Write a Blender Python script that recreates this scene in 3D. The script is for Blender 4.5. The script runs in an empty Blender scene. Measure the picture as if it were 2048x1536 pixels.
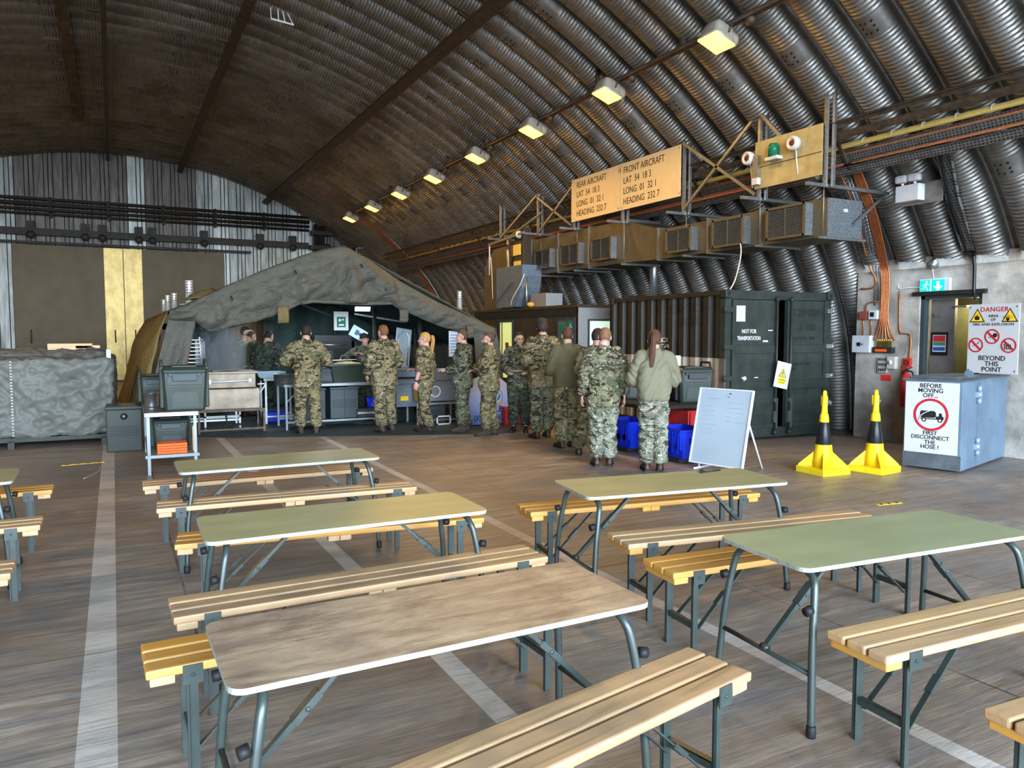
import bpy, bmesh, math, random
import numpy as np
from mathutils import Vector, Matrix, noise
random.seed(7)
SC = bpy.context.scene
COL = SC.collection
PI = math.pi
R = math.radians
V = Vector

# ---------------------------------------------------------------- camera model (2048 x 1536)
F, CAMH, HORY, VPX = 1520.0, 1.66, 667.0, 226.0
_p = math.atan((768 - HORY) / F)
_fh = F * math.cos(_p) + (768 - HORY) * math.sin(_p)
_yaw = math.atan((1024 - VPX) / _fh)
_cp, _sp, _cy, _sy = math.cos(_p), math.sin(_p), math.cos(_yaw), math.sin(_yaw)
def ray(x, y):
    r, u, d = x - 1024., 768. - y, F
    U = u * _cp - d * _sp; G = d * _cp + u * _sp
    return V((r * _cy + G * _sy, -r * _sy + G * _cy, U))
C0 = V((0, 0, CAMH))
def gz(x, y, z=0.): d = ray(x, y); return C0 + d * ((z - CAMH) / d.z)
def gy(x, y, Y): d = ray(x, y); return C0 + d * (Y / d.y)
def gx(x, y, X): d = ray(x, y); return C0 + d * (X / d.x)

# ---------------------------------------------------------------- mesh builder
class MB:
    def __init__(s, T=None):
        s.v = []; s.f = []; s.m = []; s.s = []; s.T = T or Matrix()
    def add(s, vs, fs, mi=0, sm=False):
        n = len(s.v); T = s.T
        s.v += [tuple(T @ V(v)) for v in vs]
        for f in fs:
            s.f.append([i + n for i in f]); s.m.append(mi); s.s.append(sm)
        return s
    def box(s, x0, y0, z0, x1, y1, z1, mi=0, b=0, sm=False):
        if x0 > x1: x0, x1 = x1, x0
        if y0 > y1: y0, y1 = y1, y0
        if z0 > z1: z0, z1 = z1, z0
        if b:
            bm = bmesh.new(); bmesh.ops.create_cube(bm, size=1)
            for v in bm.verts:
                v.co = V(((x0 + x1) / 2 + v.co.x * (x1 - x0), (y0 + y1) / 2 + v.co.y * (y1 - y0), (z0 + z1) / 2 + v.co.z * (z1 - z0)))
            bmesh.ops.bevel(bm, geom=bm.edges[:], offset=min(b, .49 * min(x1 - x0, y1 - y0, z1 - z0)), segments=2, affect='EDGES', profile=.6)
            bm.verts.index_update()
            s.add([v.co.copy() for v in bm.verts], [[v.index for v in f.verts] for f in bm.faces], mi, sm); bm.free()
        else:
            vs = [(x, y, z) for z in (z0, z1) for y in (y0, y1) for x in (x0, x1)]
            s.add(vs, [(0, 2, 3, 1), (4, 5, 7, 6), (0, 1, 5, 4), (2, 6, 7, 3), (0, 4, 6, 2), (1, 3, 7, 5)], mi)
        return s
    def bar(s, a, b, w, h, mi=0, up=(0, 0, 1), bev=0):
        a, b = V(a), V(b); d = b - a; L = d.length; x = d.normalized(); u = V(up)
        if abs(x.dot(u)) > .98: u = V((0, 1, 0))
        y = u.cross(x).normalized(); z = x.cross(y)
        M = Matrix((x, y, z)).transposed().to_4x4(); M.translation = a
        T = s.T; s.T = T @ M; s.box(0, -w / 2, -h / 2, L, w / 2, h / 2, mi, bev); s.T = T
        return s
    def tube(s, pts, r, n=8, mi=0, closed=False, caps=True, sm=True, flat=1.0):
        P = [V(p) for p in pts]; m = len(P)
        rr = r if isinstance(r, (list, tuple)) else [r] * m
        tang = []
        for i in range(m):
            a = P[(i - 1) % m] if closed or i > 0 else P[i]
            b = P[(i + 1) % m] if closed or i < m - 1 else P[i]
            t = (b - a)
            tang.append(t.normalized() if t.length > 1e-9 else V((0, 0, 1)))
        u = V((0, 0, 1)) if abs(tang[0].z) < .9 else V((1, 0, 0))
        u = (u - tang[0] * u.dot(tang[0])).normalized()
        vs = []; fs = []
        for i in range(m):
            t = tang[i]; u = u - t * u.dot(t)
            u = u.normalized() if u.length > 1e-6 else t.orthogonal().normalized()
            w = t.cross(u)
            for k in range(n):
                a = 2 * PI * k / n
                vs.append(P[i] + u * (math.cos(a) * rr[i]) + w * (math.sin(a) * rr[i] * flat))
        mm = m if closed else m - 1
        for i in range(mm):
            j = (i + 1) % m
            for k in range(n):
                l = (k + 1) % n
                fs.append((i * n + k, i * n + l, j * n + l, j * n + k))
        if caps and not closed:
            fs.append(tuple(range(n))[::-1]); fs.append(tuple((m - 1) * n + k for k in range(n)))
        return s.add(vs, fs, mi, sm)
    def loft(s, rings, mi=0, caps=True, sm=True, closed=True):
        n = len(rings[0]); vs = [p for r in rings for p in r]; fs = []
        for i in range(len(rings) - 1):
            for k in range(n if closed else n - 1):
                l = (k + 1) % n
                fs.append((i * n + k, i * n + l, (i + 1) * n + l, (i + 1) * n + k))
        if caps and closed:
            fs.append(tuple(range(n))[::-1]); fs.append(tuple((len(rings) - 1) * n + k for k in range(n)))
        return s.add(vs, fs, mi, sm)
    def lathe(s, prof, n=24, c=(0, 0, 0), mi=0, sm=True, axis='z'):
        rings = []
        for r, z in prof:
            ring = []
            for k in range(n):
                a = 2 * PI * k / n; x, y = r * math.cos(a), r * math.sin(a)
                p = (x, y, z) if axis == 'z' else ((z, x, y) if axis == 'x' else (y, z, x))
                ring.append((p[0] + c[0], p[1] + c[1], p[2] + c[2]))
            rings.append(ring)
        return s.loft(rings, mi, True, sm)
    def ball(s, c, rx, ry=None, rz=None, n=16, m=10, mi=0):
        ry = rx if ry is None else ry; rz = rx if rz is None else rz
        vs = [(c[0], c[1], c[2] - rz)]; fs = []
        for i in range(1, m):
            t = PI * i / m
            for k in range(n):
                a = 2 * PI * k / n
                vs.append((c[0] + rx * math.sin(t) * math.cos(a), c[1] + ry * math.sin(t) * math.sin(a), c[2] - rz * math.cos(t)))
        vs.append((c[0], c[1], c[2] + rz))
        for k in range(n):
            l = (k + 1) % n
            fs.append((0, 1 + l, 1 + k))
            for i in range(m - 2):
                fs.append((1 + i * n + k, 1 + i * n + l, 1 + (i + 1) * n + l, 1 + (i + 1) * n + k))
            q = 1 + (m - 2) * n
            fs.append((q + k, q + l, len(vs) - 1))
        return s.add(vs, fs, mi, True)
    def prism(s, poly, d, mi=0, plane='xz', o=0.0, smi=None):
        """polygon (u,v) extruded by d from offset o along the plane's normal"""
        def P(u, v, w):
            return {'xz': (u, w, v), 'xy': (u, v, w), 'yz': (w, u, v)}[plane]
        n = len(poly)
        vs = [P(u, v, o) for u, v in poly] + [P(u, v, o + d) for u, v in poly]
        s.add(vs, [tuple(range(n)), tuple(range(2 * n - 1, n - 1, -1))], mi)
        s.add(vs, [(k, n + k, n + (k + 1) % n, (k + 1) % n) for k in range(n)], mi if smi is None else smi)
        return s
    def grid(s, nu, nv, fn, mi=0, sm=True, thick=0.0, wrap=False):
        pts = [[V(fn(i / (nu - 1), j / (nv - 1))) for j in range(nv)] for i in range(nu)]
        vs = [p for r in pts for p in r]
        fs = [(i * nv + j, (i + 1) * nv + j, (i + 1) * nv + j + 1, i * nv + j + 1) for i in range(nu - 1) for j in range(nv - 1)]
        if thick:
            N = len(vs); nr = []
            for i in range(nu):
                for j in range(nv):
                    a = pts[min(i + 1, nu - 1)][j] - pts[max(i - 1, 0)][j]; b = pts[i][min(j + 1, nv - 1)] - pts[i][max(j - 1, 0)]
                    c = a.cross(b); nr.append(c.normalized() if c.length > 1e-9 else V((0, 0, 1)))
            vs = vs + [vs[k] - nr[k] * thick for k in range(N)]
            fs = fs + [tuple(N + q for q in f[::-1]) for f in fs]
            rim = [i * nv for i in range(nu)] + [(nu - 1) * nv + j for j in range(1, nv)] + [i * nv + nv - 1 for i in range(nu - 2, -1, -1)] + [j for j in range(nv - 2, 0, -1)]
            for k in range(len(rim)):
                a, b = rim[k], rim[(k + 1) % len(rim)]
                fs.append((b, a, N + a, N + b))
        return s.add(vs, fs, mi, sm)
    def mesh(s, name='m'):
        me = bpy.data.meshes.new(name); me.from_pydata(s.v, [], s.f)
        me.polygons.foreach_set('material_index', s.m); me.polygons.foreach_set('use_smooth', s.s)
        me.update(); return me
    def build(s, name, mats, parent=None, loc=(0, 0, 0), rz=0.0, label=None):
        me = s.mesh(name)
        bm = bmesh.new(); bm.from_mesh(me); bmesh.ops.recalc_face_normals(bm, faces=bm.faces); bm.to_mesh(me); bm.free()
        return put(name, me, mats, parent, loc, rz, label)

def put(name, me, mats, parent=None, loc=(0, 0, 0), rz=0.0, label=None):
    o = bpy.data.objects.new(name, me); COL.objects.link(o)
    for m in (mats if isinstance(mats, (list, tuple)) else [mats]): me.materials.append(m)
    o.location = loc; o.rotation_euler = (0, 0, rz)
    if parent: o.parent = parent
    if label: o['label'] = label
    return o
def tag(o, label, cat, group=None, kind=None):
    if label: o['label'] = label
    if cat: o['category'] = cat
    if group: o['group'] = group
    if kind: o['kind'] = kind
    return o
def thing(name, label, cat, loc=(0, 0, 0), rz=0.0, group=None):
    o = bpy.data.objects.new(name, None); COL.objects.link(o); o.empty_display_size = .1
    o.location = loc; o.rotation_euler = (0, 0, rz)
    return tag(o, label, cat, group)
def struct(o):
    o['kind'] = 'structure'; return o
def dup(src, loc, rz=None, label=None):
    """copy of a thing with its parts and sub-parts"""
    r = src.copy(); COL.objects.link(r); r.location = loc
    if rz is not None: r.rotation_euler = (0, 0, rz)
    if label: r['label'] = label
    for ch in list(src.children):
        c = ch.copy(); COL.objects.link(c); c.parent = r
        for g in list(ch.children):
            d = g.copy(); COL.objects.link(d); d.parent = c
    return r
def text_mesh(s, size, sx=1.0, align='CENTER', ext=.0015, bold=0.0, spacing=1.0):
    cu = bpy.data.curves.new('t', 'FONT'); cu.body = s; cu.size = size; cu.extrude = ext; cu.offset = min(bold, .013 * size)
    cu.align_x = align; cu.space_character = spacing; cu.resolution_u = 3
    o = bpy.data.objects.new('t', cu); COL.objects.link(o)
    dg = bpy.context.evaluated_depsgraph_get()
    me = bpy.data.meshes.new_from_object(o.evaluated_get(dg))
    bpy.data.objects.remove(o); bpy.data.curves.remove(cu)
    me.materials.clear()
    if sx != 1.0: me.transform(Matrix.Diagonal((sx, 1, 1, 1)))
    return me
def text(s, size, m, parent, loc, rot=(90, 0, 0), sx=1.0, align='CENTER', name='lettering', bold=0.0, ext=.0015, spacing=1.0):
    o = put(name, text_mesh(s, size, sx, align, ext, bold, spacing), m, parent, loc)
    o.rotation_euler = [R(a) for a in rot]
    return o
def circle(r, n=28, cx=0, cy=0): return [(cx + r * math.cos(2 * PI * k / n), cy + r * math.sin(2 * PI * k / n)) for k in range(n)]
def cr(pts, n=6):
    """Catmull-Rom through points (tuples of any length)"""
    P = [np.array(p, float) for p in pts]; out = []
    for i in range(len(P) - 1):
        a = P[i - 1] if i > 0 else 2 * P[0] - P[1]; b, c = P[i], P[i + 1]
        d = P[i + 2] if i + 2 < len(P) else 2 * P[-1] - P[-2]
        for k in range(n):
            t = k / n
            out.append(.5 * ((2 * b) + (c - a) * t + (2 * a - 5 * b + 4 * c - d) * t * t + (3 * b - a - 3 * c + d) * t ** 3))
    out.append(P[-1]); return out
def fbm(p, sc, o=3):
    v = 0; a = 1.0; q = V(p) * sc
    for _ in range(o):
        v += a * noise.noise(q); q = q * 2.03; a *= .5
    return v

# ---------------------------------------------------------------- materials
def _new(name):
    m = bpy.data.materials.new(name); m.use_nodes = True
    nt = m.node_tree; b = nt.nodes['Principled BSDF']
    return m, nt, b
def N(nt, t, **k):
    n = nt.nodes.new(t)
    for a, v in k.items():
        if a in n.inputs.keys(): n.inputs[a].default_value = v
        else: setattr(n, a, v)
    return n
def coords(nt, scale=(1, 1, 1), kind='Object'):
    tc = N(nt, 'ShaderNodeTexCoord'); mp = N(nt, 'ShaderNodeMapping'); mp.inputs['Scale'].default_value = scale
    nt.links.new(tc.outputs[kind], mp.inputs['Vector']); return mp.outputs['Vector']
def noise_fac(nt, vec, scale, detail=4, rough=.55, dist=0.0):
    n = N(nt, 'ShaderNodeTexNoise'); n.inputs['Scale'].default_value = scale; n.inputs['Detail'].default_value = detail
    n.inputs['Roughness'].default_value = rough; n.inputs['Distortion'].default_value = dist
    nt.links.new(vec, n.inputs['Vector']); return n.outputs['Fac']
def ramp(nt, fac, stops, interp='LINEAR'):
    r = N(nt, 'ShaderNodeValToRGB'); cr_ = r.color_ramp; cr_.interpolation = interp
    while len(cr_.elements) < len(stops): cr_.elements.new(.5)
    for e, (p, c) in zip(cr_.elements, stops):
        e.position = p; e.color = (c[0], c[1], c[2], 1) if not isinstance(c, (int, float)) else (c, c, c, 1)
    nt.links.new(fac, r.inputs['Fac']); return r.outputs['Color']
def mix(nt, fac, a, b, mode='MIX'):
    m = N(nt, 'ShaderNodeMix', data_type='RGBA', blend_type=mode)
    for s_, v in ((0, fac), (6, a), (7, b)):
        if hasattr(v, 'is_output'): nt.links.new(v, m.inputs[s_])
        else: m.inputs[s_].default_value = v if s_ == 0 else (v[0], v[1], v[2], 1)
    return m.outputs[2]
def math_(nt, op, a, b=None, clamp=False):
    m = N(nt, 'ShaderNodeMath', operation=op); m.use_clamp = clamp
    for i, v in enumerate((a, b)):
        if v is None: continue
        if hasattr(v, 'is_output'): nt.links.new(v, m.inputs[i])
        else: m.inputs[i].default_value = v
    return m.outputs[0]
def bump(nt, b, h, dist=.002, strength=1.0):
    n = N(nt, 'ShaderNodeBump'); n.inputs['Distance'].default_value = dist; n.inputs['Strength'].default_value = strength
    nt.links.new(h, n.inputs['Height']); nt.links.new(n.outputs[0], b.inputs['Normal'])
def mat(name, col, rough=.6, metal=0.0, var=.12, scale=(6, 6, 6), bmp=0.0, bscale=40, spec=None, col2=None, thr=(.35, .7), coat=0):
    """plain procedural material: base colour broken up by noise"""
    m, nt, b = _new(name)
    v = coords(nt, scale); f = noise_fac(nt, v, 1.0, 5, .6)
    d = tuple(c * (1 - var) for c in col) if col2 is None else col2
    u = tuple(min(1, c * (1 + var * .6)) for c in col)
    nt.links.new(ramp(nt, f, [(thr[0], d), (thr[1], u)]), b.inputs['Base Color'])
    b.inputs['Roughness'].default_value = rough; b.inputs['Metallic'].default_value = metal
    b.inputs['Specular IOR Level'].default_value = .22 if spec is None else spec
    if coat: b.inputs['Coat Weight'].default_value = coat
    if bmp:
        h = noise_fac(nt, coords(nt), bscale, 3); bump(nt, b, h, bmp)
    return m
def emit(name, col, strength):
    m, nt, b = _new(name)
    b.inputs['Base Color'].default_value = (*col, 1); b.inputs['Emission Color'].default_value = (*col, 1)
    b.inputs['Emission Strength'].default_value = strength
    return m
def wood(name, c1, c2, c3, axis=0, rough=.5, sc=1.0, spec=.4):
    m, nt, b = _new(name)
    s = [18 * sc] * 3; s[axis] = 1.1 * sc
    f = noise_fac(nt, coords(nt, tuple(s)), 1.6, 6, .65, .8)
    g = noise_fac(nt, coords(nt, (2.2, 2.2, 2.2)), 1.0, 3, .6)
    base = ramp(nt, f, [(.3, c2), (.5, c1), (.72, tuple(x * 1.08 for x in c1))])
    nt.links.new(mix(nt, ramp(nt, g, [(.45, 0.0), (.7, .8)]), base, c3), b.inputs['Base Color'])
    b.inputs['Roughness'].default_value = rough; b.inputs['Specular IOR Level'].default_value = spec
    bump(nt, b, f, .0006)
    return m
def camo(name, base, green, brown, cream, sc=1.0, dark=1.0):
    m, nt, b = _new(name)
    v = coords(nt, (4.0 * sc, 4.0 * sc, 5.4 * sc)); w = coords(nt, (3.8 * sc, 3.8 * sc, 8.2 * sc))
    d = lambda c: tuple(x * dark for x in c)
    f1 = noise_fac(nt, v, 1.0, 2, .5, 1.2); f2 = noise_fac(nt, w, 1.25, 2, .5, 2.0); 
    w3 = N(nt, 'ShaderNodeVectorMath', operation='ADD'); nt.links.new(w, w3.inputs[0]); w3.inputs[1].default_value = (7.3, 2.1, 5.5)
    f3 = noise_fac(nt, w3.outputs[0], 1.5, 1, .45, 2.2)
    c = ramp(nt, f1, [(0.0, d(green)), (.47, d(base)), (.60, d(tuple((x + y) / 2 for x, y in zip(base, green))))], 'CONSTANT')
    c = mix(nt, ramp(nt, f2, [(0, 0.0), (.565, 1.0)], 'CONSTANT'), c, d(brown))
    band = math_(nt, 'LESS_THAN', math_(nt, 'ABSOLUTE', math_(nt, 'SUBTRACT', f3, .5)), .016)
    patch = math_(nt, 'GREATER_THAN', noise_fac(nt, v, 2.2, 2), .50)
    c = mix(nt, math_(nt, 'MULTIPLY', band, patch), c, d(cream))
    band2 = math_(nt, 'LESS_THAN', math_(nt, 'ABSOLUTE', math_(nt, 'SUBTRACT', f3, .575)), .014)
    c = mix(nt, band2, c, d(brown))
    nt.links.new(c, b.inputs['Base Color']); b.inputs['Roughness'].default_value = .85; b.inputs['Specular IOR Level'].default_value = .15
    bump(nt, b, noise_fac(nt, coords(nt, (9, 9, 22)), 1.0, 3, .55, 1.0), .03)
    return m
# ---------------------------------------------------------------- shared materials
K = {}
K['steel_green'] = mat('olive_enamelled_steel', (.031, .043, .039), .36, .0, .25, (9, 9, 9), spec=.5)
K['dark_steel'] = mat('dark_painted_steel', (.03, .03, .028), .55, .3, .3)
K['galv'] = mat('galvanised_steel', (.34, .35, .35), .4, .85, .3, (30, 30, 30), thr=(.3, .7))
K['rust_steel'] = mat('weathered_brown_steel', (.10, .075, .055), .55, .4, .4, (12, 12, 12))
K['black'] = mat('black_rubber', (.012, .012, .013), .55)
K['black_gloss'] = mat('black_gloss_paint', (.012, .013, .015), .3)
K['white'] = mat('white_plastic', (.58, .59, .6), .45, 0, .05)
K['red'] = mat('red_paint', (.5, .03, .025), .4, 0, .15)
K['yellow'] = mat('yellow_plastic', (.83, .60, .015), .42, 0, .12, (8, 8, 8))
K['signyellow'] = mat('sign_yellow', (.85, .55, .02), .5, 0, .05)
K['signred'] = mat('sign_red', (.45, .015, .03), .5, 0, .1)
K['signblack'] = mat('sign_black', (.015, .014, .014), .5, 0, .1)
K['copper'] = mat('copper_cable', (.50, .16, .06), .38, .55, .25, (20, 20, 20))
K['concrete'] = mat('bare_concrete', (.46, .42, .37), .85, 0, .4, (2.4, 2.4, 2.4), .006, 25, col2=(.25, .23, .205))
K['steel'] = mat('brushed_stainless_steel', (.34, .34, .34), .34, .9, .15, (3, 40, 40))
K['alu'] = mat('pale_painted_aluminium', (.22, .25, .265), .4, .35, .1)
K['olive_plastic'] = mat('olive_moulded_plastic', (.026, .036, .029), .36, 0, .15, (5, 5, 5))
K['dark_plastic'] = mat('charcoal_moulded_plastic', (.03, .033, .036), .5, 0, .15)
K['grey_plastic'] = mat('slate_grey_moulded_plastic', (.042, .056, .062), .45, 0, .15)
K['greenpaint'] = mat('dark_green_container_paint', (.028, .036, .031), .45, 0, .35, (4, 4, 4), .002, 25)
K['orange'] = mat('orange_plastic', (.85, .12, .015), .45, 0, .1)
K['blue'] = mat('blue_plastic', (.008, .03, .55), .4, 0, .1)
K['brown_panel'] = mat('brown_painted_panel', (.05, .038, .024), .5, 0, .2, (3, 3, 3))
K['paper'] = mat('white_card', (.50, .51, .52), .6, 0, .04)
K['yellow_glass'] = emit('lit_sodium_lens', (1.0, .52, .04), 7)

# ---------------------------------------------------------------- the arch
XC, ZC, RA = .29, -5.07, 13.08
YF, YB = -8.0, 29.8
prof = []
a0 = math.atan2(9.51 - XC, 4.2 - ZC)
for k in range(0, 25): 
    a = a0 * k / 24; prof.append((XC + RA * math.sin(a), ZC + RA * math.cos(a)))
prof += [(10.02, 3.7), (10.45, 3.1), (10.8, 2.45), (11.05, 1.8), (11.2, 1.0), (11.25, .3), (11.27, -.05)]
half = [tuple(p) for p in cr(prof, 4)]
full = [(2 * XC - x, z) for x, z in half[:0:-1]] + half
def arch_samples(step):
    P = np.array(full); d = np.r_[0, np.cumsum(np.linalg.norm(np.diff(P, axis=0), axis=1))]
    n = int(d[-1] / step) + 1; s = np.linspace(0, d[-1], n)
    X = np.interp(s, d, P[:, 0]); Z = np.interp(s, d, P[:, 1])
    tx = np.gradient(X, s); tz = np.gradient(Z, s); l = np.hypot(tx, tz)
    return s, X, Z, tz / l * 1.0, -tx / l     # inward normal = (tz,-tx)
def arch_x(z):                                  # inner wall x at height z on the right
    zs = [p[1] for p in half][::-1]; xs = [p[0] for p in half][::-1]
    return float(np.interp(z, zs, xs))
def build_arch():
    ring = .056; step = ring / 5
    s, X, Z, nx, nz = arch_samples(step)
    Pt = .585; ph = 12.6; ny = 14
    ys = []
    k0 = math.floor((YF - ph) / Pt); k1 = math.ceil((YB - ph) / Pt)
    u = np.array([-.5, -.44, -.39, -.378, -.345, -.275, -.175, -.06, .06, .175, .275, .345, .378, .39, .44])
    ylist = np.concatenate([ph + (k + u) * Pt for k in range(k0, k1 + 1)]); kidx = np.concatenate([np.full(len(u), k) for k in range(k0, k1 + 1)])
    uu = np.tile(u, k1 - k0 + 1)
    msk = (ylist > YF - .3) & (ylist < YB + .05); ylist, uu, kidx = ylist[msk], uu[msk], kidx[msk]
    t = np.clip(1 - (uu / .39) ** 2, 0, 1); dome = np.sqrt(t) * .26
    amp = np.where(np.abs(uu) < .39, .0125 * np.clip(t * 2.5, 0, 1), .0)
    # bolted lap joints: smooth bands every 3.4 m, staggered from rib to rib
    S = s[:, None]; KK = kidx[None, :]
    off = np.where(KK % 2 == 0, 0.0, 2.4)
    band = np.abs(((S - 1.55 + off) % 4.8) - .2) < .15
    ringf = np.cos(2 * np.pi * S / ring)
    d = dome[None, :] + amp[None, :] * ringf * np.where(band, .0, 1.0)
    d = d + np.where(np.abs(uu)[None, :] >= .43, .0, 0)
    VX = X[:, None] - (-nx)[:, None] * 0 - nx[:, None] * 0 + 0 * d
    sx, sz = -(Z * 0 + nz) , nx
    inx = np.where(True, -np.abs(nx) * np.sign(X - XC), 0); inz = -np.abs(nz)
    # inward normal from neighbouring points
    tx = np.gradient(X); tz = np.gradient(Z); l = np.hypot(tx, tz); inx, inz = tz / l, -tx / l
    co = np.empty((len(s), len(ylist), 3))
    co[..., 0] = X[:, None] + inx[:, None] * d; co[..., 1] = ylist[None, :]; co[..., 2] = Z[:, None] + inz[:, None] * d
    me = bpy.data.meshes.new('ceiling'); nS, nY = co.shape[:2]
    keep = ~((co[:-1, :-1, 0] > 5) & (co[:-1, :-1, 2] < 2.72) & (co[:-1, :-1, 1] > 4.2) & (co[:-1, :-1, 1] < 8.12))
    me.vertices.add(nS * nY); me.vertices.foreach_set('co', co.reshape(-1))
    i = np.arange((nS - 1) * (nY - 1)); r_ = i // (nY - 1); c_ = i % (nY - 1); a = r_ * nY + c_
    q = np.stack([a, a + 1, a + nY + 1, a + nY], 1)[keep.reshape(-1)]
    me.loops.add(q.size); me.loops.foreach_set('vertex_index', q.reshape(-1).astype(np.int32))
    me.polygons.add(len(q)); me.polygons.foreach_set('loop_start', np.arange(0, q.size, 4, dtype=np.int32))
    try: me.polygons.foreach_set('loop_total', np.full(len(q), 4, dtype=np.int32))
    except Exception: pass
    me.update(calc_edges=True); me.polygons.foreach_set('use_smooth', np.ones(len(q), bool))
    bi = band[:-1, :-1].reshape(-1) & (np.abs(uu[:-1])[None, :].repeat(nS - 1, 0).reshape(-1) < .3)
    me.polygons.foreach_set('material_index', bi[keep.reshape(-1)].astype(np.int32))
    m, nt, b = _new('corrugated_galvanised_liner')
    v = coords(nt, (1, 1, 1)); f = noise_fac(nt, v, .8, 5, .65); g = noise_fac(nt, coords(nt, (4, 1, 4)), 3, 4)
    tc = N(nt, 'ShaderNodeTexCoord'); sp = N(nt, 'ShaderNodeSeparateXYZ'); nt.links.new(tc.outputs['Object'], sp.inputs[0])
    c = ramp(nt, f, [(.3, (.16, .148, .13)), (.7, (.36, .36, .355))])
    c = mix(nt, ramp(nt, g, [(.5, 0.0), (.72, .45)]), c, (.13, .10, .07))
    nt.links.new(c, b.inputs['Base Color']); b.inputs['Metallic'].default_value = .85
    nt.links.new(ramp(nt, g, [(.3, .42), (.7, .58)]), b.inputs['Roughness'])
    m2 = mat('smooth_lap_joint', (.26, .255, .245), .45, .75, .25, (8, 8, 8))
    o = struct(put('ceiling', me, [m, m2]))
    # bolt heads on the lap joints, part of the liner
    mb = MB(); 
    for kk in range(k0 + 1, k1):
        y0 = ph + kk * Pt
        if y0 > 24: continue
        for sb in np.arange(1.75 - (0 if kk % 2 == 0 else 2.4), s[-1], 4.8):
            if sb < 12 or sb > s[-1] - .5: continue
            for ds in (-.075, 0.0, .075):
                for dy in (-.075, .0, .075):
                    if ds == 0 and dy == 0: continue
                    j = int((sb + ds) / step)
                    if j < 0 or j >= len(s): continue
                    dd = .26 * math.sqrt(max(0, 1 - (dy / Pt / .39) ** 2))
                    n_ = V((inx[j], 0, inz[j])); p = V((X[j], y0 + dy, Z[j])) + n_ * dd
                    mb.tube([p - n_ * .01, p + n_ * .012], .013, 5, sm=False)
    bo = mb.build('bolt', K['black'], o); bo['kind'] = 'stuff'
    return o

def floor_material():
    m, nt, b = _new('stained_brushed_concrete_floor')
    st = noise_fac(nt, coords(nt, (.7, 9, 1)), 1.4, 6, .7, .4)           # broom streaks across the hall
    fine = noise_fac(nt, coords(nt, (5, 60, 1)), 1.0, 4, .7)
    big = noise_fac(nt, coords(nt, (1, 1, 1)), .55, 5, .6, .5); mid = noise_fac(nt, coords(nt, (1.2, 2.6, 1)), 1.3, 5, .6, .6)
    c = ramp(nt, big, [(.30, (.20, .155, .12)), (.5, (.365, .285, .22)), (.70, (.50, .425, .355))])
    c = mix(nt, ramp(nt, mid, [(.40, .7), (.56, 0.0)]), c, (.205, .20, .20))
    c = mix(nt, ramp(nt, st, [(.40, .62), (.60, 0.0)]), c, (.15, .105, .075))
    c = mix(nt, ramp(nt, fine, [(.38, .5), (.6, 0.0)]), c, (.10, .08, .065))
    tc = N(nt, 'ShaderNodeTexCoord'); sp = N(nt, 'ShaderNodeSeparateXYZ'); nt.links.new(tc.outputs['Object'], sp.inputs[0])
    wear = ramp(nt, fine, [(.3, .45), (.52, 1.0)])
    tot = None
    for x0, w in ((-.108, .148), (1.455, .115), (2.93, .10)):
        d = math_(nt, 'ABSOLUTE', math_(nt, 'SUBTRACT', sp.outputs[0], x0)); k = math_(nt, 'LESS_THAN', d, w / 2)
        tot = k if tot is None else math_(nt, 'MAXIMUM', tot, k)
    lim = math_(nt, 'LESS_THAN', sp.outputs[1], 16.0)
    lf = math_(nt, 'MULTIPLY', math_(nt, 'MULTIPLY', tot, wear), math_(nt, 'MULTIPLY', lim, ramp(nt, mid, [(.3, .32), (.6, .78)])))
    c = mix(nt, lf, c, (.62, .56, .50))
    # slab joints
    j = None
    for ax, pos in ((0, (.36, 3.62, 5.15, 7.0, -3.0)), (1, (4.42, 8.85, 13.2, 0.0))):
        for p in pos:
            d = math_(nt, 'ABSOLUTE', math_(nt, 'SUBTRACT', sp.outputs[ax], p)); k = math_(nt, 'LESS_THAN', d, .008)
            j = k if j is None else math_(nt, 'MAXIMUM', j, k)
    c = mix(nt, math_(nt, 'MULTIPLY', j, ramp(nt, mid, [(.4, .25), (.6, .85)])), c, (.055, .045, .04))
    nt.links.new(c, b.inputs['Base Color'])
    nt.links.new(ramp(nt, mid, [(.35, .36), (.65, .56)]), b.inputs['Roughness']); b.inputs['Specular IOR Level'].default_value = .45
    h = math_(nt, 'ADD', math_(nt, 'MULTIPLY', fine, .6), math_(nt, 'MULTIPLY', st, .6)); bump(nt, b, h, .003)
    return m

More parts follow.
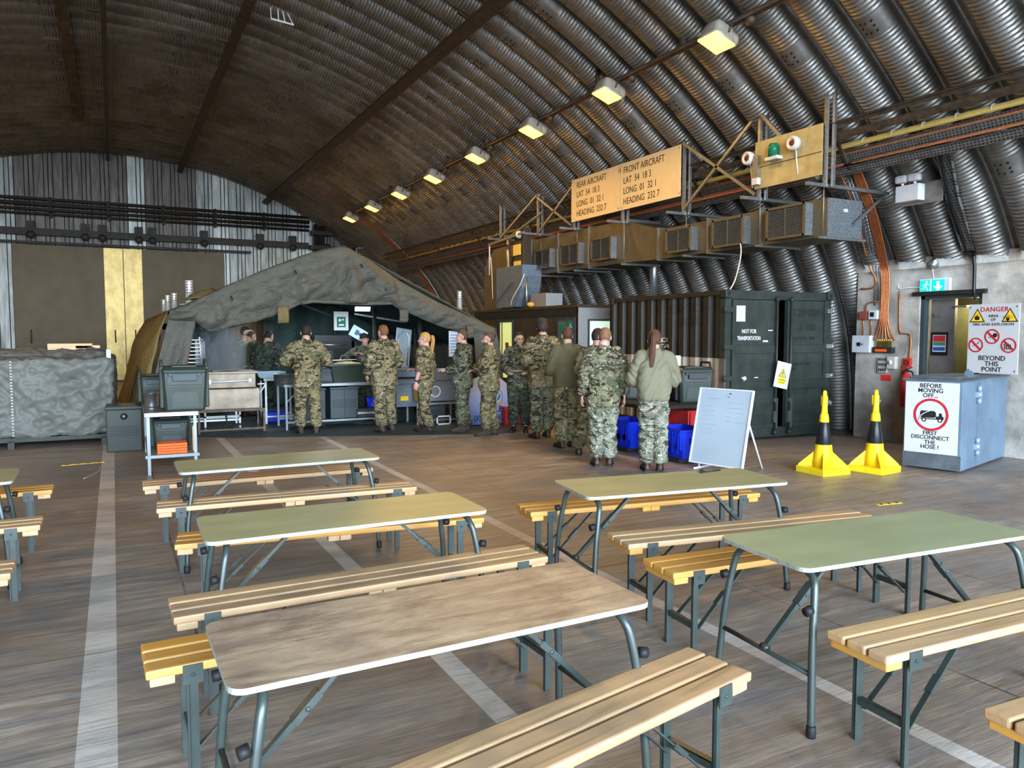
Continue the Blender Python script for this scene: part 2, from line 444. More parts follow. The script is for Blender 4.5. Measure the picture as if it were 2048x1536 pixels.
def build_shell():
    fl = MB().box(-16, -26, -.3, 16, 32, 0).build('floor', floor_material()); struct(fl)
    build_arch()
    # end wall: vertical profiled sheets cut to the arch, one mesh
    w = MB(); random.seed(3)
    def top(x):
        xs = [p[0] for p in full]; zs = [p[1] for p in full]; return float(np.interp(x, xs, zs)) - .02
    x = -11.5
    mats_w = [mat('grey_board_%d' % k, c, .5, .25, .45, (9, 9, 1.2), col2=c2, thr=(.3, .75)) for k, (c, c2) in enumerate([((.36, .42, .44), (.17, .195, .2)), ((.16, .155, .15), (.07, .068, .065)), ((.50, .58, .60), (.30, .35, .36))])]
    run = 0; cur = 0
    while x < 11.7:
        pat = [(.26, .0), (.03, -.09), (.10, .02), (.03, -.09), (.10, .02), (.03, -.09)]
        if run <= 0:
            cur = random.choices([0, 1, 2], [5, 3, 4])[0]; run = random.randint(1, 3)
        run -= 1
        for wd, dp in pat:
            mi = 3 if dp < 0 else cur
            z1 = min(top(x), top(x + wd)); w.box(x, YB - dp * 0 + (.06 if dp < 0 else -dp), 0, x + wd, YB + .12, max(z1, .05) + .30, mi); x += wd
    struct(w.build('wall_back', mats_w + [K['black']]))
    y = YB - .1
    # sliding steel doors
    bp = mat('brown_door_sheet', (.105, .088, .054), .5, .1, .2, (1.4, 1.4, 1.4))
    brass = mat('bare_yellowed_metal', (.50, .38, .15), .42, .45, .25, (5, 5, 3))
    def door(n, xa, xb, xc, side):
        t = thing('door_%d' % n, None, None, ((xa + xb) / 2, y, 0)); t['kind'] = 'structure'
        c = (xa + xb) / 2
        MB().box(xa - c, -.05, 0.05, xb - c, .0, 4.58, b=.01).build('door_leaf', bp, t)
        a, b_ = sorted((xc, xb if side > 0 else xa))
        MB().box(a - c, -.075, 0.05, b_ - c, -.05, 4.57).build('edge_plate', brass, t)
        hx = (xa + .45 if side > 0 else xb - .35) - c
        for q in (hx, (b_ - .3 if side > 0 else a + .3) - c):
            MB().tube([(q, -.05, 1.35), (q, -.13, 1.38), (q, -.13, 1.75), (q, -.05, 1.78)], .02, 8).build('handle', K['rust_steel'], t)
        MB().box(hx + .25, -.065, 1.42, hx + .75, -.05, 1.72).build('plate', bp, t)
    door(1, -2.84, .375, -.2, 1); door(2, .40, 3.68, .97, -1)
    # door rail with rollers, pipes
    rl = thing('door_rail', 'long dark steel sliding door rail with rollers across the back wall', 'rail', (0, y - .2, 4.9))
    MB().box(-9, -.06, -.02, 6.7, .06, .20).box(-9, -.05, -.30, 4.6, .05, -.22).build('rail', K['dark_steel'], rl)
    for px in (62, 171, 205, 278, 305, 408, 520, 585):
        q = gy(px, 480, y - .2).x
        MB().box(q - .13, -.12, .18, q + .13, .08, .42).box(q - .05, -.14, -.12, q + .05, -.05, .3).lathe([(.11, -.16), (.13, -.13), (.13, -.10), (.11, -.07)], 14, (q, 0, -.02), axis='y').build('roller_bracket', K['dark_steel'], rl)
    for z, r_ in ((6.06, .05), (5.89, .07), (5.72, .05), (5.58, .04)):
        mb = MB().tube([(-9, 0, 0), (6.75, 0, 0)], r_, 8)
        for k in range(-4, 4): mb.box(k * 1.7 - .04, -.03, -.1, k * 1.7 + .04, .16, .08)
        o = mb.build('wall_pipe', K['dark_steel'], None, (0, y - .18, z))
        tag(o, {6.06: 'topmost of the four dark pipes along the back wall', 5.89: 'thickest, second from top of the four dark pipes on the back wall', 5.72: 'third from top of the four dark pipes on the back wall', 5.58: 'lowest and thinnest of the four dark pipes on the back wall'}[z], 'pipe', 'pipes across the back wall')
    # corner stack and louvre box
    c = gy(640, 500, y - .3)
    st = MB()
    for dx, r_ in ((-.1, .09), (.12, .12), (.34, .09)): st.tube([(dx, 0, .1), (dx, 0, 6.1 - abs(dx) * 3)], r_, 10)
    st.box(-.35, -.15, 4.85, 2.4, .1, 5.0).box(-.3, -.15, 5.4, .6, .1, 5.55)
    tag(st.build('pipe_stack', K['dark_steel'], None, (c.x - .05, y - .3, 0)), 'dark vertical pipes clamped in the back right corner', 'pipe')
    lb = thing('louvre_box', 'dark louvred vent box with pale frame above the tent', 'vent', (c.x + 1.15, y - 1.2, 3.4))
    MB().box(-.05, -.2, .0, 1.0, .5, 1.45, b=.02).build('casing', K['brown_panel'], lb)
    mb = MB()
    for k in range(16): mb.box(.05, -.22, .06 + k * .085, .95, -.19, .09 + k * .085)
    mb.build('louvre_slats', K['rust_steel'], lb)
    MB().box(-.08, -.24, -.02, -.04, -.18, 1.49).box(1.0, -.24, -.02, 1.04, -.18, 1.49).box(-.08, -.24, 1.45, 1.04, -.18, 1.49).build('frame', K['alu'], lb)
    # purlins under the crown
    for n, (bx_, bz, wd) in enumerate(((0.02, 7.63, .10), (2.28, 7.44, .17), (5.19, 6.57, .2))):
        mb = MB().box(-wd / 2, YF, -.10, wd / 2, YB - .1, 0)
        for k in range(12): mb.box(-.28, YF + 1 + k * 2.6, -.02, 0, YF + 1.06 + k * 2.6, .0)
        o = mb.build('purlin', K['rust_steel'], None, (bx_, 0, bz))
        o.rotation_euler = (0, math.atan2(bx_ - XC, bz - ZC), 0)
        tag(o, ['thin brown steel purlin under the crown, leftmost of three', 'brown steel purlin on the ceiling, middle one of three', 'broad brown steel purlin on the ceiling nearest the lamps'][n], 'beam', 'purlins under the arched ceiling')
    mb = MB()
    for k in range(60): mb.box(-.22 + random.uniform(-.03, .03), YF + k * .55, -.05, -.05 + random.uniform(0, .05), YF + k * .55 + .54, 0)
    tag(mb.build('seam_strip', mat('rust_streaked_steel', (.12, .085, .05), .6, .3, .5, (6, 2, 6)), None, (-.53, 0, 7.66)), 'rust streaked seam strip along the crown of the ceiling', 'strip')
    for q in (215, 160, 115):
        pass
build_done = True
# ---------------------------------------------------------------- folding tables and benches
def furniture():
    sg = K['steel_green']
    paint = mat('scuffed_olive_painted_plywood', (.38, .34, .165), .36, 0, .12, (2, 5, 2), spec=.5, col2=(.31, .28, .13))
    worn = None
    m, nt, b = _new('worn_bare_plywood')
    f = noise_fac(nt, coords(nt, (2.2, 16, 3)), 1.5, 7, .7, .6); g = noise_fac(nt, coords(nt, (2.5, 4, 2)), 1.4, 5, .65, .5); h = noise_fac(nt, coords(nt, (6, 30, 6)), 1.2, 3, .6)
    c = ramp(nt, g, [(.32, (.20, .145, .11)), (.5, (.35, .25, .165)), (.68, (.47, .35, .23))])
    c = mix(nt, ramp(nt, f, [(.34, .75), (.52, 0.0)]), c, (.13, .08, .055))
    c = mix(nt, ramp(nt, h, [(.30, .6), (.40, 0.0)]), c, (.12, .085, .06))
    nt.links.new(c, b.inputs['Base Color']); b.inputs['Roughness'].default_value = .42
    worn = m
    edge = mat('pale_worn_plywood_edge', (.30, .31, .27), .6, 0, .3, (14, 40, 14))
    L, Wd, H = 1.44, .56, .70
    def table(top_mat, label, loc, rz):
        t = thing('folding_table', label, 'table', loc, rz, 'folding mess tables')
        pts = []
        for sx, sy, a0_ in ((1, 1, 0), (-1, 1, 90), (-1, -1, 180), (1, -1, 270)):
            for k in range(6):
                a = R(a0_ + 18 * k); pts.append((sx * (L / 2 - .05) + .05 * math.cos(a), sy * (Wd / 2 - .05) + .05 * math.sin(a)))
        MB().prism(pts, .018, 0, 'xy', H - .018, 1).build('tabletop', [top_mat, edge], t)
        for sx in (-1, 1):
            x0, x1 = sx * (L / 2 - .10), sx * (L / 2 - .05)
            hw = Wd / 2 - .03
            path = []
            for sy in (-1, 1):
                q = [(x1 + sx * .02, sy * (hw + .055), .0), (x1, sy * (hw + .03), .35), (x0 + sx * .02, sy * (hw + .005), .57), (x0 + sx * .005, sy * (hw - .02), .635), (x0, sy * (hw - .075), .663)]
                q = [tuple(p) for p in cr(q, 5)]
                path += q if sy < 0 else q[::-1]
            mb = MB().tube(path, .016, 10)
            mb.tube([(x1 + .006 * sx, -hw - .03, .25), (x1 + .006 * sx, hw + .03, .25)], .011, 8)
            mb.box(x0 - .02, -.1, .65, x0 + .02, .1, .683)
            fr = mb.build('leg_frame', sg, t)
            for sy in (-1, 1):
                MB().lathe([(.019, 0), (.021, .01), (.020, .045), (.017, .05)], 12, (x1 + sx * .02, sy * (hw + .055), 0)).build('rubber_foot', K['black'], fr)
                MB().tube([(x1 + sx * .0, sy * (hw + .015), .52), (x1 + sx * .03, sy * (hw + .02), .515)], .02, 12).build('knob', K['black'], fr)
            m0, m1 = (x1 - sx * .0, 0, .26), (x1 - sx * .42, 0, .67)
            md = [(a_ + (b_ - a_) * .52) for a_, b_ in zip(m0, m1)]
            mb = MB().bar(m0, md, .026, .020, 0).bar(md, m1, .032, .016, 0)
            d = [(b_ - a_) * .1 for a_, b_ in zip(m0, m1)]
            mb.bar([p - q for p, q in zip(md, d)], [p + q for p, q in zip(md, d)], .04, .024).tube([(md[0], -.028, md[2]), (md[0], .028, md[2])], .008, 8)
            mb.box(m1[0] - .05, -.03, .672, m1[0] + .05, .03, .683).tube([(m0[0], -.02, m0[2]), (m0[0], .02, m0[2])], .016, 10)
            mb.build('folding_brace', sg, t)
        return t
    pine = wood('sanded_pine_slat', (.47, .285, .135), (.32, .18, .075), (.34, .245, .16))
    pine_old = wood('grey_worn_pine_slat', (.41, .25, .125), (.25, .145, .07), (.175, .125, .08))
    amber = wood('amber_varnished_slat', (.50, .245, .045), (.38, .155, .018), (.42, .23, .07), spec=.5)
    batt = wood('varnished_batten', (.55, .27, .05), (.42, .18, .03), (.50, .28, .09), axis=1)
    battp = wood('pale_batten', (.44, .29, .15), (.33, .19, .085), (.34, .24, .14), axis=1)
    BL, BW, BH = 1.84, .285, .47
    def bench(wm, bm_, label, loc, rz):
        t = thing('bench', label, 'bench', loc, rz, 'slatted folding benches')
        sw = .085
        for k in (-1, 0, 1):
            y = k * (sw + .014)
            MB().box(-BL / 2, y - sw / 2, BH - .034, BL / 2, y + sw / 2, BH, 0, .008).build('slat', wm, t)
        for x in (-BL / 2 + .055, -.035, .035, BL / 2 - .055):
            w_ = .042 if abs(x) > .1 else .034
            MB().box(x - w_, -BW / 2 + .01, BH - .066, x + w_, BW / 2 - .01, BH - .034, 0, .006).build('batten', bm_, t)
        for sx in (-1, 1):
            x = sx * (BL / 2 - .155)
            for sy in (-1, 1):
                y = sy * .108
                mb = MB().box(x - .020, y - .003, 0, x + .020, y + .003, BH - .035).box(x - .020, y - .016 * (sy < 0), 0, x - .014, y + .016 * (sy > 0) , BH - .035)
                mb.box(x - .02, y - .03 * (sy < 0), BH - .04, x + .02, y + .03 * (sy > 0), BH - .035)
                lg = mb.build('leg', sg, t)
                MB().box(x - .034, sy * .141, BH - .075, x + .034, sy * .146, BH - .004).tube([(x, sy * .144, BH - .04), (x, sy * .151, BH - .04)], .006, 8).build('bracket', sg, lg)
                a, b_ = (x - sx * .015, sy * .098, .13), (x - sx * .34, sy * .075, BH - .04)
                md = [p + (q - p) * .5 for p, q in zip(a, b_)]; d = [(q - p) * .09 for p, q in zip(a, b_)]
                mb = MB().bar(a, md, .006, .024, 0, (0, 1, 0)).bar(md, b_, .006, .024, 0, (0, 1, 0)).bar([p - q for p, q in zip(md, d)], [p + q for p, q in zip(md, d)], .018, .03, 0, (0, 1, 0))
                mb.box(b_[0] - .03, b_[1] - .015, BH - .04, b_[0] + .03, b_[1] + .015, BH - .034)
                mb.build('folding_brace', sg, t)
            MB().box(x - .012, -.105, .15, x - .008, .105, .18).box(x - .012, -.105, .176, x + .014, .105, .18).build('crossbar', sg, t)
        return t
    T0 = table(paint, 'olive topped folding table at the far end of the left row, glossy reflections on it', (1.095, 5.94, 0), R(0))
    def T(label, loc, rz, top=None):
        o = dup(T0, loc, R(rz), label)
        if top:
            for c in o.children:
                if c.name.startswith('tabletop'):
                    c.data = c.data.copy(); c.data.materials[0] = top
        return o
    T('plain olive topped folding table in the middle of the left row', (1.07, 3.965, 0), -.8)
    T('folding table with worn bare brown plywood top, nearest in the left row', (.962, 2.395, 0), .8, worn)
    T('olive topped folding table with black cable ties lying on it', (3.19, 3.86, 0), -8.5)
    T('nearest olive folding table in the right row, its end leg frame in full view', (3.21, 2.355, 0), -5.0, mat('greener_scuffed_painted_plywood', (.31, .325, .17), .36, 0, .12, (2, 5, 2), spec=.5, col2=(.26, .275, .145)))
    T('olive topped folding table cut off by the left edge of the photo', (-1.335, 6.11, 0), 1)
    B0 = bench(pine, battp, 'pine bench behind the farthest olive table, under the kitchen side', (1.09, 6.64, 0), R(-1))
    def B(label, loc, rz, wm=None, bb=None):
        o = dup(B0, loc, R(rz), label)
        for c in o.children:
            if c.name.startswith('slat') and wm: c.data = c.data.copy(); c.data.materials[0] = wm
            if c.name.startswith('batten') and bb: c.data = c.data.copy(); c.data.materials[0] = bb
        return o
    B('pine bench in front of the farthest olive table of the left row', (1.15, 5.72, 0), -3.5)
    B('amber pine bench half hidden behind the middle left table', (1.20, 4.64, 0), -7.5, amber)
    B('pale bench between the middle olive table and the bare plywood table', (1.105, 3.575, 0), 1.0, pine_old)
    B('bench under the far side of the bare plywood table, its end poking out left', (.98, 3.07, 0), 1.5, amber)
    B('weathered bench closest to the camera, in front of the bare plywood table', (1.03, 1.88, 0), 11.0, pine_old)
    B('amber varnished bench behind the olive table with the cable ties', (3.36, 4.38, 0), -8.0, amber, batt)
    B('long pale bench between the two olive tables of the right row', (3.475, 3.44, 0), -8.5, pine, batt)
    B('amber varnished bench under the far side of the nearest right table', (3.36, 2.98, 0), -4.5, amber, batt)
    B('pale worn bench in front of the nearest right table', (3.415, 1.86, 0), -3.5, pine, batt)
    B('bench end just showing at the bottom right edge', (3.33, 1.18, 0), -4, pine_old, batt)
    B('bench whose tip peeks in at the bottom edge, right of centre', (.995, 1.12, 0), -1.0, pine_old, battp)
    B('bench beside the cut off left table, farthest of four ends', (-1.37, 6.83, 0), 1.0, amber)
    B('bench beside the cut off left table, in front of its legs', (-1.36, 5.63, 0), 0.5)
    B('grey worn bench end at the left edge, third from the back', (-1.41, 4.58, 0), 0.5, pine_old)
    B('bench end barely showing at the left edge, nearest of four', (-1.41, 3.87, 0), 0.5, pine_old)
    # litter on the table and floor
    c = gz(1425, 944, .70)
    mb = MB().tube([(-.06, 0, 0), (.08, .02, 0)], .006, 6).tube([(-.06, 0, 0), (-.085, .015, .004), (-.10, .0, 0), (-.08, -.012, 0)], .008, 6)
    tag(mb.build('cable_tie', K['black'], None, (c.x, c.y, .7055), R(-5)), 'black cable tie lying on the olive table', 'cable tie')
    c = gz(1403, 941, .70)
    tag(MB().tube([tuple(p) for p in cr([(-.035, -.01, 0), (-.015, .003, .003), (.01, .0, 0), (.035, .012, 0)], 4)], .003, 6).build('hair_clip', K['black'], None, (c.x, c.y, .703), R(10)), 'small thin dark wire bit beside the cable tie on the olive table', 'wire')
    st = thing('hazard_strip', 'short black and yellow striped tape on the floor right of the benches', 'tape', (6.66, 4.78, 0), R(-7))
    MB().box(-.15, -.022, 0, .15, .022, .004).build('tape', K['signyellow'], st)
    for k in range(3):
        x = -.10 + k * .1; MB().prism([(x - .025, -.022), (x + .01, -.022), (x + .025, .022), (x - .01, .022)], .001, 0, 'xy', .004).build('stripe', K['signblack'], st)
    st = thing('hazard_strip', 'long black and yellow striped tape on the floor beside the white line on the left', 'tape', (-.39, 11.06, 0), R(7))
    MB().box(-.24, -.025, 0, .24, .025, .004).build('tape', K['signyellow'], st)
    for k in range(4):
        x = -.18 + k * .12; MB().prism([(x - .03, -.025), (x + .01, -.025), (x + .03, .025), (x - .01, .025)], .001, 0, 'xy', .004).build('stripe', K['signblack'], st)
    c = gz(195, 942)
    tag(MB().tube([tuple(p) for p in cr([(-.13, -.5, .004), (-.03, -.2, .004), (.02, 0, .004), (.02, .3, .004)], 5)], .004, 5).build('string', mat('pale_string', (.6, .52, .4)), None, (c.x, c.y, 0)), 'scrap of pale string on the floor near the white line', 'string')
# ---------------------------------------------------------------- people
def remesh(mb, vox, smooth=2, fac=.5):
    me = mb.mesh('tmp'); o = bpy.data.objects.new('tmp', me); COL.objects.link(o)
    r = o.modifiers.new('r', 'REMESH'); r.mode = 'VOXEL'; r.voxel_size = vox; r.use_smooth_shade = True
    if smooth:
        q = o.modifiers.new('s', 'SMOOTH'); q.factor = fac; q.iterations = smooth
    dg = bpy.context.evaluated_depsgraph_get(); out = bpy.data.meshes.new_from_object(o.evaluated_get(dg))
    bpy.data.objects.remove(o); bpy.data.meshes.remove(me); out.materials.clear(); return out
def wrinkle(me, amp, seed=0.0, fz=16., fxy=7., zlim=None):
    n = len(me.vertices); co = np.empty(n * 3); no = np.empty(n * 3)
    me.vertices.foreach_get('co', co); me.vertices.foreach_get('normal', no); co = co.reshape(-1, 3); no = no.reshape(-1, 3)
    d = np.empty(n); sd = V((seed, seed * .7, seed * 1.3))
    for i in range(n):
        x, y, z = co[i]
        q = V((x * fxy, y * fxy, z * fz + 2.2 * math.sin(x * 9 + seed) )) + sd
        a = noise.noise(q); b = noise.noise(q * 2.3)
        d[i] = (.5 - abs(a)) * 1.2 + (.4 - abs(b)) * .5
    me.vertices.foreach_set('co', (co + no * (d * amp)[:, None]).reshape(-1)); me.update()

def ell(cx, cy, z, rx, ry, n=20, p=2.4):
    out = []
    for k in range(n):
        a = 2 * PI * k / n; c, s_ = math.cos(a), math.sin(a)
        out.append((cx + rx * math.copysign(abs(c) ** (2 / p), c), cy + ry * math.copysign(abs(s_) ** (2 / p), s_), z))
    return out
def smooth_tube(mb, pts, rads, n=14):
    q = cr([tuple(p) + (r,) for p, r in zip(pts, rads)], 5)
    mb.tube([tuple(v[:3]) for v in q], [float(v[3]) for v in q], n)

SKIN = {}
def person(label, loc, heading, h=1.76, arms=('down', 'down'), lean=(0, 0), stance=None, head=(0, 0, 0), top='smock', tm=None, bm_=None,
           hair=None, hairlen=.012, skin='fair', beard=None, glasses=False, pony=None, sleeve='long', female=False, cap=None, fade=False, watch=False, belt=False, hood=False, seed=1.0, topdark=None, hair_curl=0.0, bulk=1.0, boots='brown'):
    s = h / 1.76
    root = thing('person', label, 'person', loc, -R(heading), None)
    S = Matrix.Scale(s, 4)
    wx = .93 if female else 1.0
    def off(z):
        k = max(0, min(1.3, (z - .95) / .55)); return lean[0] * k ** 1.15, lean[1] * k ** 1.15
    ox, oy = off(1.44)
    sh = {sd: V((sd * .175 * wx + ox, oy - .005, 1.425)) for sd in (-1, 1)}
    A = {}
    for sd, spec in ((-1, arms[0]), (1, arms[1])):
        P = {'down': ((.245, -.03, 1.14), (.265, .035, .90), (.1, .3, -1)),
             'downf': ((.24, .0, 1.15), (.24, .13, .95), (.0, .6, -.8)),
             'front': ((.262, .0, 1.16), (.11, .25, 1.10), (-.6, .7, .1)),
             'frontlow': ((.262, -.02, 1.15), (.15, .22, 1.00), (-.4, .8, -.3)),
             'hold': ((.25, .01, 1.15), (.13, .27, 1.06), (-.15, 1, .1)),
             'wide': ((.335, .05, 1.19), (.22, .30, 1.12), (-.6, .8, 0)),
             'fold': ((.265, .06, 1.14), (.02, .23, 1.17), (-1, .2, .05)),
             'reach': ((.27, .20, 1.20), (.26, .46, 1.06), (0, .9, -.4)),
             'raise': ((.36, .10, 1.28), (.16, .28, 1.36), (-.8, .4, .1)),
             'hip': ((.31, .03, 1.14), (.20, .22, 1.07), (-.6, .6, 0))}[spec] if isinstance(spec, str) else spec
        e, w, hd = V(P[0]), V(P[1]), V(P[2])
        e = V((e.x * sd + ox * .8, e.y + oy * .8, e.z)); w = V((w.x * sd + ox * .7, w.y + oy * .7, w.z)); hd = V((hd.x * sd, hd.y, hd.z)).normalized()
        A[sd] = (sh[sd], e, w, hd)
    st = stance or (((-.11, .0), (.11, .0)))
    legs = {}
    for sd, (fx, fy) in zip((-1, 1), st):
        hp = V((sd * .088 * wx, 0, .93)); an = V((fx, fy, .09)); kn = (hp + an) / 2 + V((0, .025 + .12 * max(0, fy * .0), .02)); legs[sd] = (hp, kn, an)
    Hc = V((ox + lean[0] * .25, oy + lean[1] * .25 + .015, 1.525 - .28 * abs(lean[1])))
    HR = Matrix.Rotation(-R(head[0]), 4, 'Z') @ Matrix.Rotation(-R(head[1]), 4, 'X') @ Matrix.Rotation(R(head[2]), 4, 'Y')
    HM = S @ Matrix.Translation(Hc) @ HR
    # ---- body: one continuous surface
    mb = MB(S)
    rings = []
    for z, rx, ry in ((.86, .15, .105), (.95, .165, .115), (1.06, .145, .10), (1.2, .155, .108), (1.33, .17, .11), (1.41, .145, .09), (1.46, .08, .06)):
        a, b = off(z); rings.append(ell(a, b, z, rx * wx, ry))
    mb.loft(rings)
    a, b = off(1.43)
    smooth_tube(mb, [(a, b - .01, 1.42), (a * .6 + Hc.x * .4, (b + Hc.y) / 2 - .02, 1.49), (Hc.x, Hc.y - .02, 1.58)], [.078, .064, .060])
    for sd in (-1, 1):
        q = A[sd]; smooth_tube(mb, [q[0] + V((-sd * .04, 0, .0)), q[0], q[1], (q[1] + q[2]) / 2, q[2]], [.055, .054, .042, .038, .026])
        hp, kn, an = legs[sd]; smooth_tube(mb, [hp, (hp + kn) / 2, kn, (kn + an) / 2 + V((0, -.012, .05)), an], [.082, .072, .052, .05, .036])
        mb.ball(an + V((0, .05, -.04)), .035, .10, .03)
        # hand
        w, hd = q[2], q[3]
        up = V((0, 0, 1)) if abs(hd.z) < .7 else V((0, 1, 0))
        side = hd.cross(up).normalized(); nrm = side.cross(hd).normalized()
        if abs(hd.z) >= .7: side, nrm = nrm * (1), V((sd, 0, 0))
        pc = w + hd * .05
        for t0, t1, r_ in ((-.03, .03, .0),):
            rr = []
            for t, wd, th in ((-.055, .024, .020), (-.02, .034, .016), (.02, .040, .014), (.045, .038, .012)):
                c = pc + hd * t; rr.append([c + side * (wd * math.cos(2 * PI * k / 12)) + nrm * (th * math.sin(2 * PI * k / 12)) for k in range(12)])
            mb.loft(rr)
        palm = -nrm if abs(hd.z) < .7 else V((-sd, 0, 0))
        if abs(hd.z) >= .7: fw = side
        for k, ln in enumerate((.068, .078, .074, .058)):
            b0 = pc + hd * .035 + side * ((k - 1.5) * .0215)
            p1 = b0 + hd * ln * .5 + palm * .008; p2 = p1 + (hd * .8 + palm * .7).normalized() * ln * .34; p3 = p2 + (hd * .4 + palm).normalized() * ln * .28
            mb.tube([b0 - hd * .01, b0, p1, p2, p3], [.009, .009, .0085, .0078, .006], 8)
        tdir = side * (-1)
        t0 = pc - hd * .02 + tdir * .03
        mb.tube([t0, t0 + tdir * .022 + hd * .022 + palm * .012, t0 + tdir * .026 + hd * .052 + palm * .02], [.0115, .010, .0075], 8)
    mb.T = HM
    mb.ball((0, -.012, .135), .076, .094, .092).ball((0, .034, .088), .058, .056, .082).ball((0, .034, .036), .049, .05, .036).ball((0, .074, .018), .021, .017, .014)
    mb.tube([(0, .084, .118), (0, .098, .095), (0, .110, .076), (0, .094, .066)], [.008, .010, .0125, .008], 8)
    for sd in (-1, 1):
        mb.ball((sd * .011, .094, .072), .0085).ball((sd * .034, .064, .086), .023, .02, .02).ball((sd * .079, -.010, .105), .010, .021, .032).ball((sd * .027, .078, .131), .026, .013, .008)
    mb.ball((0, .084, .048), .024, .010, .006).ball((0, .083, .039), .021, .010, .0065)
    me = remesh(mb, .0058 * s, 2, .45)
    put('body', me, SKIN[skin], root)
    # ---- face parts
    e1 = MB(HM); e2 = MB(HM)
    for n_, sd in (('l', -1), ('r', 1)):
        eb = MB(HM).ball((sd * .031, .0812, .113), .0110, .0080, .0052, 10, 8); eb.build('eye', SKIN['eye'], root)
        MB(HM).ball((sd * .031, .0872, .113), .0058, .0036, .0055, 8, 6).build('iris', SKIN['iris'], root)
        MB(HM).tube([(sd * .012, .092, .129), (sd * .03, .090, .134), (sd * .05, .078, .129)], [.003, .004, .002], 6).build('eyebrow', hair or SKIN['iris'], root)
    MB(HM).ball((0, .0905, .048), .020, .005, .004, 10, 6).ball((0, .0895, .041), .018, .005, .0042, 10, 6).build('lips', SKIN['lips'], root)
    # ---- hair: a closed cap that sinks under the skin below the hairline
    if hair:
        hb = MB(HM); n, m = 36, 22
        def hf(u, v):
            a = 2 * PI * u; t = PI * v
            d = V((math.sin(t) * math.sin(a), math.sin(t) * math.cos(a), math.cos(t)))
            base = V((d.x * .077, d.y * .095, d.z * .093)); p = base + V((0, -.012, .135))
            front = d.y
            line = .150 + .028 * max(0, front) if front > .25 else (.105 + .045 * max(0, (front + .1) / .35) if front > -.1 else .045)
            if female: line -= .012
            k = max(0, min(1, (p.z - line) / (.018 if not fade else .026)))
            topk = max(0, min(1, (p.z - .165) / .05))
            l = hairlen * ((.25 if fade else .55) + (.75 if fade else .45) * topk)
            cv = 0
            if hair_curl: cv = hair_curl * noise.noise(d * 13 + V((seed, 0, 0)))
            l = l + cv + .0022 * noise.noise(V((d.x * 40, d.y * 40, d.z * 9))) + .001 * noise.noise(d * 60)
            return p + d * (-.014 + (l + .014) * k)
        hb.grid(n + 1, m + 1, hf)
        ho = hb.build('hair', hair, root)
    if beard:
        bb = MB(HM)
        def bf(u, v):
            a = (u - .5) * PI * 1.15; z = .062 - .075 * v
            k = math.sin(PI * min(1, max(0, v))) ** .5 * (1 if abs(u - .5) < .47 else 0)
            r_ = .058 - .012 * v * v; y = .034 + math.cos(a) * (.060 - .008 * v) ; x = math.sin(a) * r_
            if abs(u - .5) < .10 and v < .42: k *= .1
            return (x * (1 + .10 * k), y + .009 * k * max(0, math.cos(a)) - .006, z)
        bb.grid(21, 9, bf, thick=.004); bb.build('beard', beard, root)
    if pony:
        pts, m_ = pony
        pb = MB(HM); q = cr(pts, 5); pb.tube([tuple(v[:3]) for v in q], [float(v[3]) for v in q], 10, flat=.6)
        for k in range(5):
            dx = (k - 2) * .010; pb.tube([(v[0] + dx * min(1, i / 6), v[1] - .012, v[2]) for i, v in enumerate(q)], [float(v[3]) * .4 for v in q], 6)
        pb.build('ponytail', m_, root)
        MB(HM).lathe([(.014, -.012), (.022, -.008), (.022, .008), (.014, .012)], 12, (pts[0][0], pts[0][1], pts[0][2]), axis='y').build('hair_tie', K['black'], root)
    if cap:
        cb = MB(HM)
        cb.grid(30, 10, lambda u, v: (lambda a, t: (math.sin(t) * math.sin(a) * .086, -.012 + math.sin(t) * math.cos(a) * .104, .140 + math.cos(t) * .098))(2 * PI * u, PI * .45 * v), thick=.004)
        cb.build('cap', cap, root)
    if glasses:
        gb = MB(HM)
        for sd in (-1, 1):
            gb.tube([(sd * .033 + .021 * math.cos(2 * PI * k / 14), .099, .112 + .015 * math.sin(2 * PI * k / 14)) for k in range(14)], .0016, 5, closed=True)
            gb.tube([(sd * .054, .098, .116), (sd * .078, .05, .118), (sd * .082, -.01, .116)], .0016, 5)
        gb.tube([(-.012, .1, .115), (.012, .1, .115)], .0016, 5).build('glasses', K['black'], root)
    # ---- clothing
    tb = MB(S); B = bulk
    spec = {'smock': ((.775, .200, .150), (.86, .198, .150), (.98, .190, .142), (1.06, .186, .138), (1.20, .196, .143), (1.33, .196, .136), (1.40, .165, .112), (1.445, .112, .088), (1.48, .085, .078)),
            'fleece': ((.90, .180, .138), (.93, .190, .146), (1.02, .205, .155), (1.14, .210, .155), (1.26, .205, .148), (1.35, .188, .130), (1.41, .150, .104), (1.45, .100, .085), (1.51, .076, .072)),
            'shirt': ((.96, .168, .128), (1.02, .180, .138), (1.08, .180, .135), (1.20, .184, .134), (1.33, .192, .130), (1.40, .172, .112), (1.45, .115, .086), (1.49, .078, .072)),
            'tee': ((.95, .166, .126), (1.02, .170, .128), (1.10, .168, .124), (1.22, .176, .126), (1.33, .184, .124), (1.40, .165, .106), (1.445, .105, .078))}[top]
    rings = []
    for z, rx, ry in spec:
        a, b = off(z); rings.append(ell(a, b, z, rx * wx * B, ry * B, 24, 2.6))
    tb.loft(rings)
    rs = {'smock': (.066, .074, .068, .064, .050), 'fleece': (.066, .076, .072, .066, .046), 'shirt': (.060, .066, .058, .054, .045), 'tee': (.07, .070, .062, .06, .05)}[top]
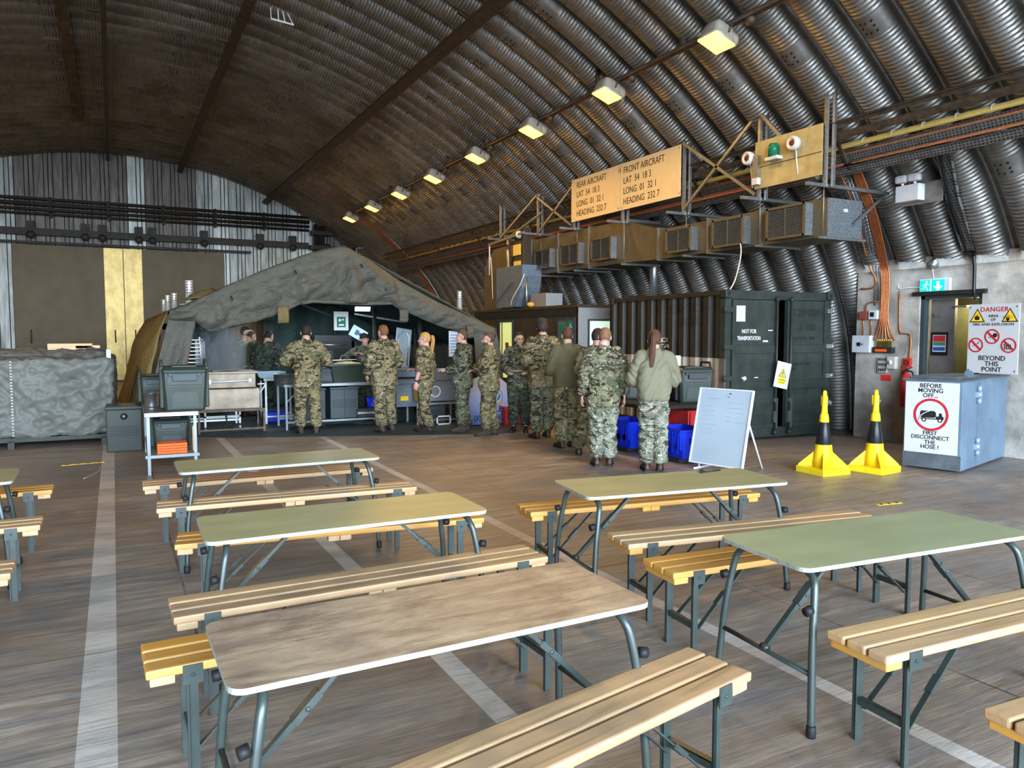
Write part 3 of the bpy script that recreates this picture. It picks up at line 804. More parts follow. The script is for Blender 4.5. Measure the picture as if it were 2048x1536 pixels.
    for sd in (-1, 1):
        q = A[sd]; sv = sleeve if isinstance(sleeve, str) else sleeve[0 if sd < 0 else 1]
        if sv == 'long': pts = [q[0] + V((-sd * .06, 0, .0)), q[0] + V((0, 0, -.01)), q[1], (q[1] + q[2]) / 2, q[2] - (q[2] - q[1]).normalized() * .01]; r_ = rs
        elif sv == 'rolled':
            k = q[1] + (q[2] - q[1]) * .16; pts = [q[0] + V((-sd * .06, 0, .0)), q[0], (q[0] + q[1]) / 2, q[1], k]; r_ = (rs[0], rs[1], rs[2] * 1.03, .064, .066)
        else:
            k = q[0] + (q[1] - q[0]) * .62; pts = [q[0] + V((-sd * .06, 0, .0)), q[0], (q[0] + k) / 2, k]; r_ = (rs[0], rs[1], rs[2], rs[2] * .98)
        smooth_tube(tb, pts, [v * B for v in r_])
        if top == 'smock' and sv == 'long':
            m_ = q[0] + (q[1] - q[0]) * .45; tb.ball(m_ + V((sd * .05, 0, 0)), .03, .055, .075)
    a, b = off(1.47)
    if top in ('smock', 'fleece', 'shirt'):
        hh = {'smock': .055, 'fleece': .06, 'shirt': .035}[top]
        tb.loft([ell(a, b + .004, 1.44, .092, .084), ell(a, b + .008, 1.47, .080, .080), ell(Hc.x * .5 + a * .5, b + .012, 1.47 + hh, .074, .078)])
    if hood:
        tb.ball((a, b - .095, 1.43), .125, .055, .075).ball((a, b - .10, 1.36), .085, .045, .07)
    if top == 'smock':
        for sd in (-1, 1): tb.ball((sd * .11, .135, .90), .06, .03, .08).ball((sd * .095, .135 + oy * .7, 1.27), .055, .025, .06)
    me = remesh(tb, .0125 * s, 2, .5); wrinkle(me, .034 if top in ('smock', 'shirt') else .024, seed, fz=10, fxy=4.5)
    put({'smock': 'smock', 'fleece': 'jacket', 'shirt': 'shirt', 'tee': 't_shirt'}[top], me, tm, root)
    lb = MB(S)
    lb.loft([ell(0, 0, .84, .165 * wx, .125), ell(0, 0, .92, .172 * wx, .132), ell(0, 0, .99, .160 * wx, .122), ell(0, 0, 1.03, .155 * wx, .118)])
    for sd in (-1, 1):
        hp, kn, an = legs[sd]; d = (an - kn).normalized()
        smooth_tube(lb, [hp + V((0, -.005, .02)), (hp + kn) / 2, kn, (kn + an) / 2, an + V((0, -.012, .085)), an + V((0, -.008, .035))], [.105, .099, .084, .080, .080, .070], 16)
        lb.ball((hp + kn) / 2 + V((sd * .075, 0, .02)), .03, .065, .085)
    me = remesh(lb, .0125 * s, 2, .5); wrinkle(me, .032, seed + 5, fz=11, fxy=4.5)
    put('trousers', me, bm_, root)
    if belt:
        a, b = off(1.01); MB(S).loft([ell(a, b, .985, .180 * wx, .140, 24), ell(a, b, .99, .186 * wx, .146, 24), ell(a, b, 1.025, .186 * wx, .146, 24), ell(a, b, 1.03, .178 * wx, .138, 24)]).build('belt', K['black'], root)
    if watch:
        q = A[-1]; c = q[1] + (q[2] - q[1]) * .9; d = (q[2] - q[1]).normalized()
        MB(S).tube([c - d * .012, c + d * .012], .036, 14).build('wristwatch', K['black'], root)
    bmt = SKIN['boot_' + boots]
    for sd in (-1, 1):
        hp, kn, an = legs[sd]; x, y = an.x, an.y; yaw = sd * R(8)
        T = S @ Matrix.Translation((x, y, 0)) @ Matrix.Rotation(-yaw, 4, 'Z')
        bb = MB(T)
        rings = []
        for yy, w_, z1 in ((-.075, .022, .05), (-.07, .034, .075), (-.03, .040, .10), (.03, .042, .105), (.09, .046, .085), (.15, .046, .066), (.185, .036, .055), (.20, .016, .04)):
            rings.append([(w_ * math.cos(t), yy, .012 + (z1 - .012) * (.5 + .5 * math.sin(t))) for t in [2 * PI * k / 16 for k in range(16)]])
        bb.loft(rings); bb.tube([(0, -.022, .06), (0, -.018, .12), (0, -.012, .2)], [.045, .05, .05], 14)
        bo = put('boot', remesh(bb, .008 * s, 3), bmt, root)
        so = MB(T)
        out = [(-.034, -.07), (-.04, -.02), (-.04, .05), (-.049, .11), (-.044, .165), (-.02, .205), (.02, .205), (.044, .165), (.049, .11), (.04, .05), (.04, -.02), (.034, -.07)]
        so.prism(out, .024, 0, 'xy', 0); so.build('sole', K['black'], bo)
    return root

def at_depth(px, Y): return gy(px, 800, Y).x
def people():
    def skin(n, c): 
        m = mat('skin_' + n, c, .5, 0, .08, (20, 20, 20)); m.node_tree.nodes['Principled BSDF'].inputs['Subsurface Weight'].default_value = .08
        m.node_tree.nodes['Principled BSDF'].inputs['Subsurface Radius'].default_value = (.01, .004, .002); SKIN[n] = m
    skin('fair', (.46, .265, .19)); skin('pink', (.52, .28, .24)); skin('tan', (.50, .30, .21))
    SKIN['eye'] = mat('eye_white', (.36, .32, .30), .4); SKIN['iris'] = mat('dark_iris', (.03, .02, .015), .3); SKIN['lips'] = mat('lips', (.50, .20, .17), .5)
    SKIN['boot_brown'] = mat('dark_brown_leather', (.035, .019, .014), .38, 0, .3); SKIN['boot_suede'] = mat('brown_suede', (.058, .040, .030), .8, 0, .25); SKIN['boot_black'] = mat('black_leather', (.02, .018, .018), .35)
    def hairm(n, c):
        m, nt, b = _new('hair_' + n); f = noise_fac(nt, coords(nt, (60, 60, 9)), 1.5, 4, .7)
        nt.links.new(ramp(nt, f, [(.3, tuple(x * .45 for x in c)), (.7, tuple(x * 1.15 for x in c))]), b.inputs['Base Color']); b.inputs['Roughness'].default_value = .65; b.inputs['Specular IOR Level'].default_value = .2; bump(nt, b, f, .003)
        return m
    dark, brown, ginger, blond, red_brown, vdark = hairm('dark', (.04, .028, .022)), hairm('brown', (.095, .056, .034)), hairm('ginger_brown', (.20, .085, .036)), hairm('blond', (.52, .28, .09)), hairm('auburn', (.10, .045, .028)), hairm('black', (.026, .02, .018))
    MTP = dict(base=(.205, .165, .085), green=(.10, .098, .05), brown=(.035, .026, .016), cream=(.42, .36, .24))
    c1 = camo('tan_green_camouflage', **MTP); c2 = camo('tan_green_camouflage_fine', sc=1.2, **MTP)
    cg = camo('washed_green_camouflage', (.125, .125, .078), (.062, .07, .042), (.026, .023, .017), (.36, .34, .25)); cd = camo('dark_green_camouflage', (.055, .065, .043), (.03, .038, .027), (.014, .014, .012), (.16, .165, .12))
    cp = camo('pale_grey_green_camouflage', (.235, .235, .175), (.125, .13, .09), (.05, .042, .03), (.56, .54, .44), sc=1.1)
    olive = mat('olive_softshell', (.095, .082, .042), .75, 0, .1); olive2 = mat('khaki_green_softshell', (.165, .152, .098), .75, 0, .1); tee = mat('olive_cotton', (.065, .078, .045), .85, 0, .1)
    X = at_depth
    person('person in green T-shirt facing out between the tent cooks, face turned to the light', (X(492, 17.2), 17.2, 0), 150, 1.80, ('front', 'frontlow'), top='tee', sleeve='short', tm=tee, bm_=cd, hair=vdark, hairlen=.02, fade=True, head=(-38, 5, 0), seed=1.1)
    person('person in olive T-shirt leaning over the pans, back half turned, short brown hair', (X(486, 15.9), 15.9, 0), 62, 1.77, ('reach', 'reach'), lean=(0, .16), top='tee', sleeve='short', tm=tee, bm_=cd, hair=brown, hairlen=.012, fade=True, head=(10, 15, 0), seed=2.1)
    person('person in dark green camouflage and black belt reaching right inside the tent', (X(527, 15.1), 15.1, 0), 42, 1.75, ('frontlow', 'reach'), lean=(.05, .10), top='shirt', sleeve=('long', 'rolled'), tm=cd, bm_=cd, hair=vdark, hairlen=.012, fade=True, belt=True, head=(8, 8, 0), seed=3.3, boots='black')
    person('person in tan camouflage smock seen from behind at the left end of the serving table', (2.83, 12.75, 0), 6, 1.80, ('wide', 'wide'), stance=((-.115, 0), (.135, -.02)), tm=c1, bm_=c1, hair=vdark, hairlen=.014, fade=True, seed=4.4, bulk=1.05, boots='suede', head=(0, 8, 0))
    person('cook behind the serving table in dark cap, one hand raised to the chest', (X(731, 14.35), 14.35, 0), 200, 1.66, ('frontlow', 'raise'), tm=cg, bm_=cd, top='shirt', hair=vdark, hairlen=.02, cap=K['black'], female=True, head=(-18, 10, 6), seed=5.2)
    person('person with ginger crop and hooded camouflage smock, back to us at the serving table', (4.03, 12.35, 0), -6, 1.80, (((.25, .0, 1.15), (.25, .12, .96), (-.1, .5, -.85)), 'front'), stance=((-.08, -.04), (.17, .10)), tm=c1, bm_=c2, hair=ginger, hairlen=.016, fade=True, hood=True, seed=6.7, bulk=1.06, head=(-12, 3, 0), boots='suede')
    person('woman with long blond ponytail, rolled sleeves and black watch, walking to the tent', (4.62, 11.95, 0), -42, 1.68, (((.235, -.02, 1.15), (.235, .06, .90), (0, .15, -1)), 'front'), stance=((-.03, -.06), (.07, .10)), tm=c2, bm_=c2, top='shirt', sleeve=('rolled', 'rolled'), female=True, hair=blond, hairlen=.014, watch=True, belt=True, glasses=True, skin='pink',
           pony=([(0, -.115, .165, .022), (0, -.150, .150, .028), (.0, -.150, .06, .034), (.0, -.130, -.06, .033), (.0, -.115, -.16, .024), (0, -.11, -.23, .006)], blond), head=(-22, 0, 0), seed=7.3)
    p8 = person('person in hooded camouflage smock holding a white plate beside the hot cupboard', (5.22, 11.75, 0), -62, 1.72, ('hold', 'hold'), stance=((-.06, .02), (.08, -.04)), tm=cg, bm_=cg, hair=brown, hairlen=.016, fade=True, hood=True, seed=8.9, head=(-8, 2, 0), boots='suede')
    person('bearded person in tan camouflage facing left in the queue by the banner', (5.40, 11.1, 0), -55, 1.68, ('fold', 'front'), stance=((-.10, .04), (.09, -.05)), tm=c1, bm_=c1, hair=brown, hairlen=.016, fade=True, beard=brown, seed=9.4, head=(-12, 0, 0), boots='suede')
    person('person in glasses and green camouflage smock carrying a plate towards us', (6.06, 11.3, 0), 214, 1.68, ('hold', 'hold'), tm=cg, bm_=cd, hair=dark, hairlen=.010, fade=True, glasses=True, beard=None, seed=10.2, head=(-22, 2, 0), boots='black')
    person('tall person with curly dark hair and tan camouflage, tallest of the queue', (6.02, 10.45, 0), 8, 1.88, ('front', 'front'), stance=((-.12, -.06), (.10, .04)), tm=c1, bm_=cg, hair=dark, hairlen=.03, hair_curl=.028, seed=11.7, head=(14, 2, 0), boots='brown')
    person('person in plain brown olive jacket and camouflage trousers, back to us in the queue', (5.80, 9.35, 0), 12, 1.75, ('front', 'front'), stance=((-.09, .0), (.10, .06)), tm=olive, bm_=c1, top='fleece', hair=red_brown, hairlen=.012, fade=True, seed=12.3, head=(4, 0, 0))
    person('dark haired person in tan camouflage stepping behind the pink necked person', (5.86, 8.72, 0), 40, 1.74, ('front', 'downf'), lean=(.02, .05), stance=((-.20, -.16), (.10, .12)), tm=c1, bm_=c1, top='shirt', hair=vdark, hairlen=.018, seed=13.1, head=(16, 8, 0))
    person('person with shaved ginger neck and camouflage jacket, both hands hanging free', (5.40, 7.85, 0), 30, 1.74, ('down', 'down'), stance=((-.085, .0), (.085, .02)), hairlen=.006, tm=camo('green_tan_camouflage', (.165, .15, .088), (.08, .085, .048), (.033, .026, .017), (.42, .38, .27), sc=1.2), bm_=cp, top='smock', hair=hairm('sandy_ginger', (.24, .12, .065)), fade=True, skin='pink', seed=14.6, head=(10, 12, 6), bulk=.98)
    person('woman with long auburn ponytail in khaki jacket and pale camouflage trousers', (5.74, 7.28, 0), 32, 1.70, ('fold', 'fold'), stance=((-.085, .0), (.085, .0)), tm=olive2, bm_=cp, top='fleece', female=True, hair=red_brown, hairlen=.018, seed=15.8, head=(8, 2, 0), bulk=1.06,
           pony=([(0, -.110, .18, .022), (0, -.150, .17, .028), (-.005, -.165, .09, .036), (-.012, -.165, -.05, .034), (-.02, -.16, -.17, .022), (-.03, -.16, -.23, .005)], red_brown))
    # plates of food
    for lb_, c in (('white plate held over the hot cupboard by the person with the hood', (4.91, 11.90, 1.05)), ('white plate held by the person in glasses', (5.84, 11.0, 1.038))):
        t = MB().lathe([(.0, 0), (.07, 0), (.115, .016), (.118, .02), (.07, .008), (0, .007)], 28, (0, 0, 0)).build('plate', K['white'], None, c)
        tag(t, lb_, 'plate', 'plates of food in the queue')
# ---------------------------------------------------------------- right hand side of the hall
W90 = -PI / 2          # local x runs towards the viewer's right along the wall, local -y faces the hall
def wall_thing(name, label, cat, p, group=None): return thing(name, label, cat, p, W90, group)
def lamps():
    def rail():
        x, z = 7.15, 5.62
        mb = MB().box(-.03, -3, -.03, .03, 26.2, .04).tube([(-.07, -3, -.02), (-.07, 26.2, -.02)], .022, 8)
        for k in range(14): mb.box(-.03, -2 + k * 2.1, 0, .03, -1.95 + k * 2.1, .34)
        o = mb.build('lamp_rail', K['rust_steel'], None, (x, 0, z)); tag(o, 'rusty brown rail carrying the row of orange ceiling lamps', 'rail')
        MB().tube([(.055, -3, .0), (.055, 26.2, .0)], .02, 8).build('conduit', K['copper'], o)
        for k in range(8):
            y = 7.68 + k * 2.456 - .42
            MB().lathe([(0, -.06), (.06, -.05), (.075, 0), (.06, .05), (0, .06)], 14, (0, y, -.06), axis='x').build('junction_box', K['rust_steel'], o)
    rail()
    body = mat('pale_lamp_housing', (.50, .45, .38), .5, .2, .2)
    first = None
    names = ['nearest and largest', 'second nearest', 'third nearest', 'fourth nearest', 'fifth nearest', 'sixth nearest', 'second farthest', 'farthest']
    for side in (1, -1):
        for i in range(8):
            if side < 0 and i not in (1, 3, 5, 7): continue
            x = XC + side * (7.02 - XC); y = 7.68 + i * 2.456; z = 1.66 + (5.24 - 1.66) * 1.05
            loc = (x - side * .02, y, z)
            lab = ('%s of the orange sodium lamps under the arch' % names[i]) if side > 0 else 'orange sodium lamp in the row on the left side of the arch'
            if first is None:
                t = first = thing('sodium_lamp', lab, 'lamp', loc, 0, 'sodium lamps along the arch')
                mb = MB(); rings = []
                for w_, d_, zz in ((.10, .10, .20), (.15, .14, .17), (.17, .17, .08), (.19, .19, .0), (.20, .20, -.02)):
                    rings.append(ell(-.02 * (zz > .05), 0, zz, w_, d_, 20, 5))
                mb.loft(rings); mb.build('housing', body, t)
                MB().lathe([(0, -.10), (.085, -.10), (.11, -.04), (.11, .06), (.06, .12), (0, .12)], 18, (.17, 0, .12), axis='x').build('gear_case', body, t)
                MB().prism([(-.17, -.17), (.17, -.17), (.17, .17), (-.17, .17)], -.02, 0, 'xy', -.022).build('lens', K['yellow_glass'], t)
                MB().tube([(.0, -.2, .05), (.02, -.2, .24), (.02, .2, .24), (.0, .2, .05)], .012, 6).tube([(.1, 0, .2), (.12, 0, .3)], .02, 6).build('bracket', K['rust_steel'], t)
            else:
                t = dup(first, loc, 0.0, lab)
            t.rotation_euler = (0, R(20 * side), 0 if side > 0 else 0)
            l = bpy.data.lights.new('sodium_light', 'AREA'); l.shape = 'SQUARE'; l.size = .3; l.color = (1, .56, .13); l.energy = LAMP * (1.0 if side > 0 else 2.0)
            o = bpy.data.objects.new('sodium_light', l); COL.objects.link(o); o.location = V(loc) + V((-.016 * side, 0, -.06)); o.rotation_euler = (0, R(20 * side), 0)
            q = bpy.data.lights.new('sodium_bulb', 'POINT'); q.color = (1, .50, .09); q.energy = LAMP * .2; q.shadow_soft_size = .09; qo = bpy.data.objects.new('sodium_bulb', q); COL.objects.link(qo); qo.location = V(loc) + V((-.06 * side, 0, -.16))

def tri(cx, cz, r): return [(cx + r * math.sin(2 * PI * k / 3), cz + r * math.cos(2 * PI * k / 3)) for k in range(3)]
def ring(mb, cx, cz, r0, r1, d, o, n=36, mi=0):
    a, b = circle(r0, n, cx, cz), circle(r1, n, cx, cz)
    for k in range(n):
        l = (k + 1) % n; mb.prism([a[k], b[k], b[l], a[l]], d, mi, 'xz', o)
    return mb
def prohib(parent, cx, cz, r, y):
    mb = ring(MB(), cx, cz, r * .82, r, -.002, y); c = r * .86 * .707; w = r * .09
    mb.prism([(cx - c - w, cz + c - w), (cx - c + w, cz + c + w), (cx + c + w, cz - c + w), (cx + c - w, cz - c - w)], -.0025, 0, 'xz', y)
    return mb.build('prohibition_ring', K['signred'], parent)

def services():
    # perforated trays, angles, cables along the arch
    m, nt, b = _new('perforated_galvanised_tray')
    tc = N(nt, 'ShaderNodeTexCoord'); sp = N(nt, 'ShaderNodeSeparateXYZ'); nt.links.new(tc.outputs['Object'], sp.inputs[0])
    fy = math_(nt, 'ABSOLUTE', math_(nt, 'SUBTRACT', math_(nt, 'FRACT', math_(nt, 'MULTIPLY', sp.outputs[1], 22.0)), .5)); fz = math_(nt, 'ABSOLUTE', math_(nt, 'SUBTRACT', math_(nt, 'FRACT', math_(nt, 'MULTIPLY', sp.outputs[2], 30.0)), .5))
    hole = math_(nt, 'MULTIPLY', math_(nt, 'LESS_THAN', fy, .26), math_(nt, 'LESS_THAN', fz, .22))
    f = noise_fac(nt, coords(nt, (5, 5, 5)), 2, 4)
    nt.links.new(mix(nt, hole, ramp(nt, f, [(.3, (.16, .15, .14)), (.7, (.27, .26, .25))]), (.02, .02, .02)), b.inputs['Base Color']); b.inputs['Metallic'].default_value = .6; b.inputs['Roughness'].default_value = .5
    K['tray'] = m
    def along(name, label, cat, mb, m_, x, z, tilt=0):
        o = mb.build(name, m_, None, (x, 0, z)); o.rotation_euler = (0, tilt, 0); return tag(o, label, cat)
    tl = R(-28)
    along('cable_tray', 'perforated grey cable tray along the arch under the yellow cables, upper of two', 'cable tray', MB().box(0, -1, 0, .006, 26, .15).box(-.03, -1, .14, .006, 26, .15).box(-.03, -1, 0, .006, 26, .01), K['tray'], 9.06, 4.025, tl)
    along('cable_tray', 'perforated grey cable tray along the arch under the copper cables, lower of two', 'cable tray', MB().box(0, -1, 0, .006, 26, .115).box(-.03, -1, .105, .006, 26, .115).box(-.03, -1, 0, .006, 26, .01), K['tray'], 9.12, 3.87, tl)
    along('angle_rail', 'dark steel angle rail above the yellow cables, upper of two', 'rail', MB().box(-.02, -1, 0, .02, 26.2, .075).box(-.05, -1, .065, .02, 26.2, .075), K['rust_steel'], 8.64, 4.41, R(-30))
    along('angle_rail', 'dark steel angle rail above the yellow cables, lower of two', 'rail', MB().box(-.02, -1, 0, .02, 26.2, .085).box(-.05, -1, .0, .02, 26.2, .01), K['rust_steel'], 8.67, 4.25, R(-30))
    for k in range(9):
        s0 = MB().bar((8.64, 1.5 + k * 2.9, 4.50), (9.16, 1.5 + k * 2.9, 3.86), .05, .03).build('cross_strap', K['rust_steel'])
        tag(s0, 'brown steel strap crossing behind the rails and cable trays', 'strap', 'straps behind the cable trays')
    yc = mat('yellow_cable_sheath', (.46, .34, .10), .5, 0, .15)
    def rope(y0, y1):
        mb = MB()
        for k in range(6):
            a = PI * k / 5; mb.tube([(.03 * math.cos(a) - .01, y0, .035 * math.sin(a)), (.03 * math.cos(a) - .01, y1, .035 * math.sin(a))], .015, 6)
        return mb
    o = rope(-1, 26).build('cable_bundle', yc, None, (8.95, 0, 4.20)); tag(o, 'bundle of yellow cables tied along the arch with white ties', 'cable')
    for k in range(60):
        y = -.6 + k * .42
        if y > 22: break
        MB().tube([(-.055, y, -.0), (-.04, y, .05), (0, y, .065), (.03, y, .05)], .011, 6).build('cable_tie', K['white'], o)
    mb = MB()
    for k in range(4): mb.tube([(0.012 * k, 7.7 if k < 2 else -1, .022 * k), (.012 * k, 26, .022 * k)], .0115, 6)
    tag(mb.build('copper_cable_run', K['copper'], None, (9.02, 0, 3.95)), 'bright copper coloured cables running along the lower tray', 'cable')
    tag(MB().tube([(0, -1, 0), (0, 26, 0)], .012, 6).tube([(.01, -1, .03), (.01, 26, .03)], .010, 6).build('copper_cable_run', K['copper'], None, (9.01, 0, 4.13)), 'thin copper cables directly below the yellow bundle', 'cable')
    # cable drop to the pier
    key = [gx(1700, 322, 9.12), gx(1714, 345, 9.28), gx(1745, 430, 9.72), gx(1765, 520, 10.40), gx(1771, 560, 10.50), gx(1768, 640, 10.52), gx(1768, 676, 10.54)]
    mb = MB()
    for k in range(6):
        dy = (k - 2.5) * -.026
        P = [V(p) + V((0, dy, 0)) for p in key]
        P[-1] += V((0, dy * 1.6, -.02)); P.append(V((10.54, P[-1].y, 1.60)))
        q = cr([tuple(p) for p in P], 4); mb.tube([tuple(v) for v in q], .0125, 6)
    o = mb.build('copper_cable_drop', K['copper']); tag(o, 'thick band of copper cables dropping to the switch box on the pier', 'cable')
    mb = MB()
    for k in range(3):
        dy = .10 + k * .05
        P = [V(p) + V((.03, dy, .0)) for p in key[1:5]] + [V((10.55, key[4].y + dy, 2.2 - .05 * k))]
        mb.tube([tuple(p) for p in P], .012, 6)
    tag(mb.build('conduit_drop', K['galv']), 'grey steel conduits beside the copper cable band', 'conduit')
    P = [V(p) + V((-.0, .26, .0)) for p in (key[0] + V((0, .1, .1)), key[1], key[2], key[3])] + [gx(1752, 560, 10.5), gx(1745, 575, 10.52), gx(1722, 578, 10.54)]
    tag(MB().tube([tuple(v) for v in cr([tuple(p) for p in P], 4)], .016, 7).build('copper_pipe', K['copper']), 'single copper pipe left of the cable band, hooking left on the pier', 'pipe')
    kt = [gx(1885, 290, 9.3), gx(1905, 395, 9.85), gx(1938, 500, 10.42)]
    mb = MB()
    for a, b_ in zip(kt[:-1], kt[1:]): mb.bar(a, b_, .16, .01, 0, (1, 0, .6)); mb.bar(a + V((0, -.08, 0)), b_ + V((0, -.08, 0)), .012, .05, 0, (1, 0, .6)); mb.bar(a + V((0, .08, 0)), b_ + V((0, .08, 0)), .012, .05, 0, (1, 0, .6))
    tag(mb.build('cable_ladder', K['tray']), 'grey tray dropping from the lower cable tray to the door lintel', 'cable tray')
    P = [gx(1690, 330, 9.05), gx(1800, 300, 9.10), gx(1855, 283, 9.12), gx(1874, 292, 9.2), gx(1897, 390, 9.75), gx(1932, 495, 10.40), gx(1948, 520, 10.5), gx(1948, 580, 10.52), gx(1952, 598, 10.5)]
    tag(MB().tube([tuple(v) for v in cr([tuple(p) for p in P], 5)], .024, 8).build('black_cable', K['black_gloss']), 'thick black cable bending down from the tray past the door', 'cable')
    # cables following the arch
    def arch_run(y, z0, z1, off):
        P = []
        for k in range(13):
            z = z0 + (z1 - z0) * k / 12; P.append(V((arch_x(z) - off, y, z)))
        return P
    P = arch_run(9.75, 5.75, 4.3, .33); tag(MB().tube([tuple(p) for p in P], .03, 8).build('conduit_drop', K['rust_steel']), 'brown conduit curving down the arch from the second lamp to the aircraft sign', 'conduit')
    P = arch_run(25.4, 6.3, 2.6, .36); mb = MB()
    for k in range(5): mb.tube([tuple(p + V((0, -.05 * k, 0))) for p in P], .02, 6)
    tag(mb.build('copper_cable_drop', K['copper']), 'copper cables running down the arch at the far end beside the last lamp', 'cable'); P = arch_run(25.0, 6.4, 2.6, .36); tag(MB().tube([tuple(p) for p in P], .05, 6).build('conduit_drop', K['galv']), 'grey conduit running down the arch beside the farthest lamp', 'conduit')
    q = ray(560, 38); t_ = 11.8; p = C0 + q * (t_ / q.y)
    mb = MB().bar((-.13, 0, -.02), (.20, 0, -.05), .02, .025).bar((-.02, 0, -.02), (-.03, 0, .13), .015, .015).bar((.07, 0, -.03), (.04, 0, .12), .015, .015).bar((.19, 0, -.05), (.11, 0, .1), .012, .012).bar((-.13, 0, -.02), (-.13, 0, .14), .012, .012)
    tag(mb.build('pale_bracket', K['paper'], None, tuple(p)), 'pale bent bracket hanging from the ceiling near the top of the photo', 'bracket')
    # hanging strut frames
    X0 = 8.52
    def frame(name_i, y, z0, z1, lab, diag=()):
        t = thing('strut_frame', lab, 'frame', (X0, y, 0), 0, 'strut frames hanging from the arch')
        MB().box(-.025, -.025, z0, .02, .02, z1).box(.05, -.09, z0, .09, -.05, z1 - .02).build('upright', K['galv'], t)
        MB().bar((-.35, .0, z0 + .02), (1.35, 0, z0 + .02), .045, .045).build('cross_arm', K['galv'], t)
        MB().bar((.05, 0, z1 - .1), (.85, 0, z0 + .55), .035, .035).bar((.6, 0, z0 - .45), (1.25, 0, z0 + .02), .03, .03).build('stay', K['galv'], t)
        for (ya, za, yb, zb) in diag: MB().bar((-.03, ya - y, za), (-.03, yb - y, zb), .03, .045).build('diagonal_brace', K['galv'], t)
        return t
    frame(0, 7.22, 3.62, 4.95, 'strut frame at the right end of the yellow board')
    frame(1, 8.40, 3.62, 4.95, 'strut frame at the left end of the yellow board', [(8.40, 4.9, 10.05, 3.72), (7.3, 3.75, 8.35, 4.85)])
    frame(2, 10.08, 3.64, 4.86, 'strut frame at the right end of the aircraft sign', [(10.08, 4.82, 8.45, 3.72)])
    frame(3, 11.8, 3.72, 4.9, 'strut frame behind the middle of the aircraft sign')
    frame(4, 13.5, 3.8, 4.85, 'strut frame at the left end of the aircraft sign', [(13.5, 4.7, 14.95, 3.9)])
    frame(5, 15.0, 3.86, 4.8, 'strut frame second left of the aircraft sign', [(15.0, 4.7, 13.55, 3.9), (15., 4.75, 16.8, 4.0)])
    frame(6, 16.86, 3.95, 4.8, 'strut frame farthest from us beside the duct end')
    # aircraft sign
    s = wall_thing('aircraft_sign', 'cream sign giving rear and front aircraft positions', 'sign', (8.46, 13.51, 3.95))
    cream = mat('cream_sign_face', (.78, .60, .33), .45, .0, .05)
    W_ = 3.41
    MB().box(0, 0, 0, W_ / 2 - .004, .012, .85).build('panel', cream, s, label='left panel for the rear aircraft'); MB().box(W_ / 2 + .004, 0, .0, W_, .012, .85).build('panel', cream, s, label='right panel for the front aircraft')
    for x, ls in ((.20, ('REAR AIRCRAFT', 'LAT  54  18 3', 'LONG  01  32 1', 'HEADING  232 7')), (W_ / 2 + .10, ('FRONT AIRCRAFT', 'LAT  54  18 3', 'LONG  01  32 1', 'HEADING  232 7'))):
        for k, l in enumerate(ls): text(l, .17, K['signblack'], s, (x, -.001, .66 - k * .19), sx=.86, align='LEFT')
    text('15', .11, K['signblack'], s, (W_ / 2 - .02, -.001, .70), sx=.9)
    mb = MB()
    for x in (.03, W_ / 2 - .05, W_ / 2 + .05, W_ - .03):
        for z in (.05, .8): mb.tube([(x, -.006, z), (x, .0, z)], .012, 8)
    mb.build('screw', K['galv'], s)
    # yellow board with sounders and beacon
    s = wall_thing('equipment_board', 'yellowed plywood board hung on struts beside the aircraft sign', 'board', (8.46, 8.43, 3.78))
    MB().box(0, 0, .0, 1.2, .015, .68).build('panel', mat('yellowed_board', (.48, .39, .18), .5, .1, .25, (4, 4, 4)), s)
    MB().box(.0, -.004, .30, 1.2, 0, .312).build('batten', K['rust_steel'], s)
    g = wall_thing('green_beacon', 'green beacon lamp with white base on the yellow board', 'beacon', (8.40, 8.02, 4.12))
    MB().box(-.12, -.06, 0, .12, .06, .05, 0, .01).build('base', K['white'], g)
    MB().lathe([(.0, .05), (.075, .05), (.075, .2), (.06, .23), (0, .235)], 18).build('lens', mat('green_glass', (.01, .16, .09), .2), g)
    for lab, y, z, k in (('round white sounder at the left edge of the yellow board', 8.50, 4.24, 0), ('round white sounder right of the green beacon', 7.66, 4.28, 1)):
        u = wall_thing('sounder', lab, 'sounder', (8.40, y, z), 'white sounders on the yellow board')
        MB().lathe([(.03, .06), (.09, .05), (.1, 0), (.095, -.05), (.06, -.06), (.05, -.02), (.02, -.02), (0, -.03)], 22, axis='y').build('horn', K['white'], u)
        MB().tube([(0, -.03, 0), (0, -.05, 0)], .035, 12).build('driver', mat('dark_red_driver', (.16, .02, .02)) if 'dark_red_driver' not in bpy.data.materials else bpy.data.materials['dark_red_driver'], u)
        MB().tube([(.0, .04, -.05), (.0, .06, -.2), (0.03, .06, -.42)], .012, 6).build('lead', K['white'], u)
    bx = wall_thing('junction_box', 'small white box at the bottom left corner of the yellow board', 'box', (8.42, 8.36, 3.83)); MB().box(-.06, -.04, 0, .06, .03, .1, 0, .01).build('box', K['white'], bx); MB().box(-.05, -.035, .1, .05, .02, .42).build('trunking', K['galv'], bx)
    # ventilation duct with grilles
    t = thing('ventilation_duct', 'long brown and galvanised air duct hung below the aircraft sign', 'duct', (8.65, 0, 0))
    dm = mat('brown_lit_duct_sheet', (.155, .128, .078), .5, .45, .2, (3, 3, 3)); gm = mat('spangled_galvanised_sheet', (.28, .31, .34), .42, .75, .3, (45, 45, 45), thr=(.4, .6))  # duct brown holds the warm light on its front face as colour
    MB().box(0, 7.28, 2.98, .68, 10.88, 3.50).build('duct_section', dm, t); MB().box(0, 7.262, 2.98, .68, 7.28, 3.50).build('end_panel', gm, t); MB().box(.3, 7.255, 3.33, .38, 7.262, 3.37).build('label_plate', K['white'], t)
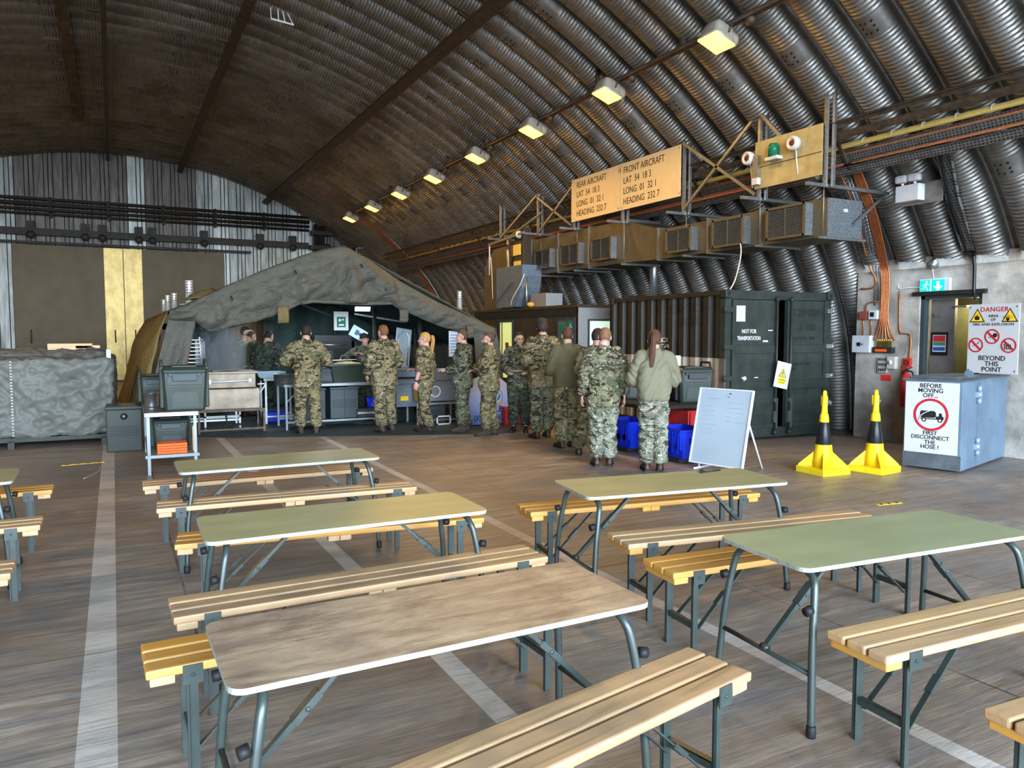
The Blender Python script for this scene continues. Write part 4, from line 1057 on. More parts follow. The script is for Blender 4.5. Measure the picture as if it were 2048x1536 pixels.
    MB().loft([[(0, 10.88, 2.98), (.68, 10.88, 2.98), (.68, 10.88, 3.5), (0, 10.88, 3.5)], [(-.02, 11.9, 3.0), (.8, 11.9, 3.0), (.8, 11.9, 3.79), (-.02, 11.9, 3.79)]], sm=False).build('duct_transition', dm, t)
    MB().box(-.02, 11.9, 3.0, .8, 17.0, 3.80).build('duct_section', dm, t)
    for y, z0, z1, w_ in ((8.45, 2.97, 3.52, .69), (9.6, 2.97, 3.52, .69), (10.88, 2.97, 3.52, .69), (11.9, 2.99, 3.81, .81), (13.1, 2.99, 3.82, .81), (14.3, 2.99, 3.82, .81), (15.5, 2.99, 3.82, .81)): MB().box(-.035, y - .02, z0 - .015, w_ + .02, y + .02, z1 + .015).build('flange', K['galv'], t)
    MB().prism([(17.0, 3.80), (17.45, 3.78), (17.8, 3.6), (18.0, 3.3), (18.05, 2.2), (17.0, 2.2)], .75, 0, 'yz', -.02).build('elbow', dm, t)
    def gr(y1, y0, z0, z1):
        g = MB().box(-.15, y0, z0, 0, y1, z1, 1)
        o = g.build('grille_collar', [dm, gm], t)
        mb = MB(); z = z0 + .03
        while z < z1 - .03: mb.box(-.165, y0 + .02, z, -.155, y1 - .02, z + .008); z += .022
        mb.build('grille_bars', K['black'], o)
        mb = MB().box(-.172, y0 - .01, z0 - .01, -.15, y0 + .03, z1 + .01).box(-.172, y1 - .03, z0 - .01, -.15, y1 + .01, z1 + .01).box(-.172, y0, z0 - .01, -.15, y1, z0 + .025).box(-.172, y0, z1 - .025, -.15, y1, z1 + .01).box(-.168, (y0 + y1) / 2 - .008, z0, -.15, (y0 + y1) / 2 + .008, z1)
        mb.build('grille_frame', dm, o)
    for a in ((8.21, 7.52, 3.02, 3.46), (9.34, 8.68, 3.02, 3.44), (10.49, 9.86, 3.04, 3.43), (12.81, 12.14, 3.10, 3.52), (13.98, 13.29, 3.10, 3.52), (15.11, 14.44, 3.11, 3.51), (16.25, 15.62, 3.12, 3.50)): gr(*a)
    for y in (7.3, 8.45, 10.1, 11.85, 13.5, 15.0): MB().tube([(-.05, y, 2.96), (-.05, y, 3.95)], .006, 5).bar((-.12, y, 2.965), (.8, y, 2.965), .04, .03).build('hanger', K['galv'], t)
    # white rope
    P = [gx(1481, 487, 8.48), gx(1482, 505, 8.46), gx(1478, 530, 8.45), gx(1468, 565, 8.4), gx(1452, 590, 8.2)]
    tag(MB().tube([tuple(v) for v in cr([tuple(p) for p in P], 5)], .010, 6).build('rope', mat('pale_rope', (.62, .56, .46))), 'pale rope hanging from a duct grille to the container corner', 'rope')
    # blue curved fan casing and control panel at the duct end
    fx = gx(1040, 560, 8.3)
    fc = thing('fan_casing', 'blue grey curved fan casing standing on the cabin roof', 'fan casing', (8.12, fx.y + .1, 2.245))
    pts = [(-.5 + .95 * (1 - math.cos(a)), .95 * 1.0 - .95 * math.sin(a)) for a in [R(10 * k) for k in range(10)]]
    MB().prism([(-.55, .95), (-.54, .7), (-.48, .45), (-.36, .22), (-.2, .02), (.75, .02), (.75, .95)][::-1], .5, 0, 'yz', 0).build('casing', mat('blue_grey_sheet', (.17, .22, .28), .4, .4, .15), fc)
    MB().bar((-.01, .75, .15), (-.01, -.1, .6), .03, .02).build('stay', K['galv'], fc)
    c = gx(1037, 545, 8.2)
    pn = wall_thing('control_panel', 'dark control box with yellow labels and white bell above the cabin', 'control panel', (8.15, c.y + .1, c.z))
    MB().box(0, 0, 0, .42, .2, .98, 0, .01).build('box', K['brown_panel'], pn)
    yl = mat('yellow_label', (.75, .55, .12), .5)
    MB().box(-.03, -.02, .38, .3, 0, .62).build('label_plate', yl, pn, label='larger yellow label plate'); MB().box(.0, -.02, .14, .3, 0, .25).build('label_plate', yl, pn, label='smaller yellow label plate')
    MB().lathe([(0, -.09), (.07, -.07), (.09, 0), (.05, .03)], 18, (.24, 0, .83), axis='y').build('bell', K['white'], pn)
    for lab, px, k in (('grey pole at the left of the control box above the cabin', 1017, 0), ('pale pole below the control box above the cabin', 1053, 1)):
        p = gx(px, 600, 8.25); tag(MB().tube([(0, 0, 0), (0, 0, 1.75 if k == 0 else .75)], .045 if k == 0 else .035, 10).build('pole', K['galv'], None, (8.25, p.y, 2.2)), lab, 'pole', 'poles on the cabin roof')
    P = [gx(1049, 548, 8.1), gx(1040, 570, 8.05), gx(1026, 595, 8.05), gx(1022, 608, 8.1), gx(1024, 616, 8.2)]
    tag(MB().tube([tuple(v) for v in cr([tuple(p) for p in P], 5)], .014, 6).build('power_lead', K['white']), 'white cord looping from the control box to the cabin roof', 'cord')
    a, b_ = gx(978, 490, 8.1), gx(1048, 465, 8.1)
    t = thing('rope_hoist', 'steel arm with pale ropes hanging from its tip by the duct end', 'arm', tuple(a))
    MB().bar((0, 0, 0), tuple(b_ - a), .05, .05).bar((0, -1.1, .08), (.1, -2.4, .45), .04, .04).build('arm', K['galv'], t)
    MB().tube([(0, -.03, 0), (-.01, -.05, -.3), (0, -.02, -.72)], .018, 6).tube([(0, -.1, -.3), (0, -.16, -.7), (0, -.2, -1.3)], .010, 6).build('rope', K['white'], t)
    # emergency twin spot
    c = gx(1825, 385, 9.6)
    pl = wall_thing('emergency_light', 'white twin spot emergency light on a grey plate under the cable tray', 'emergency light', tuple(c))
    MB().box(-.22, .06, -.16, .38, .08, .12).build('back_plate', mat('grey_plate', (.2, .19, .18), .5, .4, .3), pl)
    MB().box(-.2, -.08, -.12, .14, .06, .10, 0, .012).build('battery_box', K['white'], pl)
    for x in (-.15, .03):
        sp_ = MB().box(x - .09, -.06, .14, x + .09, .04, .25, 0, .04).build('spot_head', K['white'], pl); MB().tube([(x, 0, .09), (x, 0, .16)], .02, 8).build('spot_joint', K['white'], sp_)
    for lab, P in (('cables feeding the emergency light from the tray', [gx(1795, 318, 9.3), gx(1803, 340, 9.6), gx(1822, 372, 9.62)]),):
        mb = MB()
        for d in (0, .05): mb.tube([tuple(V(p) + V((0, -d, 0))) for p in P], .011, 6)
        tag(mb.build('lamp_lead', K['copper']), lab, 'cable')

def pier():
    XF = 10.58; con = K['concrete']
    jy0, jy1, top, head_ = 7.20, 6.30, 2.76, 2.22
    w = MB().box(XF, jy0, 0, 11.6, 8.28, top, 0, .012).box(XF, 4.2, 0, 11.6, jy1, top, 0, .012).box(XF, jy1 - .01, head_, 11.6, jy0 + .01, top)
    w.box(XF - .02, 4.2, top - .14, 11.6, 8.3, top + .02)
    struct(w.build('wall_right', con))
    d = thing('door_3', None, None, (XF, jy0, 0), W90); d['kind'] = 'structure'
    dark = mat('dim_olive_passage', (.10, .095, .05), .8)
    MB().box(0, .02, 0, .06, .12, head_).box(jy0 - jy1 - .05, .02, 0, jy0 - jy1, .12, head_).box(0, .02, head_ - .06, jy0 - jy1, .12, head_).build('door_frame', K['grey_plastic'], d)
    MB().box(.06, .18, 0.0, .42, .24, head_ - .06).build('door_leaf', mat('grey_door_paint', (.16, .15, .14), .5), d)
    MB().box(-.02, .9, 0, jy0 - jy1 + .02, .94, head_ + .02).build('passage_wall', dark, d)
    pa, pb = jy0 - gx(1903, 680, 11.2).y, jy0 - gx(1943, 680, 11.2).y
    MB().box(pa, .62, 0, pb, .66, head_ - .16).build('side_panel', mat('pale_green_board', (.36, .36, .18), .6), d)
    MB().box(.12, .15, 1.9, .24, .18, 1.96).box(.45, .12, 2.03, .62, .18, 2.06).build('door_closer', K['galv'], d)
    MB().box(-.08, -.07, head_ - .01, jy0 - jy1 + .08, .06, head_ + .05).build('lintel_angle', K['dark_steel'], d)
    l = bpy.data.lights.new('passage_light', 'POINT'); l.energy = 9; l.color = (1, .86, .5); l.shadow_soft_size = .06; lo = bpy.data.objects.new('passage_light', l); COL.objects.link(lo); lo.location = (XF + .35, jy1 + .25, head_ - .15)
    n = wall_thing('door_notice', 'red green and blue notice in a black frame on the grey door', 'notice', (XF + .15, jy0 - .10, 1.34))
    MB().box(0, 0, 0, .24, .02, .34).build('frame', K['black'], n); MB().box(.02, -.003, .05, .22, 0, .30).build('paper', K['paper'], n)
    for z, c in ((.2, (.5, .03, .04)), (.145, (.05, .22, .12)), (.07, (.02, .08, .4))): MB().box(.03, -.005, z, .21, -.003, z + (.09 if z > .18 else .05)).build('colour_band', mat('band_%d' % int(z * 1000), c), n)
    # exit sign
    e = wall_thing('exit_sign', 'green emergency exit sign over the doorway', 'exit sign', (XF - .06, 7.18, 2.24))
    MB().box(0, 0, 0, .46, .05, .21, 0, .008).build('housing', K['white'], e)
    MB().box(.015, -.003, .015, .385, 0, .195).build('face', emit('lit_green_face', (.0, .56, .42), .55), e)
    wl = emit('lit_white_pictogram', (.9, 1, .97), .75)
    mb = MB().prism([(.27, .17), (.31, .17), (.31, .10), (.36, .10), (.29, .035), (.22, .10), (.27, .10)], -.002, 0, 'xz', -.003)
    mb.prism(circle(.014, 12, .115, .165), -.002, 0, 'xz', -.003)
    for a in ([(.12, .145), (.10, .10)], [(.10, .10), (.13, .075), (.125, .04)], [(.10, .10), (.075, .07), (.04, .07)], [(.115, .14), (.145, .125), (.16, .135)], [(.11, .14), (.075, .13), (.065, .105)]):
        for p, q in zip(a[:-1], a[1:]): mb.bar((p[0], -.004, p[1]), (q[0], -.004, q[1]), .004, .014, 0, (0, 1, 0))
    mb.box(.17, -.005, .02, .185, -.003, .19); mb.build('pictogram', wl, e)
    # boxes on the pier
    sw = wall_thing('switch_box', 'grey electrical switch box with black knob on the concrete pier', 'switch box', (XF - .12, 8.26, 1.36)); MB().box(0, 0, 0, .32, .12, .27, 0, .01).build('box', mat('light_grey_enamel', (.5, .52, .55), .4), sw); MB().box(.10, -.01, .10, .16, 0, .16).box(.18, -.008, .12, .2, 0, .14).build('knob', K['black'], sw)
    gl = wall_thing('gland_box', 'dark trunking with a row of brass cable glands under the copper band', 'gland box', (XF - .09, 7.90, 1.36)); MB().box(0, 0, 0, .32, .09, .09).build('trunking', K['dark_steel'], gl); MB().box(.04, -.004, .02, .24, 0, .06).build('label_plate', K['orange'], gl)
    for k in range(7): MB().lathe([(.013, .09), (.013, .17), (.018, .17), (.018, .21), (.010, .22)], 10, (.05 + k * .038, .045, 0)).build('gland', mat('brass', (.6, .38, .08), .35, .8) if k == 0 else bpy.data.materials['brass'], gl)
    sk = wall_thing('socket_panel', 'pale slotted socket panel below the gland box', 'socket panel', (XF - .05, 7.84, 1.05)); MB().box(0, 0, 0, .16, .05, .24, 0, .005).build('panel', K['concrete'], sk)
    mb = MB()
    for r_ in range(3):
        for c in range(4): mb.box(.02 + c * .035, -.003, .03 + r_ * .08, .04 + c * .035, 0, .07 + r_ * .08)
    mb.build('slots', K['black'], sk)
    ds = wall_thing('dial_switch', 'small pale box with a round dial right of the socket panel', 'switch', (XF - .08, 7.66, 1.12)); MB().box(0, 0, 0, .14, .08, .19, 0, .008).build('box', mat('cream_enamel', (.48, .45, .38), .5), ds); MB().tube([(.06, -.015, .1), (.06, 0, .1)], .035, 16).build('dial', K['white'], ds)
    tag(MB().box(0, 0, 0, .17, .006, .09).build('red_label', emit('plain_red_label', (.8, .03, .02), 0.0), None, (XF - .01, 7.80, .93), W90), 'plain bright red label on the pier below the socket panel', 'label')
    rb = wall_thing('alarm_box', 'small rust red box high on the left of the pier', 'alarm box', (XF - .1, 8.17, 1.88)); MB().box(0, 0, 0, .15, .1, .13, 0, .015).build('box', mat('rust_red_paint', (.25, .06, .04), .5), rb)
    mt = wall_thing('meter', 'white meter with black screen beside the rust red box', 'meter', (XF - .1, 7.99, 1.88)); MB().box(0, 0, 0, .15, .1, .14, 0, .008).build('case', K['white'], mt); MB().box(.03, -.004, .04, .10, 0, .11).build('screen', K['black'], mt)
    mb = MB()
    for y, z0, z1 in ((8.12, 1.63, 1.9), (7.98, 1.63, 1.9)): mb.tube([(XF - .04, y, z0), (XF - .04, y, z1 - .05), (XF - .03, y + .0, z1)], .012, 6)
    mb.tube([(XF - .03, 8.1, 2.0), (XF - .03, 8.08, 2.12), (XF - .03, 7.95, 2.16), (XF - .03, 7.85, 2.15)], .012, 6)
    tag(mb.build('pier_pipes', K['copper']), 'thin copper pipes linking the small boxes on the pier', 'pipe')
    tag(MB().tube([tuple(v) for v in cr([(XF - .02, 7.52, 2.3), (XF - .02, 7.5, 1.72), (XF - .02, 7.42, 1.66), (XF - .02, 7.33, 1.64), (XF - .02, 7.31, 1.5), (XF - .02, 7.33, 1.27)], 4)], .012, 6).build('red_cable', K['copper']), 'thin reddish cable running down to the fire call point', 'cable')
    cp = wall_thing('call_point', 'red fire call point beside the doorway', 'call point', (XF - .05, 7.42, 1.16)); MB().box(0, 0, 0, .13, .05, .13, 0, .008).build('box', K['red'], cp); ring(MB(), .065, .065, .022, .04, -.006, 0).build('ring', K['dark_steel'], cp)
    fe = wall_thing('fire_extinguisher', 'red fire extinguisher hanging beside the doorway', 'fire extinguisher', (XF - .1, 7.31, .56))
    MB().lathe([(0, 0), (.07, 0), (.078, .02), (.078, .42), (.06, .47), (.025, .50), (.02, .53), (0, .53)], 22).build('cylinder', K['red'], fe)
    MB().box(-.02, -.02, .53, .03, .02, .56).bar((-.01, 0, .56), (.09, 0, .60), .02, .012).build('valve', K['dark_steel'], fe)
    MB().tube([tuple(v) for v in cr([(.02, 0, .55), (.10, 0, .52), (.11, 0, .40), (.09, 0, .25)], 4)], .011, 8).build('hose', K['black'], fe)
    MB().box(-.13, .06, .1, -.04, .09, .62).build('backboard', mat('faded_red_board', (.28, .04, .04), .6), fe)
    bh = wall_thing('bulkhead_lamp', 'small round dark bulkhead lamp above the exit sign', 'lamp', (XF - .07, 6.98, 2.66)); MB().lathe([(0, -.05), (.05, -.04), (.065, 0), (.065, .07)], 16, axis='y').build('lamp_body', K['galv'], bh); MB().tube([(0, 0, -.06), (.0, .05, -.22), (.01, .05, -.4)], .006, 6).build('lead', K['white'], bh)
    P = [(XF - .02, 7.55, 2.40), (XF - .03, 7.52, 2.34), (XF - .03, 7.40, 2.34), (XF - .02, 7.18, 2.34)]
    tag(MB().tube([tuple(v) for v in cr(P, 4)], .006, 6).build('white_lead', K['white']), 'thin white lead running to the exit sign', 'cable')
    # danger sign
    s = wall_thing('danger_sign', 'white danger sign warning of fire and explosion, standing behind the blue cabinet', 'sign', (10.30, 6.30, 1.13))
    MB().box(0, 0, 0, .66, .015, .92, 0, .004).build('panel', K['paper'], s)
    text('DANGER', .085, K['signred'], s, (.34, -.001, .82), bold=.003, spacing=1.1)
    for l, z in (('AREA', .745), ('OF', .695), ('FIRE AND EXPLOSION', .635)): text(l, .05, K['signblack'], s, (.33, -.001, z), bold=.0015, spacing=1.08)
    for l, z in (('BEYOND', .175), ('THIS', .10), ('POINT', .025)): text(l, .088, K['signblack'], s, (.33, -.001, z), bold=.002)
    for cx in (.12, .54):
        MB().prism([(cx - .105, .68), (cx + .105, .68), (cx, .865)], -.0015, 0, 'xz', 0).build('warning_triangle', K['signblack'], s)
        MB().prism([(cx - .082, .694), (cx + .082, .694), (cx, .84)], -.0015, 0, 'xz', -.0015).build('warning_triangle', K['signyellow'], s)
    MB().prism([(.095, .71), (.145, .71), (.155, .74), (.14, .765), (.132, .75), (.12, .79), (.105, .755), (.095, .77), (.085, .735)], -.0015, 0, 'xz', -.003).build('flame_mark', K['signblack'], s)
    mb = MB()
    for a in (10, 35, 60, 85, 110, 140): mb.bar((.515, -.004, .715), (.515 + .075 * math.cos(R(a)), -.004, .715 + .06 * math.sin(R(a))), .002, .008, 0, (0, 1, 0))
    mb.prism(circle(.022, 10, .515, .715), -.001, 0, 'xz', -.003); mb.build('explosion_mark', K['signblack'], s)
    mb = MB().bar((.285, -.002, .47), (.36, -.002, .52), .002, .02, 0, (0, 1, 0)).prism(circle(.03, 12, .36, .505), -.001, 0, 'xz', 0)
    mb.bar((.075, -.002, .36), (.15, -.002, .40), .002, .016, 0, (0, 1, 0)).bar((.14, -.002, .39), (.155, -.002, .42), .002, .012, 0, (0, 1, 0))
    for k in range(4): mb.bar((.50 + k * .025, -.002, .32), (.49 + k * .025, -.002, .40 - .01 * (k % 2)), .002, .018, 0, (0, 1, 0))
    mb.build('prohibited_items', K['signblack'], s)
    for cx, cz in ((.325, .49), (.115, .375), (.54, .375)): prohib(s, cx, cz, .098, -.003)
    mb = MB()
    for x in (.03, .63):
        for z in (.04, .88): mb.tube([(x, -.006, z), (x, 0, z)], .012, 8)
    mb.build('screw', K['galv'], s)
    # blue steel cabinet
    bm_ = mat('scuffed_blue_grey_paint', (.14, .20, .27), .45, .15, .22, (2.5, 2.5, 2.5))
    dkb = mat('dark_blue_grey_paint', (.10, .115, .13), .5, .2, .3, (4, 4, 4))
    c0 = V((8.865, 5.45, 0)); ang = math.atan2(5.45 - 6.08, 8.865 - 8.70)   # along the sign face, left to right
    t = thing('blue_cabinet', 'blue grey steel cabinet with heavy hinges and a hose warning sign', 'cabinet', (8.70, 6.08, 0), ang)
    Lf = .652; Dp = 1.72; Hc_ = 1.09
    MB().box(0, 0, .02, Lf, Dp, Hc_, 0, .008).build('casing', [bm_], t)
    MB().box(0.0, -.006, .03, Lf, 0, .2).build('kick_plate', dkb, t)
    MB().box(-.02, -.02, Hc_, Lf + .02, Dp + .02, Hc_ + .02).box(.05, .1, Hc_ + .02, Lf - .1, .9, Hc_ + .05).build('lid', dkb, t)
    MB().box(Lf - .002, .52, .05, Lf + .012, Dp - .04, Hc_ - .03).build('side_door', bm_, t)
    MB().box(Lf, 1.0, Hc_ - .55, Lf + .02, 1.03, Hc_ - .50).build('latch', K['galv'], t)
    for z in (.16, .80):
        h_ = MB()
        for k in range(3): h_.tube([(Lf + .02, .52, z + k * .075), (Lf + .02, .52, z + .07 + k * .075)], .028 if k != 1 else .032, 12)
        h_.box(Lf, .44, z + .08, Lf + .025, .6, z + .15); h_.build('hinge', mat('hinge_paint', (.26, .33, .40), .4, .3) if z < .5 else bpy.data.materials['hinge_paint'], t)
    MB().prism(circle(.05, 14, Lf - .1, Hc_ + .07), .02, 0, 'xz', .5).build('lifting_eye', bm_, t)
    p = MB().box(.015, -.012, .205, Lf - .035, -.006, Hc_ - .02).build('warning_panel', K['paper'], t, label='white hose warning panel')
    for l, z in (('BEFORE', 1.005), ('MOVING', .945), ('OFF...', .885)): text(l, .072, K['signblack'], p, (.30, -.013, z), bold=.0018)
    for l, z in (('FIRST', .43), ('DISCONNECT', .375), ('THE', .315), ('HOSE !', .26)): text(l, .068, K['signblack'], p, (.31, -.013, z), bold=.0018)
    ring(MB(), .31, .675, .168, .198, -.002, -.012).build('red_ring', K['signred'], p)
    mb = MB()
    mb.prism([(.19, .645), (.19, .70), (.20, .722), (.35, .722), (.37, .70), (.37, .655), (.35, .64), (.20, .635)], -.002, 0, 'xz', -.012)
    mb.prism([(.37, .62), (.37, .66), (.40, .66), (.405, .70), (.43, .70), (.44, .66), (.455, .655), (.455, .62)], -.002, 0, 'xz', -.012).box(.19, -.014, .62, .455, -.012, .632)
    for x in (.235, .415): mb.prism(circle(.027, 14, x, .612), -.002, 0, 'xz', -.0125)
    mb.build('tanker_mark', K['signblack'], p)
    mb = MB()
    for x in (.235, .415): mb.prism(circle(.014, 12, x, .612), -.002, 0, 'xz', -.0145)
    mb.tube([tuple(v) for v in cr([(.18, -.015, .60), (.2, -.015, .66), (.25, -.015, .70), (.30, -.015, .725)], 4)], .006, 5)
    mb.build('hub_mark', K['paper'], p)

def cones():
    t = None
    for lab, loc, rz in (('yellow and black no parking cone, left of the pair', (7.46, 6.24, 0), R(-4)), ('yellow and black no parking cone, right one beside the blue cabinet', (8.10, 6.03, 0), R(8))):
        if t is None:
            t = thing('parking_cone', lab, 'cone', loc, rz, 'no parking cones')
            b_ = .215
            mb = MB().box(-b_, -b_, 0, b_, b_, .075, 0, .006)
            for a in range(4):
                M_ = Matrix.Rotation(PI / 2 * a + PI / 4, 4, 'Z'); mb.T = M_
                mb.prism([(.07, .07), (.285, .07), (.27, .10), (.11, .25), (.07, .25)], .014, 0, 'xz', -.007)
            mb.T = Matrix()
            mb.build('base', K['yellow'], t)
            pr = [(.118, .06), (.108, .22), (.093, .345), (.093, .347)]
            MB().lathe([(0, .05)] + pr + [(0, .35)], 28).build('cone_body', K['yellow'], t)
            MB().lathe([(.0931, .345), (.0935, .346), (.053, .615), (.052, .617), (0, .617)], 28).build('black_sleeve', K['black_gloss'], t)
            MB().lathe([(.055, .61), (.055, .63), (.048, .685), (.045, .705), (.037, .71), (.034, .76), (.026, .92), (.022, .97), (.014, .985), (0, .985)], 24).box(-.012, -.03, .80, .022, .05, .92, 0, .008).build('top_spike', K['yellow'], t)
            MB().tube([(.024 * math.cos(k * PI / 6) + .02, -.03, .855 + .024 * math.sin(k * PI / 6)) for k in range(12)], .004, 5, closed=True).build('ring', K['galv'], t)
        else: dup(t, loc, rz, lab)

def container():
    t = thing('shipping_container', 'dark green shipping container with one door ajar', 'shipping container', (8.13, 8.62, 0), R(-4.0))
    Wc, Hh, Lc = 2.12, 2.31, 3.35; g = K['greenpaint']; side = mat('brown_black_container_paint', (.03, .026, .018), .45, 0, .25, (4, 4, 4)); cream = mat('cream_container_paint', (.36, .31, .245), .6, 0, .2, (4, 4, 4))
    # corner posts, rails
    mb = MB()
    for x in (0, Wc - .12):
        mb.box(x, .02, 0, x + .12, .14, Hh)
    mb.box(0, .02, Hh - .13, Wc, .14, Hh).box(0, .02, .05, Wc, .14, .2)
    mb.build('end_frame', g, t)
    mb = MB().box(0, 0, Hh - .07, .09, Lc, Hh).box(0, 0, .03, .1, Lc, .16).box(Wc - .09, 0, Hh - .07, Wc, Lc, Hh).box(Wc - .1, 0, .03, Wc, Lc, .16).box(0, Lc - .1, 0, .12, Lc, Hh).box(Wc - .12, Lc - .1, 0, Wc, Lc, Hh).box(0, Lc - .06, 0, Wc, Lc, Hh)
    mb.build('side_rail', side, t)
    MB().box(0.02, .05, Hh - .04, Wc - .02, Lc, Hh - .02).build('roof', side, t); MB().box(.05, .1, .1, Wc - .05, Lc, .16).build('container_floor', mat('bare_floor_boards', (.35, .22, .09), .7), t)
    for x in (-.015, Wc - .105):
        for y in (-.01, Lc - .12):
            for z in (0, Hh - .11):
                c = MB().box(x, y, z, x + .12, y + .13, z + .12, 0, .01).build('corner_casting', g if y < 0 else side, t)
                MB().box(x + .035, y - .003, z + .03, x + .085, y, z + .09).box(x - .003, y + .04, z + .035, x, y + .09, z + .085).build('casting_hole', K['black'], c)
    # corrugated sides
    def corr(x, sgn, mats_, z0, z1, mi):
        mb = MB(); n = 10; p = (Lc - .24) / n; y = .13
        pts = []
        for k in range(n):
            pts += [(0, y), (0, y + p * .42), (.07, y + p * .50), (.07, y + p * .92)]; y += p
        pts += [(0, y)]
        for (a, b_), (c, d) in zip(pts[:-1], pts[1:]): mb.add([(x + sgn * a, b_, z0), (x + sgn * c, d, z0), (x + sgn * c, d, z1), (x + sgn * a, b_, z1)], [(0, 1, 2, 3)], mi)
        return mb
    cz = 1.28
    sp = corr(.02, 1, None, cz, Hh - .07, 0); sp.build('side_panel', side, t, label='brown black upper side panel')
    corr(.02, 1, None, .16, cz, 0).build('side_panel', cream, t, label='cream lower side panel'); corr(Wc - .02, -1, None, .16, Hh - .07, 0).build('side_panel', side, t)
    MB().box(.0, .02, .16, .03, .14, cz).build('cream_band', cream, t)
    # doors
    def door(x0, w_, label, ry, loc):
        d = MB()
        d.box(0, 0, .2, w_, .05, Hh - .14, 0, .004).box(0, -.02, .2, .06, 0, Hh - .14).box(w_ - .06, -.02, .2, w_, 0, Hh - .14).box(0, -.02, .2, w_, 0, .26)
        for z in (1.36, .80): d.box(.05, -.035, z, w_ - .05, 0, z + .015).box(.05, -.025, z + .015, w_ - .05, 0, z + .12).box(.05, -.012, z + .13, w_ - .05, 0, z + .15)
        o = d.build('door', g, t, loc, ry, label=label); return o
    wl = .88
    dl = door(0, wl, 'left door', 0, (.11, .0, 0)); dr = door(0, .86, 'right door', R(0), (Wc - .10 - .80, .03, 0))
    dr.rotation_euler = (0, 0, R(3)); dr.location = (Wc - .10 - .86, -.02, 0)
    for d_, xs in ((dl, wl - .045), (dr, .05)):
        MB().tube([(xs, -.05, .12), (xs, -.05, Hh - .08)], .018, 10).lathe([(.03, .10), (.03, .15)], 10, (xs, -.05, 0)).lathe([(.03, Hh - .16), (.03, Hh - .10)], 10, (xs, -.05, 0)).build('lock_rod', K['greenpaint'] if d_ is dl else g, d_)
        mb = MB().box(xs - .035, -.075, .28, xs + .015, -.03, .46).bar((xs - .01, -.085, .2), (xs - .01, -.085, .66), .018, .03).box(xs - .03, -.07, .6, xs + .03, -.03, .66)
        mb.build('lock_handle', mat('grey_handle_steel', (.15, .17, .16), .4, .6) if d_ is dl else bpy.data.materials['grey_handle_steel'], d_)
    for z in (.5, .95, 1.42, 1.98):
        MB().box(-.05, -.03, z, .14, .0, z + .07).tube([(-.03, -.03, z - .01), (-.03, -.03, z + .08)], .02, 8).build('hinge', g, t); MB().box(Wc - .14, -.04, z, Wc + .02, .0, z + .07).tube([(Wc - .02, -.04, z - .01), (Wc - .02, -.04, z + .08)], .02, 8).build('hinge', K['galv'] if z < 2 else g, t)
    blk = K['signblack']
    text('SC250/MOD/014', .17, blk, dr, (.46, -.001, 1.93), sx=.55, ext=.002); text('GB   1000', .16, blk, dr, (.42, -.001, 1.70), sx=.62, ext=.002)
    for l, z in (('MAXGROSS   8000', 1.56), ('KG', 1.49)): text(l, .075, blk, dr, (.13, -.001, z), sx=.8, align='LEFT', ext=.002)
    for l, z in (('TARE       1720', 1.42), ('PAYLOAD  6280', 1.16), ('KG', 1.09)): text(l, .065, blk, dr, (.13, -.001, z), sx=.85, align='LEFT', ext=.002)
    wh = mat('worn_white_stencil', (.62, .64, .63), .6)
    text('NOT FOR', .085, wh, dl, (.33, -.001, 1.665), sx=.75, bold=.003, ext=.002); text('TRANSPORTATION', .085, wh, dl, (.33, -.001, 1.56), sx=.60, bold=.003, ext=.002)
    mb = MB().box(.70, -.003, 1.70, .79, 0, 1.715).box(.60, -.003, 1.53, .70, 0, 1.555).prism([(.2, .99), (.28, 1.01), (.30, .97), (.25, .92), (.24, .96)], -.002).box(.45, -.003, .98, .52, 0, .992)
    mb.build('paint_scrape', wh, dl)
    st = MB().box(.08, -.006, 1.84, .25, -.001, 2.08, 0, .002).build('data_plate', K['paper'], dl); MB().box(.10, -.008, 1.96, .23, -.006, 2.05).build('print_block', mat('faded_blue_print', (.45, .58, .68), .6), st)
    # writing on the long side
    tl = []
    for s_, sz, yy, zz, m_ in (('SC250/MOD/014', .20, .95, 2.0, blk), ('GB  1000', .18, .95, 1.78, blk), ('NOT FOR', .10, 1.75, 1.52, wh), ('TRANSPORTATION', .085, 1.75, 1.42, wh)):
        o = text(s_, sz, m_, t, (0, 0, 0), (0, 0, 0), sx=.75, ext=.001)
        bm = bmesh.new(); bm.from_mesh(o.data)
        bm.transform(Matrix.Translation((0, yy, zz)) @ Matrix.Rotation(-PI / 2, 4, 'Z') @ Matrix.Rotation(PI / 2, 4, 'X'))
        pp = (Lc - .24) / 10; knots = [(.13 + pp * (k + q), d_) for k in range(10) for q, d_ in ((0, 0), (.42, 0), (.50, .07), (.92, .07))] + [(.13 + pp * 10, 0)]
        bmesh.ops.triangulate(bm, faces=bm.faces[:])
        for ky, _d in knots: bmesh.ops.bisect_plane(bm, geom=bm.verts[:] + bm.edges[:] + bm.faces[:], plane_co=(0, ky, 0), plane_no=(0, 1, 0))
        for v in bm.verts: v.co.x += .0175 + float(np.interp(v.co.y, [a for a, _ in knots], [b_ for _, b_ in knots]))
        bm.to_mesh(o.data); bm.free()
    # hanging tag card
    c = thing('warning_card', 'tilted white card with yellow warning triangle hanging on the container door', 'card', (8.13 + .98, 8.42, 1.02), R(-4)); 
    MB().box(-.14, -.004, -.20, .14, 0, .20).build('card', K['paper'], c); c.rotation_euler = (0, R(12), R(-4))
    MB().prism([(-.075, -.03), (.075, -.03), (0, .10)], -.001, 0, 'xz', -.004).build('triangle', K['signblack'], c); MB().prism([(-.058, -.022), (.058, -.022), (0, .08)], -.001, 0, 'xz', -.005).build('triangle', mat('bright_warning_yellow', (.85, .75, .03), .5), c)
